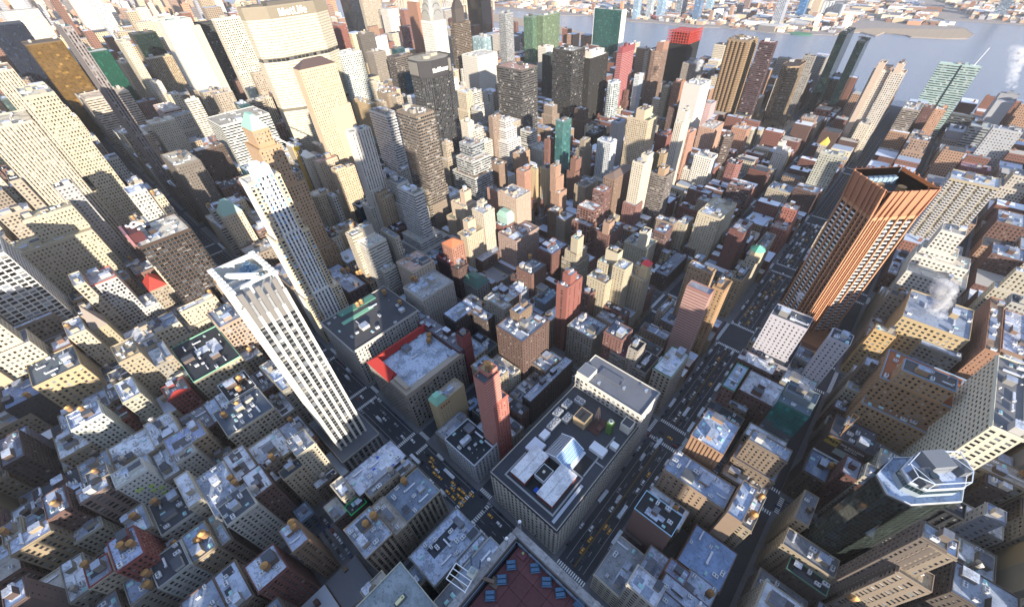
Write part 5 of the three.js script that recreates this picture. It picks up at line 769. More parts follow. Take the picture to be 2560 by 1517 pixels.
// orange brick tower turned 45 degrees, with flared crown
{
  const cx = 373, cz = 46.8, root = base('office_tower', cx, 0, cz); tag(root, 'orange-brown brick tower turned diagonally, with deep fins and a flared open crown', 'office tower'); reserve(345, 402, 20, 75, 169); root.rotation.y = -Math.PI / 4;
  // local axes: +x runs to the near-right (south-east), -z runs north-east; the sunlit face is -x ... built as a square of half side 19.2
  const a = 18.4, G = newG(), hb = 145, brick = 'b8743f';
  for (const [x0, x1, z0, z1] of [[-a, a, -a, a]]) { const g = new Geo(); g.box(x0, x1, 0, hb, z0, z1); put('wall', g, wallMat(brick), root); }
  const fins = new Geo(), sp = new Geo(), flare = new Geo(), cross = new Geo();
  for (let f = 0; f < 4; f++) {
    const c = Math.cos(f * Math.PI / 2), s = Math.sin(f * Math.PI / 2), Q = (u, y, d) => [u * c + (a + d) * s, y, -u * s + (a + d) * c], n = [s, 0, c], e = [c, 0, -s], E = [-c, 0, s];
    const slab = (g, u0, u1, v0, v1, d, col = WH) => { g.quad(Q(u0, v0, d), Q(u1, v0, d), Q(u1, v1, d), Q(u0, v1, d), n, col, (u1 - u0) / 24, (v1 - v0) / 24); g.quad(Q(u1, v0, d), Q(u1, v0, 0), Q(u1, v1, 0), Q(u1, v1, d), e, col, .05, (v1 - v0) / 24); g.quad(Q(u0, v0, 0), Q(u0, v0, d), Q(u0, v1, d), Q(u0, v1, 0), E, col, .05, (v1 - v0) / 24); g.quad(Q(u0, v1, d), Q(u1, v1, d), Q(u1, v1, 0), Q(u0, v1, 0), [0, 1, 0], col, .1, .05); };
    let us = [-18.4, -11, -3.6, 3.8, 8.6, 13.4, 18.4]; if (f === 0) us = us.map((v) => -v).reverse();                 // three wide bays, then two arcade columns by the corner
    for (const u of us) slab(fins, u - .6, u + .6, 0, hb + 3, 1.9);
    for (let b = 0; b < 6; b++) {
      const u0 = us[b] + .7, u1 = us[b + 1] - .7, wide = us[b + 1] - us[b] > 6;
      for (let y = 10; y < hb - 3; y += 4) {
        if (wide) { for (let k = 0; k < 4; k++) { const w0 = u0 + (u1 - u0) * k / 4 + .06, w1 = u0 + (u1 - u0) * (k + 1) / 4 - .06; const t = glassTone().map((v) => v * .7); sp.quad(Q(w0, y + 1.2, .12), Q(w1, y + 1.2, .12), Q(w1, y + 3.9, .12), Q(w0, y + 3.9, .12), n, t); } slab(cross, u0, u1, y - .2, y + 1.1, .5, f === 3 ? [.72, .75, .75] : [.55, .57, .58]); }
        else { const m = u0 + 1.2; sp.quad(Q(u0 + .3, y + .6, .1), Q(m + 1, y + .6, .1), Q(m + 1, y + 3.2, .1), Q(u0 + .3, y + 3.2, .1), n, [.01, .011, .013]); slab(flare, m + 1.2, u1, y, y + 4, .8); }
      }
      slab(fins, u0, u1, hb - 3, hb, .9);
      // flared brick panel of the crown
      flare.quad(Q(u0 - .1, hb, .4), Q(u1 + .1, hb, .4), Q(u1 + .1, 168, 3.2), Q(u0 - .1, 168, 3.2), [n[0] * .99, -.12, n[2] * .99], WH, (u1 - u0) / 24, 1); 
    }
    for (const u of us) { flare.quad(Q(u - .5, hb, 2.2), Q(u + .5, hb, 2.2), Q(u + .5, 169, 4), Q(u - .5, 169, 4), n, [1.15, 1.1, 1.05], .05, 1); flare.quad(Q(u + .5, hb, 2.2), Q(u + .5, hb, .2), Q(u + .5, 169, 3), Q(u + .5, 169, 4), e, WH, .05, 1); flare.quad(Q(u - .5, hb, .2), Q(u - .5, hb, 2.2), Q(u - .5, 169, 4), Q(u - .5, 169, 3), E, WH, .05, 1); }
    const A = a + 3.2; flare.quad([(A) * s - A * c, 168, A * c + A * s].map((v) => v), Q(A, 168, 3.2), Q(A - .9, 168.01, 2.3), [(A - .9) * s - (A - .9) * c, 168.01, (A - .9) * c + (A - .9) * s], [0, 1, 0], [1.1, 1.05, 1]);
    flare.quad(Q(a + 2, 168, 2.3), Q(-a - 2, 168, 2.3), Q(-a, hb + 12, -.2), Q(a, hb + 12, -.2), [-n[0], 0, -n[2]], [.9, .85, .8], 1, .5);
  }
  put('brick_fin', fins, wallMat('c08048'), root); put('crown', flare, wallMat('b06c3c'), root); put('windows', sp, paneMat, root, 'stuff'); put('spandrels', cross, plain('ffffff', .6), root, 'stuff');
  part(root, 'roof', '26282c', .9, (g) => g.box(-a, a, hb, hb + 12.05, -a, a));
  for (let k = 0; k < 7; k++) part(root, 'cooling_box', '7f95a6', .5, (g) => { const x = -14.5 + k * 4.3, z = -14.6; g.box(x, x + 3.7, hb + 12.1, hb + 18, z - 2.4, z + 2.2); g.cyl(x + 1.85, z, 1.5, 1.5, hb + 18, hb + 18.6, 12, [.5, .52, .55]); });
  part(root, 'roof_drum', 'a07a4c', .8, (g) => g.cyl(6, 4, 3.2, 3.2, hb + 12.1, hb + 18, 16)); part(root, 'roof_house', 'b0875c', .8, (g) => { g.box(-8, -1, hb + 12.1, hb + 16, -9, -4); g.box(-4, 14, hb + 12.1, hb + 14, 9, 11); });
  building('low brick podium at the foot of the diagonal orange tower', [[334, 398, 18, 74.5, 12, 'N', 'a9693b', '7d5538']], { bare: 1 });
}
// bronze and teal glass tower with chamfered corners
{
  const cx = 135, cz = 120, h = 118, P = [[139, 107.2], [123.3, 102.9], [115.2, 108.8], [116.3, 118.2], [133.8, 136.1], [144.2, 136.2], [156.1, 128], [150.2, 119.8]].map(([x, z]) => [x - cx, z - cz]);
  const root = base('glass_tower', cx, 0, cz); tag(root, 'dark bronze and teal glass tower with chamfered corners and white roof screens', 'glass tower'); reserve(114, 157, 102, 137, h);
  const G = newG(); GLASS = [1, 1, 1]; prism(G, P, 0, h, 'G1.6,3.4', '2a3432', cx, cz, { parapet: 1.2, dist: 500 }); flush(G, root, '4a4642', '9fb0c8', { rimHex: 'b9c4cf' });
  const p2 = P.map(([x, z]) => [x * .72 + 1, z * .72 + 1]), G2 = newG(); prism(G2, p2, h, h + 8, 'G1.6,3.4', '1f3336', cx, cz, { parapet: 1, dist: 500 }); const s = new THREE.Group(); s.name = 'upper_storey'; root.add(s); flush(G2, s, '8797a4', 'b5c2d8', { rimHex: 'c9d2dc' });
  part(root, 'screen', '8d9094', .6, (g) => { g.rbox(4, -1, 9, 11, h + 8, h + 15, .8, [.6, .62, .64]); g.rbox(-8, -3, 8, 8, h + 8, h + 13, .8, [.35, .37, .4]); g.rbox(9, 9, 7, 5, h + 8, h + 13, .8, [.4, .42, .45]); });
  part(root, 'white_frame', 'c9d2dd', .5, (g) => { const e = p2.map(([x, z]) => [x * .95, h + 14, z * .95]); e.forEach((q, k) => { g.bar(q, e[(k + 1) % 8], .35); g.bar([q[0], h + 8, q[2]], q, .3); }); g.bar(e[1], e[3], .25); g.bar(e[5], e[7], .25); g.bar(e[6], e[0], .25); });
  part(root, 'fan_deck', '39424a', .6, (g) => { for (const [x, z] of [[-9, -5], [-6.5, -1]]) g.cyl(x, z, 1.8, 1.8, h + 13, h + 13.6, 14, [.7, .8, .85]); });
}
// ---------- the tower under the camera: podium, shaft, mast and the red terrace ----------
{
  const root = base('skyscraper', -80, 0, 45); tag(root, 'limestone skyscraper under the viewpoint, seen only as its terrace wall', 'skyscraper');
  const G = newG(), st = 'V3.4,.45'; for (const [x0, x1, z0, z1, y0, y1] of [[-144, -16, 16, 74.5, 0, 24], [-122, -38, 18, 72, 24, 90], [-112, -49.4, 20.6, 70, 90, 266.6], [-104, -64.5, 38, 62, 266.6, 318]]) prism(G, rect(x0 + 80, x1 + 80, z0 - 45, z1 - 45), y0, y1, 'N', 'a99f8e', -80, 45, { parapet: 0 });
  flush(G, root, 'a99f8e', '8a8a8a');
  part(root, 'mast', 'b9bcc0', .4, (g) => { g.cyl(-4, 5, 9, 6, 318, 372, 12); g.cyl(-4, 5, 3, 1, 372, 440, 8); });
  reserve(-144, -16, 16, 74.5, 266);
  const ty = 267, deck = base('roof_terrace', -60, ty, 30); tag(deck, 'red tiled setback terrace with stone parapet at the bottom edge of the picture', 'terrace');
  const red = [.115, .105, .125, .1, .135].map((r, k) => new THREE.MeshStandardMaterial({ color: new THREE.Color(r * 1.05, r * .40, r * .40), map: pitchTex, roughness: .9 }));
  part(deck, 'tile_bed', '241a1c', .95, (g) => g.box(-18, 10.2, -.3, -.06, -9.2, 12));
  const tg = new THREE.BoxGeometry(1.93, .12, 1.93); tg.translate(0, -.02, 0);
  for (let i = 0; i < 11; i++) for (let j = 0; j < 9; j++) { const x = 8.2 - i * 1.97, z = -7 + j * 1.97; if (x < -12) continue; const m = mesh('tile', tg, pick(red), deck); m.position.set(x, R(-.012, .012), z); }
  const stone = plain('9b9797', .9), cope = new THREE.BoxGeometry(.86, .22, 2.2);
  part(deck, 'parapet_wall', '8b8682', .9, (g) => { g.box(9.6, 10.5, -.3, .95, -9.5, 12); g.box(-18, 9.6, -.3, .95, -9.5, -8.7); });
  const cm = [.30, .36, .33, .27].map((k) => new THREE.MeshStandardMaterial({ color: new THREE.Color(k, k * .97, k * .95), map: roofTex, roughness: .9 }));
  for (let k = 0; k < 9; k++) { const m = mesh('coping_stone', cope, cm[k % 4], deck); m.position.set(10.05, 1.06, -7.9 + k * 2.24); if (k > 4 && k < 7) for (let q = 0; q < 3; q++) { const r = mesh('coping_scallop', new THREE.CylinderGeometry(.36, .36, .86, 12), cm[(k + q) % 4], deck); r.rotation.z = Math.PI / 2; r.position.set(10.05, 1.14, -8.7 + k * 2.24 + q * .74); } }
  for (let k = 0; k < 12; k++) { const m = mesh('coping_stone', cope, cm[(k * 3 + 1) % 4], deck); m.rotation.y = Math.PI / 2; m.position.set(8.4 - k * 2.24, 1.06, -9.1); }
  part(deck, 'cable_tray', '77808c', .5, (g) => { g.box(9.2, 9.5, .02, .2, -8.2, 12); g.bar([9.25, .7, -8.4], [9.25, .7, 12], .08); g.bar([-18, .7, -8.4], [9.25, .7, -8.4], .08); for (let k = 0; k < 14; k++) g.box(9.18, 9.52, .2, .24, -7.6 + k * 1.5, -6.9 + k * 1.5, [.4, .45, .5]); g.box(-18, 9, .02, .16, -8.6, -8.3, [.3, .32, .35]); });
  part(deck, 'paving_square', '6d4148', .9, (g) => { g.box(8.3, 9.5, .1, .2, -7.6, -6.5); g.box(8.25, 9.55, .04, .1, -7.65, -6.45, [.5, .5, .5]); });
  part(deck, 'drain_cap', '8fae6a', .6, (g) => g.cyl(8.9, -7.05, .16, .16, .2, .32, 10));
  // floodlight fixtures in pairs of louvred boxes
  const fl = [[-52.9, 22.7], [-54.7, 22.9], [-56.7, 23.0], [-51.3, 25.0], [-51.5, 26.9], [-51.3, 28.7], [-50.7, 31.0], [-58.5, 24.2]];
  const names = ['farther left of the two nearest the parapet corner', 'second along the left row from the parapet corner', 'third along the left row from the parapet corner', 'first along the right row by the parapet corner', 'second along the right row from the parapet corner', 'third along the right row from the parapet corner', 'turned askew at the bottom edge, right row', 'at the bottom edge, left row'];
  fl.forEach(([x, z], i) => {
    const f = base('floodlight', x, ty + .05, z); f.scale.setScalar(.66); f.rotation.y = -0.818 + (i === 6 ? -.7 : i === 7 ? .7 : R(-.08, .08)); tag(f, `blue-grey louvred floodlight on the red terrace, ${names[i]}`, 'floodlight', 'floodlights on the red terrace');
    part(f, 'stand', '2d4252', .5, (g) => { g.box(-.85, .85, 0, .12, -.72, .72); for (const q of [-.85, .8]) g.box(q, q + .06, .1, .5, -.7, .7); });
    for (const q of [-.36, .36]) { const b = part(f, 'lamp_box', '3f5f78', .4, (g) => { g.box(-.78, .78, .14, .5, q - .31, q + .31, [.55, .6, .65]); }, .3); const l = new Geo(); for (let k = 0; k < 11; k++) for (let r = 0; r < 4; r++) l.box(-.72 + k * .13, -.64 + k * .13, .5, .53, q - .25 + r * .13, q - .17 + r * .13, k % 2 ? [1.0, 1.1, 1.2] : [.6, .8, 1]); put('louvre', l, plain('6f8ea3', .4), b); }
    part(f, 'front_bar', '48708e', .4, (g) => g.bar([-.85, .3, .78], [.85, .3, .78], .14));
  });
  // lamp posts on the parapet
  [[-49.3, 20.2, 'standing at the parapet corner'], [-51.7, 20.3, 'standing midway along the left parapet'], [-54.6, 20.3, 'standing nearest the bottom edge of the left parapet']].forEach(([x, z, w]) => { const p = base('lamp_post', x, ty, z); tag(p, `thin lamp post with white globe ${w}`, 'lamp post', 'globe lamps on the terrace parapet'); part(p, 'post', '8a9096', .5, (g) => { g.cyl(0, .8, .06, .05, 0, 2.6, 8); g.bar([0, .3, .8], [0, 2.2, .1], .07); g.bar([-.3, .9, .8], [0, 2.2, .5], .05); }); const gl = mesh('globe', new THREE.SphereGeometry(.21, 14, 10), plain('e6e8ea', .4).clone(), p); gl.material.vertexColors = false; gl.position.set(0, 2.8, .7); part(p, 'bracket', '565b61', .5, (g) => g.box(-.14, .14, 2.45, 2.6, .55, .85)); });
  [[-50.4, 20.5], [-48.9, 23.0]].forEach(([x, z], i) => { const p = base('spike_post', x, ty, z); tag(p, i ? 'tiny black post on the right parapet of the red terrace' : 'black finned post with a grey box on the left parapet', 'post'); part(p, 'post', '1e2124', .5, (g) => { g.cyl(0, 0, .05, .05, .9, 2.2 - i, 6); g.box(-.09, .09, 1.9 - i, 2.4 - i, -.09, .09); }); if (!i) part(p, 'grey_box', '9aa2ab', .5, (g) => g.box(-.2, .3, .3, .8, .5, .9)); });
  const cl = base('window_cleaning_hoist', -57.6, ty, 20.6); tag(cl, 'white railed hoist with machinery hanging over the left parapet', 'hoist'); cl.rotation.y = .2;
  part(cl, 'railing', 'e3e5e4', .4, (g) => { for (const k of [-.9, -.3, .3, .9]) g.bar([k, 1.5, -2.4], [k, 1.5, .2], .09); g.bar([-.9, 1.5, -2.4], [.9, 1.5, -2.4], .1); g.bar([-1, 1.5, .2], [1, 1.5, .2], .1); for (const k of [-.9, .9]) g.bar([k, 1.5, .2], [k, .4, .2], .09); });
  part(cl, 'motor', 'b9b9ae', .5, (g) => { g.box(.5, 1.5, 1.1, 1.9, -.6, .3); g.box(.9, 1.4, 1.9, 2.2, -.4, .1, [.5, .6, .7]); }); part(cl, 'arm', '6b5a4c', .6, (g) => { g.bar([1, 1, .2], [1.7, .3, 2.2], .35); g.box(1.2, 2.2, 0, .2, 1.8, 2.8, [.8, .8, .8]); }); part(cl, 'pipe', '43505c', .4, (g) => { g.bar([1.4, .9, -.6], [2.4, 1.2, -1.4], .22); g.bar([1.4, .6, .4], [2.6, 1.2, -.2], .16); });
}

// ---------- special bits on buildings read off the photograph ----------
const hr = (s) => Object.entries(handRoots).find(([k]) => k.startsWith(s))[1];
{
  let r = hr('grey stone church'); const off = (o, x, z) => [x - o.position.x, z - o.position.z];
  { const [x, z] = [-4, 0]; part(r, 'steeple', '6e6c6c', .8, (g) => { g.box(x - 3, x + 3, 0, 34, z - 3, z + 3); g.cyl(x, z, 3.4, 1.4, 34, 46, 8, [.75, .32, .3], false); g.cyl(x, z, 1.4, .05, 46, 62, 8, [1, 1, 1], false); }); part(r, 'gable_roof', '553a35', .85, (g) => hip(g, [0, 14, -6, 6], 25.5, 7, 6)); }
  r = hr('cream apartment tower carrying'); { const [x, z] = off(r, 262, -97); part(r, 'roof_house', 'b8aa88', .9, (g) => g.box(x - 4, x + 4, 60, 80, z - 4, z + 4)); part(r, 'pyramid_roof', 'd23c42', .7, (g) => hip(g, [x - 4.6, x + 4.6, z - 4.6, z + 4.6], 80, 5, 4.6)); }
  r = hr('cream hotel with a green'); { const [x, z] = off(r, 366, -24); part(r, 'drum', 'a79c84', .9, (g) => g.cyl(x, z, 7, 7, 60, 74, 8)); part(r, 'dome_roof', '5fae96', .7, (g) => g.cyl(x, z, 7.8, .4, 74, 79, 8, WH, false)); }
  r = hr('dark brown ribbon-windowed'); { const [x, z] = off(r, -61, -444); const s = part(r, 'sign_board', '4a1f22', .8, (g) => { g.box(x - 5, x + 5, 128, 138, z - 11, z + 11); g.box(x - 7, x - 5, 128, 139, z - 12, z + 12, [4, 9, 9]); }); const t = lettering(r, 'ST :', 9, x + .5, 138.2, z, -1.2, 'efeae4', font, -Math.PI / 2); }
  r = hr('white office tower with number sign'); lettering(r, '600', 4.2, 3, 142, r.userData.zs ?? 23.3, 0, '8a8680');
  r = hr('grey concrete hospital tower'); part(r, 'round_emblem', '6a55a8', .5, (g) => { const n = 24; for (let k = 0; k < n; k++) { const a = k / n * 6.2832, b = (k + 1) / n * 6.2832; for (const [r0, c] of [[5, [1, 1, 1]], [3, [1.5, 1.5, 1.3]]]) g.tri([-8 - (5 - r0) * .03, 66, 0], [-8 - (5 - r0) * .03, 66 + r0 * Math.cos(a), r0 * Math.sin(a)], [-8 - (5 - r0) * .03, 66 + r0 * Math.cos(b), r0 * Math.sin(b)], c); } });
  r = hr('broad teal glass hospital'); part(r, 'roof_mast', 'e4e6e8', .4, (g) => g.bar([0, 118, 18], [0, 150, 24], .8)); part(r, 'dark_seam', '14282e', .5, (g) => g.box(-5.2, -4.4, 0, 122, 1, 3.4));
  r = hr('black-netted tower under construction'); part(r, 'steel_floor', 'a8392f', .7, (g) => { for (let k = 0; k < 5; k++) { g.box(-31, 30, 128 + k * 5, 128.8 + k * 5, -25, 26.5); for (let q = 0; q < 9; q++) { g.box(-31 + q * 7.5, -30 + q * 7.5, 128 + k * 5, 133 + k * 5, 25, 26.4); g.box(-31.4, -30.2, 128 + k * 5, 133 + k * 5, -25 + q * 6.2, -24 + q * 6.2); } } });
  for (const nm of ['tall fluted brown tower of rounded', 'brown octagonal apartment tower']) { r = hr(nm); const t = HAND.find((h) => h.label.startsWith(nm)).tiers[0], w = (t[1] - t[0]) / 2, d = (t[3] - t[2]) / 2; if (nm[0] === 't') for (let k = 0; k < 5; k++) { part(r, 'rounded_bay', '8d765a', .9, (g) => { const y = t[4] - 2; g.cyl(-w + (k + .5) * w * .4, d, w * .17, w * .17, 0, y, 10, WH); for (let f = 5; f < y; f += 3) g.cyl(-w + (k + .5) * w * .4, d, w * .175, w * .175, f, f + 1.3, 10, [.28, .27, .26], false); }); part(r, 'rounded_bay', '80694f', .9, (g) => { const y = t[4] - 2; g.cyl(-w, -d + (k + .5) * d * .4, d * .17, d * .17, 0, y, 10, WH); for (let f = 5; f < y; f += 3) g.cyl(-w, -d + (k + .5) * d * .4, d * .175, d * .175, f, f + 1.3, 10, [.28, .27, .26], false); }); } }
  r = hr('dark building with painted wall signs'); { const t = HAND.find((h) => h.label.startsWith('dark building with painted')).tiers[0], w = (t[1] - t[0]) / 2, d = (t[3] - t[2]) / 2, y = t[4]; part(r, 'wall_sign', 'b99a4a', .8, (g) => g.box(-w - .12, -w, y - 9, y - 1, -d + .5, -d + 9)); lettering(r, 'Regal', 2.6, -w - .2, y - 5, -d + 4.8, -Math.PI / 2, '2e2416'); part(r, 'wall_sign', '5a4a48', .8, (g) => g.box(-w - .1, -w, y - 9, y - 1, -d + 9.4, d - 2)); lettering(r, 'FUR GALLERIA', 1.6, -w - .2, y - 4, (9.4 - d + d - 2) / 2 - 0, -Math.PI / 2, 'cfc6bf'); lettering(r, 'BEST BUY', 1.3, -w - .2, y - 6.4, 3.7, -Math.PI / 2, 'cfc6bf'); part(r, 'wall_sign', 'aab0aa', .8, (g) => g.box(-w - .12, -w, y - 16, y - 9.4, -d + 9.2, d - 4)); part(r, 'rooftop_frame', 'b78d5c', .6, (g) => { g.bar([-w + 2, y + 6, -d + 6], [w, y + 8, -2], .7); g.bar([-w + 2, y + 6, -d + 6], [w, y + 8, -6], .5); for (let k = 0; k < 6; k++) g.bar([-w + 2 + k * 3, y + 6.3, -d + 6 + k * .5], [-w + 3.4 + k * 3, y, -d + 7 + k * .6], .25); g.bar([w, y + 8, -6], [w, y + 8, -2], .5); }); }
  r = hr('white facade building with lime'); { const t = HAND.find((h) => h.label.startsWith('white facade building')).tiers[0], w = (t[1] - t[0]) / 2, d = (t[3] - t[2]) / 2, y = t[4]; for (const [x, v, q] of [[-3, 12, 3.6], [3, 15, 2.4], [1.5, 20, 2.4], [6, 22, 2.6], [4, 28, 2.6]]) part(r, 'lime_frame', 'b7d84a', .6, (g) => { const X = x * w / 10, V = y - v, Z = d + .3; g.box(X - q / 2, X + q / 2, V - 1.3, V - .9, Z, Z + .4); g.box(X - q / 2, X + q / 2, V + .9, V + 1.3, Z, Z + .4); g.box(X - q / 2, X - q / 2 + .4, V - .9, V + .9, Z, Z + .4); g.box(X + q / 2 - .4, X + q / 2, V - .9, V + .9, Z, Z + .4); }); }
  r = hr('red fronted loft building with scrolled'); { const t = HAND.find((h) => h.label.startsWith('red fronted loft building with scrolled')).tiers[0], w = (t[1] - t[0]) / 2, d = (t[3] - t[2]) / 2; part(r, 'gable_front', 'a03430', .8, (g) => { for (let k = 0; k < 6; k++) { const q = w * (1 - k / 7); g.box(-q, q, t[4] + k * .9, t[4] + (k + 1) * .9, d - .6, d + .3 - k * .02); } }); }
  r = hr('broad building with a long white roof'); for (const [x, z] of [[4, -6], [-3, 0], [-9, 2], [8, 8]]) part(r, 'tarpaulin', '1f49b8', .6, (g) => { const y = HAND.find((h) => h.label.startsWith('broad building with a long')).tiers[0][4]; g.box(x, x + R(1, 2), y + .1, y + .9, z, z + R(1, 2)); });
  r = hr('large grey-green flat roof'); { const t = HAND.find((h) => h.label.startsWith('large grey-green')).tiers[0], y = t[4] + .05, w = (t[1] - t[0]) / 2; part(r, 'plant_unit', 'd6cfa0', .7, (g) => { g.box(w * .1 - 1, w * .1 + 4, y, y + 1.6, -2, -.4); g.box(w * .1 + 2.6, w * .1 + 3.4, y + 1.6, y + 1.65, -1.5, -.9, [.1, .1, .1]); }); part(r, 'unit_pad', '4d565c', .8, (g) => g.box(w * .1 - 1.8, w * .1 + 5, y, y + .15, -2.6, .3)); part(r, 'roof_box', '8fa0b0', .7, (g) => g.box(-5, -2, y, y + 1, 2, 3.4)); }
  r = hr('long white stone office block'); part(r, 'rust_stain_roof', 'a89684', .9, (g) => g.box(-2, 34, 47, 47.1, 6, 30)); part(r, 'green_penthouse', '4f7d6c', .8, (g) => { g.box(-20, 20, 46, 50, -28, -20); g.box(-24, 10, 46, 49, -14, -9, [2.4, 2, 1.8]); });
  r = hr('cream building with green mansard corner'); { const t = HAND.find((h) => h.label.startsWith('cream building with green mansard')).tiers[0], w = (t[1] - t[0]) / 2, d = (t[3] - t[2]) / 2, y = t[4]; part(r, 'green_mansard_roof', '7fb39c', .7, (g) => hip(g, [-w - .3, -w + 11, -d, d], y + .9, 6, 3)); part(r, 'arched_panel', '8a5a34', .8, (g) => { for (let k = 0; k < 4; k++) g.box(-w + 3 + k * 2.6, -w + 4.6 + k * 2.6, y - 6, y - 3, d, d + .1); }); part(r, 'stair_window', '3a2c20', .5, (g) => { for (let k = 0; k < 4; k++) for (let q = 0; q < 8; q++) g.box(-w + 3 + k * 3, -w + 3.7 + k * 3, y - 12 - q * 4, y - 10.9 - q * 4, d, d + .06); }); }
}
// ---------- other buildings of the grid, filling the lots between ----------
const SAMP = [];                                                        // points of the read-off buildings that must stay in view
for (const [x0, x1, z0, z1, h] of taken2) { if (h < 10 || h > 300) continue; for (const fx of [0.05, .35, .65, .95]) for (const fz of [0.05, .5, .95]) SAMP.push([x0 + (x1 - x0) * fx, h, z0 + (z1 - z0) * fz]); const X = CAM.x < x0 ? x0 : CAM.x > x1 ? x1 : null, Z = CAM.z < z0 ? z0 : CAM.z > z1 ? z1 : null; for (const f of [.5, .7, .85]) { for (const q of [.1, .5, .9]) { if (X !== null) SAMP.push([X, h * f, z0 + (z1 - z0) * q]); if (Z !== null) SAMP.push([x0 + (x1 - x0) * q, h * f, Z]); } } }
// streets that must stay in view
for (let x = 20; x < 640; x += 12) for (const o of [-9, 0, 9]) SAMP.push([x, 1, o]); for (let z = -70; z > -330; z -= 10) for (const o of [-9, 0, 9]) SAMP.push([o, 1, z]);
for (let x = -108; x < -80; x += 6) for (let z = -160; z < -100; z += 6) SAMP.push([x, 1, z]);
function maxHeight(x0, x1, z0, z1) {
  let m = 1e9;
  for (const [px, py, pz] of SAMP) {
    if (px > x0 - .5 && px < x1 + .5 && pz > z0 - .5 && pz < z1 + .5) continue;
    const dx = px - CAM.x, dz = pz - CAM.z; let t0 = 0, t1 = 1;
    for (const [o, d, a, b] of [[CAM.x, dx, x0, x1], [CAM.z, dz, z0, z1]]) { if (Math.abs(d) < 1e-6) { if (o < a || o > b) { t1 = -1; break; } continue; } let p = (a - o) / d, q = (b - o) / d; if (p > q) [p, q] = [q, p]; t0 = Math.max(t0, p); t1 = Math.min(t1, q); }
    if (t1 <= t0) continue; const y = CAM.y + (py - CAM.y) * t1; if (y < m) m = y;
  }
  return m - .5;
}
let wallMat2; const LOTS = [];
function zone(x, z) { // typical height and palette
  if (x < -15 && z > -420) return [38, 62, 'loft']; if (x < -15) return [45, 120, 'mid'];
  if (z < -640 && x < 640) return [45, 150, 'mid']; if (z < -420 && x < 480) return [40, 110, 'mid'];
  if (z > 15 && x < 480) return [34, 64, 'loft']; if (z > 15) return [14, 46, 'flat'];
  if (x < 170 && z < -90) return [22, 52, 'loft']; if (x < 480) return [13, 34, 'row']; if (x < 860) return [14, 40, 'row']; return [16, 70, 'flat'];
}
const hits = (x0, x1, z0, z1, m = .4) => taken2.some((t) => x0 < t[1] - m && x1 > t[0] + m && z0 < t[3] - m && z1 > t[2] + m);
const PARK = [905, 1052, -318, -150];
for (let n = 60; n >= 28; n--) for (let k = -2; k < AVE.length; k++) {
  const X0 = k < 0 ? -1700 + (k + 2) * 700 : AVE[k][0] + AVE[k][1], X1 = k < 0 ? (k === -2 ? -1000 : -326) : k + 1 < AVE.length ? AVE[k + 1][0] - AVE[k + 1][1] : SHORE - 50, Z0 = ST[n] + halfSt(n), Z1 = ST[n - 1] - halfSt(n - 1), zm = (Z0 + Z1) / 2;
  for (const row of [0, 1]) { let x = X0; while (x < X1 - 6) {
    const [a, b, pal] = zone(x, zm), edge = x < X0 + 3 || x > X1 - 34, w = Math.min(X1 - x, pal === 'row' ? (edge ? R(16, 24) : R(6.5, 15)) : pal === 'loft' ? R(9, 26) : R(18, 42)), z0 = row ? zm + R(.2, 3) : Z0, z1 = row ? Z1 : zm - R(.2, 3), x1 = X1 - x - w < 6 ? X1 : x + w;
    let c = [x, x1 - .15, z0, z1]; x = x1;
    if (c[1] > PARK[0] && c[0] < PARK[1] && c[3] > PARK[2] && c[2] < PARK[3]) continue;
    if (c[0] > -110 && c[0] < -80 && c[2] > -165 && c[3] < -95) continue;                       // the car park
    if (c[0] > -235 && c[1] < -90 && c[2] > -660 && c[3] < -560 && n >= 41) continue;           // the square with bare trees
    if (hits(...c)) { // shrink away from what is there
      const inner = taken2.filter((t) => c[0] < t[1] && c[1] > t[0] && c[2] < t[3] && c[3] > t[2]);
      for (const t of inner) { const opts = [[c[0], Math.min(c[1], t[0] - .2), c[2], c[3]], [Math.max(c[0], t[1] + .2), c[1], c[2], c[3]], [c[0], c[1], c[2], Math.min(c[3], t[2] - .2)], [c[0], c[1], Math.max(c[2], t[3] + .2), c[3]]]; c = opts.reduce((p, q) => (Math.max(0, q[1] - q[0]) * Math.max(0, q[3] - q[2]) > Math.max(0, p[1] - p[0]) * Math.max(0, p[3] - p[2]) ? q : p)); }
      if (c[1] - c[0] < 5 || c[3] - c[2] < 6 || hits(...c, .1)) continue;
    }
    let h = R(a, b) * (edge && pal !== 'mid' ? 1.35 : 1) * (rnd() < .12 ? 1.5 : 1);
    const cx = (c[0] + c[1]) / 2, cz = (c[2] + c[3]) / 2, p = toPx(cx, h, cz), inView = p[2] < 1 && p[0] > -120 && p[0] < 2680 && p[1] > -60 && p[1] < 1620;
    if (!inView && (Math.hypot(cx - CAM.x, cz - CAM.z) > 900 || cx > 300)) continue;
    const mh = maxHeight(...c); h = Math.min(h, mh); if (h < 6) { if (mh < 4.5) continue; h = Math.max(h, 5); }
    LOTS.push({ c, h, pal, inView, d: Math.hypot(cx - CAM.x, CAM.y - h, cz - CAM.z), p, edge });
  } }
}
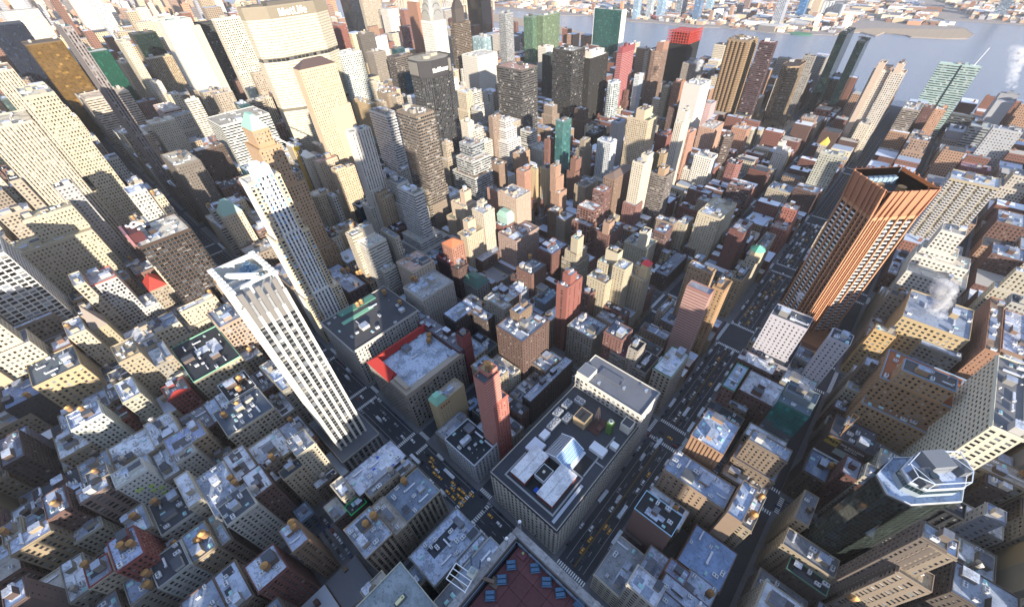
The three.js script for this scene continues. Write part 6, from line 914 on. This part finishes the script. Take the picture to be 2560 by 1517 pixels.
// the tall towers round the station and square to the south-west, behind and beside the viewpoint
for (const [x, z, w, d, h] of [[-560, 40, 60, 40, 215], [-480, 60, 55, 40, 185], [-405, 20, 50, 40, 165], [-335, 95, 50, 40, 168], [-268, 120, 48, 40, 155], [-205, 165, 44, 40, 150], [-140, 240, 46, 36, 150], [-70, 255, 46, 36, 140], [-300, -30, 40, 40, 120], [-430, -60, 50, 40, 140], [-520, -120, 50, 40, 150], [-610, -40, 50, 40, 190]]) { const p = toPx(x, h, z); if (p[2] < 1 && p[0] > -20 && p[0] < 2580 && p[1] > -20 && p[1] < 1537) { console.log('in frame', x, z, p); continue; } for (let k = LOTS.length; k--;) { const c = LOTS[k].c; if (c[0] < x + w / 2 && c[1] > x - w / 2 && c[2] < z + d / 2 && c[3] > z - d / 2) LOTS.splice(k, 1); } LOTS.push({ c: [x - w / 2, x + w / 2, z - d / 2, z + d / 2], h, pal: 'mid', inView: false, d: 500, p, edge: false }); }
const WALLS = { row: [['6e443a', 'red-brown brick'], ['7d5044', 'red brick'], ['8a7460', 'tan brick'], ['a3957c', 'cream brick'], ['5a4038', 'dark brick'], ['b0a894', 'pale stone']], loft: [['9b8a6c', 'tan brick'], ['b0a68e', 'cream stone'], ['7d6a56', 'brown brick'], ['6a4a40', 'red-brown brick'], ['a9a79f', 'grey stone'], ['8d8676', 'taupe brick']], mid: [['bba98a', 'cream stone'], ['c4b596', 'pale limestone'], ['a3927a', 'tan stone'], ['8a7a68', 'taupe brick'], ['b9b4a8', 'white brick'], ['7d5848', 'brown brick']], flat: [['9a7a64', 'tan brick'], ['7d5446', 'red brick'], ['b5aa98', 'cream brick'], ['8f8a84', 'grey brick'], ['6b473c', 'brown brick']] };
const ROOFS = [['b3becf', 'pale blue roof'], ['c9ced6', 'white roof'], ['3c4148', 'black roof'], ['8d98a8', 'blue-grey roof'], ['777a80', 'grey roof'], ['a9a39a', 'gravel roof'], ['d4d8de', 'snowy roof']];
const LM = [...HAND.map((h) => { const t = h.tiers[0], q = toPx((t[0] + t[1]) / 2, t[4], (t[2] + t[3]) / 2); const s = h.label.split(/ (with|beside|behind|in|at|near|on|by|from|below|left|right|directly|cut|striped|topped|lined|the)\b/)[0].split(' ').slice(0, 7).join(' '); return { s, q }; })];
const count = {}; LM.forEach((l) => count[l.s] = (count[l.s] ?? 0) + 1); const refs = LM.filter((l) => count[l.s] === 1 && l.s.split(' ').length > 2);
const used = new Set();
function where(p, words) {
  const near = refs.map((l) => [Math.hypot(l.q[0] - p[0], l.q[1] - p[1]), l]).sort((a, b) => a[0] - b[0]);
  for (let k = 0; k < 60; k++) { const l = near[k % near.length][1], dx = p[0] - l.q[0], dy = p[1] - l.q[1], far = near[k][0] > 90 ? '' : 'just ', dir = Math.abs(dx) > Math.abs(dy) ? (dx < 0 ? 'left of' : 'right of') : dy < 0 ? 'behind' : 'in front of', s = `${words}, ${far}${dir} the ${l.s}`; if (s.split(' ').length <= 16 && !used.has(s)) { used.add(s); return s; } }
  return null;
}
LOTS.sort((a, b) => (b.inView - a.inView) || (b.h + b.c[1] - b.c[0]) / b.d - (a.h + a.c[1] - a.c[0]) / a.d);
let made = 0; const mass = new Geo(), massLow = new Geo();
const FEW = ['one', 'two', 'three', 'four', 'five', 'six', 'seven', 'eight', 'nine', 'ten', 'eleven', 'twelve', 'thirteen', 'fourteen', 'fifteen'];
for (const l of LOTS) {
  const [wall, ww] = pick(WALLS[l.pal]), [roof, rw] = pick(ROOFS), st = Math.max(2, Math.round(l.h / 3.6));
  if (l.inView && made < 520 && l.d < 1250) {
    const sty = l.pal === 'row' ? `P${R(2.6, 3.6).toFixed(1)},3.4,.38,.5` : l.pal === 'mid' && rnd() < .25 ? pick(['R3.7,.5', 'V3,.5', 'G2.6,3.7']) : `P${R(2.8, 4).toFixed(1)},${R(3.4, 4).toFixed(1)},${R(.38, .56).toFixed(2)},.55`;
    const kind = l.pal === 'row' && l.h < 24 ? 'town_house' : l.pal === 'loft' ? 'loft_building' : l.pal === 'mid' ? 'office_building' : 'apartment_building', hasTank = l.d < 700 && l.h > 26 && rnd() < .55 && l.c[1] - l.c[0] > 9;
    const nm = kind === 'town_house' ? 'row house' : kind.split('_')[0] + ' block', label = where(l.p, `${l.h < 20 ? 'low ' : l.h > 70 ? 'tall ' : ''}${ww} ${nm} with ${rw}${hasTank && rnd() < .5 ? ' and tank' : ''}`); if (!label) { mass.box(l.c[0], l.c[1], 0, l.h, l.c[2], l.c[3], lin(wall)); continue; }
    made++; const tiers = [[...l.c, l.h, sty === 'G2.6,3.7' ? sty : sty, sty[0] === 'G' ? pick(['2c4a50', '34404a', '4a5a58']) : wall, roof]];
    if (l.h > 55 && l.c[1] - l.c[0] > 14) { const i = R(2, 4); tiers[0][4] = l.h * .72; tiers.push([l.c[0] + i, l.c[1] - i, l.c[2] + i, l.c[3] - i, l.h, tiers[0][5], tiers[0][6], roof]); }
    building(label, tiers, { kind, tanks: hasTank ? [[R(l.c[0] + 3, l.c[1] - 3), R(l.c[2] + 3, l.c[3] - 3), l.h > 55 ? tiers[tiers.length - 1][4] : l.h, R(.8, 1.05), Math.floor(R(0, 4))]] : [], amount: l.d < 450 ? 1.3 : .9 });
  } else {
    const k = R(.8, 1.15), col = lin(wall).map((v) => v * k); mass.box(l.c[0], l.c[1], 0, l.h, l.c[2], l.c[3], col);
    const rc = lin(roof); mass.box(l.c[0] + .3, l.c[1] - .3, l.h, l.h + .05, l.c[2] + .3, l.c[3] - .3, rc);
    if (rnd() < .7) { const a = R(l.c[0] + 1, l.c[1] - 5), b = R(l.c[2] + 1, l.c[3] - 5); mass.box(a, a + R(2, 4), l.h, l.h + R(2, 5), b, b + R(2, 4), col); }
    if (l.inView) for (let y = 4; y < l.h - 2; y += 3.8) { // window rows on the two faces turned to the viewer
      const south = l.c[3] < CAM.z, west = l.c[0] > CAM.x, dark = [.035, .038, .045]; const z = south ? l.c[3] + .06 : l.c[2] - .06;
      for (let x = l.c[0] + 1; x < l.c[1] - 1.6; x += l.d > 1500 ? 5 : 3.4) { const e = x + (l.d > 1500 ? 2.6 : 1.6); south ? mass.quad([x, y, z], [e, y, z], [e, y + 2, z], [x, y + 2, z], [0, 0, 1], dark) : mass.quad([e, y, z], [x, y, z], [x, y + 2, z], [e, y + 2, z], [0, 0, -1], dark); }
      const X = west ? l.c[0] - .06 : l.c[1] + .06; for (let q = l.c[2] + 1; q < l.c[3] - 1.6; q += l.d > 1500 ? 5 : 3.4) { const e = q + (l.d > 1500 ? 2.6 : 1.6); west ? mass.quad([X, y, q], [X, y, e], [X, y + 2, e], [X, y + 2, q], [-1, 0, 0], dark) : mass.quad([X, y, e], [X, y, q], [X, y + 2, q], [X, y + 2, e], [1, 0, 0], dark); }
    }
  }
}
console.log('lots', LOTS.length, 'single', made, 'mass quads', mass.i.length / 6);
{ const m = put('distant_buildings', mass, wallMat2 ??= new THREE.MeshStandardMaterial({ vertexColors: true, roughness: .9, map: wallTex })); tag(m, 'the many small buildings too far or too hidden to tell apart', 'city blocks', null, 'stuff'); }
// ---------- beyond the river ----------
land('shore_ground', 'far river bank of docks, yards and low blocks', [[1981, -1548], [2037, -1414], [2022, -1339], [1993, -1141], [2017, -1044], [2018, -829], [2060, -747], [2046, -549], [2055, -491], [2114, -335], [2184, -326], [2222, -264], [2170, -205], [2266, -194], [2240, -120], [2211, -102], [2240, 0], [2276, 56], [2378, 68], [2512, 33], [2635, -103], [2780, -203], [3034, -397], [3195, -448], [4200, -700], [9000, -1500], [9000, -7500], [2800, -7500], [2300, -4500], [2080, -2600]], 0.6, lot);
land('shore_ground', 'far right river bank of warehouses beyond the creek', [[2697, -51], [2693, 196], [2650, 500], [2560, 1400], [9000, 1400], [9000, -1300], [4200, -560], [3195, -330], [3034, -280], [2790, -150]], 0.6, lot);
land('island_ground', 'long thin island in the river', [[1560, -1044], [1600, -1020], [1660, -1190], [1760, -1420], [1830, -1800], [1960, -2900], [2060, -4200], [1900, -4200], [1800, -2900], [1690, -1800], [1640, -1420], [1545, -1110]], 0.8, dirt);
land('beach_ground', 'sandy park point on the far bank', [[2120, -330], [2190, -320], [2225, -262], [2180, -204], [2262, -192], [2245, -120], [2218, -100], [2245, 0], [2280, 50], [2370, 60], [2480, 30], [2420, -60], [2340, -230], [2230, -330]], 1.3, dirt);
land('ball_field', 'green oval sports field on the far bank', Array.from({ length: 20 }, (_, k) => [2085 + 30 * Math.cos(k / 20 * 6.2832), -440 + 42 * Math.sin(k / 20 * 6.2832)]), 1.2, new THREE.MeshStandardMaterial({ color: new THREE.Color(.05, .17, .10), roughness: 1 }));
{
  const far = new Geo(), pal = ['b9a78e', 'a8927c', '8d7466', 'c8bda8', '7d5f52', 'd6cfc2', '9a9aa0', '6e6a6c', 'b5886c'].map(lin), rf = ['c9c6c2', '9aa0aa', 'e0dcd6', '6d6e74', 'b9b4ac'].map(lin);
  const inPoly = (x, z) => (x > 2060 + Math.max(0, z + 560) * .42 && z < -20 - Math.max(0, x - 2500) * .32 && !(z > -345 && x < 2500)) || (z > -40 - Math.max(0, x - 2800) * .3 + 60 && x > 2740);
  for (let k = 0, n = 0; k < 26000 && n < 5200; k++) {
    const x = R(2040, 5200), z = R(-5600, 600); if (!inPoly(x, z)) continue; const p = toPx(x, 8, z); if (p[0] < -30 || p[0] > 2600 || p[1] < -40) continue;
    const big = rnd() < .14, w = big ? R(35, 90) : R(9, 26), d = big ? R(30, 80) : R(9, 24), h = rnd() < .03 ? R(22, 50) : big ? R(8, 18) : R(6, 14), gx = Math.round(x / 30) * 30 + R(-3, 3), gz = Math.round(z / 26) * 26 + R(-3, 3), c = pick(pal);
    far.box(gx, gx + w, .6, h, gz, gz + d, c); far.box(gx + .4, gx + w - .4, h, h + .08, gz + .4, gz + d - .4, pick(rf)); if (rnd() < .5) far.box(gx + w * .2, gx + w * .2 + R(2, 6), h, h + R(2, 4), gz + d * .3, gz + d * .3 + R(2, 6), c); n++;
  }
  // the uptown mass behind the tall slabs, and low blocks on the island
  for (let k = 0, n = 0; k < 9000 && n < 1500; k++) { const z = R(-6200, -2050), x = R(-500, 1250 - Math.max(0, -2600 - z) * .1), h = rnd() < .2 ? R(60, 130) : R(14, 45), p = toPx(x, h, z); if (p[0] < -60 || p[0] > 2600 || p[1] < -80) continue; const w = R(14, 34), d = R(14, 40), gx = Math.round(x / 40) * 40, gz = Math.round(z / 39) * 39, c = pick(pal); far.box(gx, gx + w, 0, h, gz, gz + d, c); far.box(gx + w * .3, gx + w * .6, h, h + 4, gz + 4, gz + d * .5, c); for (let y = 5; y < h - 3; y += 7) { far.quad([gx + 1, y, gz + d + .1], [gx + w - 1, y, gz + d + .1], [gx + w - 1, y + 2.6, gz + d + .1], [gx + 1, y + 2.6, gz + d + .1], [0, 0, 1], c.map((v) => v * .45)); } n++; }
  for (let k = 0; k < 40; k++) { const z = R(-3600, -1900), x = 1745 + (-1900 - z) * .1 + R(-30, 40), h = R(15, 60); far.box(x, x + R(14, 50), .8, h, z, z + R(14, 30), pick(pal)); }
  tag(put('far_blocks', far, wallMat2), 'far low blocks and warehouses across the river and uptown', 'city blocks', null, 'stuff');
  const LIC = [['pale blue-grey glass tower across the river, leftmost of the waterfront group', 2060, -1150, 30, 26, 190, 'G4,4', '8aa0b4'], ['pale striped glass tower across the river beside the leftmost one', 2110, -1110, 32, 24, 150, 'R4,.5', 'b0c0cc'], ['twin-shaded glass tower across the river near the red sign', 2150, -1075, 40, 26, 120, 'G4,4', '7f98ae'], ['broad curved glass tower across the river', 2215, -1010, 60, 26, 100, 'R4,.55', '8c9fb2'], ['dark blue-sided tower across the river', 2180, -905, 34, 28, 135, 'G4,4', '5d7794'], ['slim glass tower farther back across the river', 2420, -950, 30, 30, 130, 'G4,4', '8aa6b8'], ['brown slim tower across the river behind the yards', 2560, -820, 26, 26, 110, 'P4,4,.5,.5', '8a6e6a'], ['tall grey gridded tower across the river above the sports field', 2236, -568, 44, 34, 120, 'P4,4,.6,.6', '9aa3b4'], ['blue glass tower beside the curved grey silos across the river', 2454, -540, 40, 30, 150, 'G4,4', '3f6c98'], ['tan blank-sided block beside the blue glass tower across the river', 2520, -500, 44, 30, 70, 'N', 'b59a7c'], ['lone blue glass tower on the far right river bank', 2827, 130, 46, 40, 120, 'R4,.55', '6d8cab']];
  for (const [l, x, z, w, d, h, s, c] of LIC) building(l, [[x, x + w, z - d, z, h, s, c, 'a9b0b8']], { kind: 'tower', bare: 1 });
  const drum = base('silo_block', 2560, 0, -470); tag(drum, 'curved cluster of grey silos across the river', 'silos'); part(drum, 'silo', '9aa0a6', .8, (g) => { for (let k = 0; k < 9; k++) { const a = -.5 + k * .22; g.cyl(Math.cos(a) * 60 - 30, Math.sin(a) * 60, 8, 8, 0, 46, 12); } });
  const pep = base('red_sign', 2100, 0, -1085); tag(pep, 'large red script sign by the far waterfront', 'sign'); { const t = lettering(pep, 'Pepsi-Cola', 9, 0, 9, 0, -2.2, 'b3202c', serif); part(pep, 'sign_frame', '7d3438', .7, (g) => { g.rbox(0, 0, 62, .8, 6, 8, -2.2 + Math.PI); g.rbox(0, -.8, 60, .4, 1, 6, -2.2, [.6, .5, .5]); }); }
  const bb = base('billboard_block', 2270, 0, -850); tag(bb, 'white box with dark painted shapes across the river', 'building'); part(bb, 'wall', 'e4e4e2', .8, (g) => g.box(-22, 22, 0, 34, -14, 14)); part(bb, 'painted_shape', '2a3440', .8, (g) => { g.box(-22.2, -22, 8, 13, -8, 2); g.box(-22.2, -22, 16, 24, -3, 8); g.box(-10, 6, 10, 17, 14, 14.2); g.box(2, 14, 20, 28, 14, 14.2); });
  // lattice bridge over the island
  const br = base('bridge', 1700, 0, -2010); tag(br, 'pale cantilever truss bridge crossing the river at the top edge', 'bridge');
  part(br, 'deck', 'b5a896', .8, (g) => g.box(-520, 620, 40, 46, -13, 13)); part(br, 'truss', 'c4b6a2', .7, (g) => { const H = (x) => { const t = [-330, -130, 60, 260].reduce((m, c) => Math.min(m, Math.abs(x - c)), 999); return 58 + 50 * Math.max(0, 1 - t / 95); }; for (const z of [-12, 12]) for (let x = -510; x < 600; x += 15) { g.bar([x, H(x), z], [x + 15, H(x + 15), z], 1.8); g.bar([x, 46, z], [x, H(x), z], 1.1); g.bar([x, 46, z], [x + 15, H(x + 15), z], 1); } }); for (const x of [-330, -130, 60, 260]) part(br, 'pier', 'a89c8a', .85, (g) => { for (const z of [-11, 11]) g.box(x - 6, x + 6, -2, 112, z - 3, z + 3); });
}

// ---------- trees, bare in winter ----------
const twig = new THREE.MeshStandardMaterial({ color: new THREE.Color(.30, .22, .15), roughness: 1, vertexColors: true }), bark = plain('4a3c30', 1);
function makeTree() {
  const g = new THREE.Group(), t = new Geo(), c = new Geo(); t.cyl(0, 0, .32, .2, 0, 4.2, 6);
  const grow = (p, d, l, w, k) => { const e = [p[0] + d[0] * l, p[1] + d[1] * l, p[2] + d[2] * l]; (k > 2 ? t : c).bar(p, e, w, k > 2 ? WH : [R(.8, 1.25), R(.8, 1.2), R(.8, 1.15)]); if (!k) return; for (let q = 0; q < (k > 2 ? 4 : 3); q++) { let n = [d[0] + R(-.85, .85), d[1] + R(-.25, .55), d[2] + R(-.85, .85)]; const m = Math.hypot(...n); n = n.map((v) => v / m); grow(e, n, l * R(.62, .82), w * .6, k - 1); } };
  for (let q = 0; q < 4; q++) { const a = q * 1.57 + R(-.4, .4); grow([0, R(2.6, 4), 0], [Math.cos(a) * .55, .8, Math.sin(a) * .55], R(2.2, 3), .24, 4); }
  put('trunk', t, bark, g); put('crown', c, twig, g); return g;
}
const protoTrees = [makeTree(), makeTree(), makeTree()];
function plantTree(x, z, s, label, group) { const t = pick(protoTrees).clone(); t.name = numbered('tree'); t.position.set(x, .15, z); t.rotation.y = R(0, 6.28); t.scale.set(s, s * R(.9, 1.1), s); tag(t, label, 'tree', group); scene.add(t); }
land('park_ground', 'brown winter park floor under bare trees by the riverside towers', [[906, -150], [906, -318], [1048, -318], [1048, -150]], 0.22, dirt, .3);
for (let k = 0, n = 0; k < 400 && n < 70; k++) { const x = R(915, 1044), z = R(-312, -158); if (hits(x - 5, x + 5, z - 5, z + 5, 0)) continue; plantTree(x, z, R(1.2, 1.75), 'bare pale winter tree in the park near the riverside towers', 'bare trees in the riverside park'); n++; }
land('park_ground', 'dim lawn of the tree-lined square in the left of the picture', [[-236, -562], [-236, -655], [-92, -655], [-92, -562]], 0.22, new THREE.MeshStandardMaterial({ color: new THREE.Color(.07, .075, .05), map: pitchTex, roughness: 1 }), .3);
for (let k = 0; k < 46; k++) { const row = k % 4, x = -230 + Math.floor(k / 4) * 12; plantTree(x + R(-2, 2), [-653, -645, -574, -566][row] + R(-1, 1), R(1, 1.4), 'bare dark tree lining the shaded square at the left', 'bare trees round the shaded square'); }
for (let k = 0; k < 30; k++) { const x = 1105 + R(0, 150), z = R(150, 230); plantTree(x, z, R(1, 1.4), 'bare brown tree by the hospital at the right edge', 'bare trees by the hospital'); }
for (let k = 0; k < 26; k++) plantTree(170 + R(0, 115), -84.6 + pick([-6.6, 6.6]), R(.7, .95), 'bare street tree on a side street past the white store', 'bare street trees past the white store');

// ---------- traffic ----------
function carGeo(len, wid, hgt, cab) { const b = new Geo(), gl = new Geo(), w = new Geo(); b.box(-len / 2, len / 2, .35, hgt * .58, -wid / 2, wid / 2); b.box(-len / 2 + .15, len / 2 - .15, .25, .35, -wid / 2 + .1, wid / 2 - .1, [.1, .1, .1]); const [c0, c1] = cab, y0 = hgt * .58, y1 = hgt, i = .22; const q = (x0, x1, g) => { g.quad([x0, y0, wid / 2 - .06], [x1, y0, wid / 2 - .06], [x1 - .35, y1, wid / 2 - i], [x0 + .45, y1, wid / 2 - i], [0, .3, 1], WH); g.quad([x1, y0, -wid / 2 + .06], [x0, y0, -wid / 2 + .06], [x0 + .45, y1, -wid / 2 + i], [x1 - .35, y1, -wid / 2 + i], [0, .3, -1], WH); g.quad([x0, y0, -wid / 2 + .06], [x0, y0, wid / 2 - .06], [x0 + .45, y1, wid / 2 - i], [x0 + .45, y1, -wid / 2 + i], [-1, .6, 0], WH); g.quad([x1, y0, wid / 2 - .06], [x1, y0, -wid / 2 + .06], [x1 - .35, y1, -wid / 2 + i], [x1 - .35, y1, wid / 2 - i], [1, .6, 0], WH); }; q(c0, c1, gl); b.quad([c0 + .45, y1, wid / 2 - i], [c1 - .35, y1, wid / 2 - i], [c1 - .35, y1, -wid / 2 + i], [c0 + .45, y1, -wid / 2 + i], [0, 1, 0], WH); for (const x of [-len * .3, len * .3]) for (const z of [-wid / 2, wid / 2]) w.box(x - .32, x + .32, 0, .64, z - .1, z + .1, [.03, .03, .03]); return [b.build(), gl.build(), w.build()]; }
const CAR = carGeo(4.6, 1.85, 1.5, [-1.3, 1.6]), SUV = carGeo(4.9, 2, 1.85, [-1.2, 2.3]), glassM = new THREE.MeshStandardMaterial({ color: new THREE.Color(.012, .014, .018), roughness: .1, vertexColors: true }), rubber = plain('ffffff', .9);
const vanG = (() => { const b = new Geo(), c = new Geo(), w = new Geo(); b.box(-1.4, 4, .5, 3.2, -1.15, 1.15); c.box(-3.4, -1.45, .5, 2.3, -1.05, 1.05); w.box(-3.42, -2.6, 1.4, 2.2, -1.07, 1.07, [.03, .03, .04]); for (const x of [-2.4, 2.6]) for (const z of [-1.1, 1.1]) w.box(x - .45, x + .45, 0, .9, z - .12, z + .12, [.03, .03, .03]); return [b.build(), c.build(), w.build()]; })();
const busG = (() => { const b = new Geo(), w = new Geo(), r = new Geo(); b.box(-6, 6, .4, 3, -1.28, 1.28); w.box(-6.03, 6.03, 1.3, 2.3, -1.31, 1.31, [.04, .045, .05]); for (const x of [-4, 3.6]) for (const z of [-1.25, 1.25]) w.box(x - .5, x + .5, 0, 1, z - .1, z + .1, [.03, .03, .03]); r.box(-5, -2.6, 3, 3.25, -.8, .8); r.box(-.6, .6, 3, 3.12, -.5, .5); r.box(2.6, 4.8, 3, 3.3, -.85, .85); return [b.build(), w.build(), r.build()]; })();
const PAINT = [['d8dadc', 'white', 8], ['1c1d20', 'black', 6], ['8d9298', 'silver', 5], ['3d4248', 'grey', 4], ['1d3358', 'dark blue', 2], ['6d1f22', 'maroon', 1]], bag = PAINT.flatMap((p) => Array(p[2]).fill(p));
function vehicle(kind, x, z, turn, hex, label, group) {
  const cat = { car: 'car', taxi: 'taxi', van: 'truck', bus: 'bus' }[kind], v = base({ car: 'car', taxi: 'taxi', van: 'delivery_truck', bus: 'bus' }[kind], x, .02, z); v.rotation.y = turn; tag(v, label, cat, group);
  const paint = plain(hex, .35, .1);
  if (kind === 'van') { mesh('cargo_box', vanG[0], plain('c9ccd0', .6), v); mesh('cab', vanG[1], paint, v); mesh('windscreen_and_wheels', vanG[2], rubber, v); } else if (kind === 'bus') { mesh('body', busG[0], paint, v); mesh('window_band', busG[1], rubber, v); mesh('roof_unit', busG[2], plain('c9ced4', .5), v); } else { const g = kind === 'taxi' ? CAR : pick([CAR, CAR, SUV]); mesh('body', g[0], paint, v); mesh('glass', g[1], glassM, v); mesh('wheels', g[2], rubber, v); if (kind === 'taxi') { const s = new Geo(); s.box(-.2, .2, 1.5, 1.68, -.35, .35); put('roof_sign', s, plain('e8e2c8', .5), v); } }
}
const street = [['the wide cross street right of the white store', 'x', 0, 20, 640, [-12.2, -5.6, -1.9, 1.9, 5.6, 12.2], .62], ['the avenue between the pale pier tower and the white store', 'z', 0, -330, -20, [-9.2, -3.5, 0, 3.5, 9.2], .4], ['the avenue behind the white store', 'z', 155.4, -300, 140, [-6, -2, 2, 6], .4], ['the park-side avenue with the diagonal tower', 'z', 311, -120, 190, [-9, -5, 5, 9], .4], ['the next avenue past the diagonal tower', 'z', 467, -120, 120, [-5, 0, 5], .5], ['the third avenue before the river', 'z', 621.8, -260, 140, [-8, -3, 3, 8], .5], ['the second avenue before the river', 'z', 838.3, -300, 140, [-8, -3, 3, 8], .4], ['the side street in front of the salmon tower', 'x', ST[35], 20, 420, [-3, 0], .3], ['the side street beyond the red-roofed block', 'x', ST[37], 20, 420, [-3, 0, 3], .3], ['the side street past the church', 'x', ST[36], 20, 420, [-3, 0, 3], .3], ['the side street below the tan hotel', 'x', ST[33], 20, 420, [-3, 0, 3], .4]];
let nCars = 0;
for (const [nm, ax, at, a, b, lanes, dens] of street) for (const o of lanes) {
  for (let s = a + R(0, 8); s < b; s += R(7, 11)) { if (rnd() > dens || nCars > 330) continue; const x = ax === 'x' ? s : at + o, z = ax === 'x' ? at + o : s; if (ax === 'x' && AVE.some(([q, w]) => Math.abs(s - q) < w - 2)) continue; if (hits(x - 2.5, x + 2.5, z - 2.5, z + 2.5, 0)) continue;
    const turn = (ax === 'x' ? (o > 0 ? Math.PI : 0) : (o < 0 ? Math.PI / 2 : Math.PI / 2)) + R(-.03, .03), r = rnd(); nCars++;
    if (r < .12 && Math.abs(o) < 8) vehicle('taxi', x, z, turn, 'd89a12', `yellow taxi in traffic on ${nm}`, `taxis on ${nm}`);
    else if (r < .18) { vehicle('van', x, z, turn, pick(['d0d3d6', '8f959b', 'b9bec4']), `white box truck on ${nm}`, `trucks on ${nm}`); s += 6; }
    else if (r < .23 && ax === 'x' && at === 0) { vehicle('bus', x, z, turn, 'd3d8dd', `white city bus on ${nm}`, `buses on ${nm}`); s += 12; }
    else { const p = pick(bag); vehicle('car', x, z, turn, p[0], `${p[1]} car on ${nm}`, `${p[1]} cars on ${nm}`); } }
}
vehicle('bus', 4.5, -118, Math.PI / 2, 'd3d8dd', 'lone white bus on the avenue at the pale pier tower side', 'bus on the avenue'); vehicle('bus', -6, -150, Math.PI / 2, 'd3d8dd', 'white bus stopped at the crosswalk beside the pale pier tower', 'bus at the crosswalk');
[[-6, -101], [-2.2, -99], [1.5, -102], [-5.6, -93], [-1.8, -94], [2, -97], [5, -92], [-6, -108], [-2, -107], [1.6, -110]].forEach(([x, z]) => vehicle('taxi', x, z, Math.PI / 2 + R(-.05, .05), 'd89a12', 'yellow taxi queueing at the crosswalk left of the white store', 'taxis queueing at the crosswalk')); [[1, -138], [4, -140], [0, -133], [-3, -128], [-2.5, -122]].forEach(([x, z]) => vehicle('taxi', x, z, Math.PI / 2 + R(-.1, .1), 'd89a12', 'yellow taxi spread along the avenue by the cream mansard building', 'taxis along the avenue'));
const occupied = (x, z) => hits(x - 3, x + 3, z - 3, z + 3, 0);
for (let i = 0; i < 6; i++) for (let j = 0; j < 13; j++) { const x = -106 + i * 4.6, z = -162 + j * 5.3; if (occupied(x, z) || rnd() < .18 || (j > 6 && i > 2 && i < 5)) continue; const p = pick(bag); vehicle('car', x + R(-.3, .3), z + R(-.4, .4), Math.PI / 2 + R(-.08, .08), p[0], `${p[1]} car in the packed car park between lofts`, `${p[1]} cars in the packed car park`); }
for (let i = 0; i < 7; i++) for (let j = 0; j < 4; j++) { const x = -118 + i * 5, z = -118 + j * 5; if (occupied(x, z) || rnd() < .2) continue; const p = pick(bag); vehicle('car', x, z, R(-.1, .1) + (i % 2) * .3, p[0], `${p[1]} car in the car park at the bottom edge`, `${p[1]} cars in the bottom car park`); }

// ---------- steam, crane, small boat ----------
const puff = new THREE.MeshStandardMaterial({ color: new THREE.Color(.9, .9, .92), transparent: true, opacity: .05, roughness: 1 }), ball = new THREE.IcosahedronGeometry(1, 1);
for (const [l, x, y, z, s, n, dx, dy] of [['steam drifting over the cream dentilled office roof', 352, 78, 126, 5, 26, .5, .5], ['steam plume rising from the hospital tower', 1150, 88, 146, 7, 20, 1.6, 1.2], ['small steam cloud over the white blank tower', 790, 124, -300, 4, 14, .2, 1], ['steam twisting up at the foot of the diagonal tower', 316, 66, 32, 1.6, 16, .1, 1.2], ['steam wisp beside the brown office block', 232, 58, 38, 1.4, 10, 0, 1]]) { const geos = []; for (let k = 0; k < n; k += .25) { const g = ball.clone(), r = s * R(.4, 1) * (.5 + k / n); g.scale(r, r * .8, r); g.translate(R(-1, 1) * s + dx * k * s * .3, dy * k * s * .3, R(-1, 1) * s - dx * k * s * .1); geos.push(g); } const m = mesh('steam', mergeGeometries(geos), puff); m.position.set(x, y, z); tag(m, l, 'steam', null, 'stuff'); }
{ const c = base('tower_crane', 168, 0, -640); tag(c, 'yellow and white lattice crane leaning over the building site', 'crane'); const lat = (g, a, b, w, n, col) => { for (let k = 0; k < n; k++) { const p = (t, i, j) => a.map((v, q) => v + (b[q] - v) * t + (q === 0 ? i * w : q === 2 ? j * w : 0)); for (const [i, j, i2, j2] of [[1, 1, -1, 1], [-1, 1, -1, -1], [-1, -1, 1, -1], [1, -1, 1, 1]]) { g.bar(p(k / n, i, j), p((k + 1) / n, i, j), .45, col); g.bar(p(k / n, i, j), p((k + 1) / n, i2, j2), .3, col); } } }; part(c, 'mast', 'd2a818', .6, (g) => lat(g, [0, 0, 0], [0, 96, 0], 1.2, 20, WH)); part(c, 'jib', 'e3e0d4', .6, (g) => { lat(g, [0, 96, 0], [-22, 118, -44], 1.1, 14, WH); }); part(c, 'jib_tip', 'd2a818', .6, (g) => lat(g, [-22, 118, -44], [-32, 128, -64], 1, 7, WH)); part(c, 'machine_house', 'd9b22a', .6, (g) => g.box(-1, 5, 92, 96, -1, 6)); }
{ const b = base('boat', 2130, -.9, -240); tag(b, 'tiny dark boat near the sandy point', 'boat'); part(b, 'hull', '20242a', .6, (g) => { g.box(-3, 3, 0, 2.4, -10, 10); g.box(-2, 2, 2.4, 5, -4, 5, [6, 6, 6]); }); }
renderer.render(scene, camera);
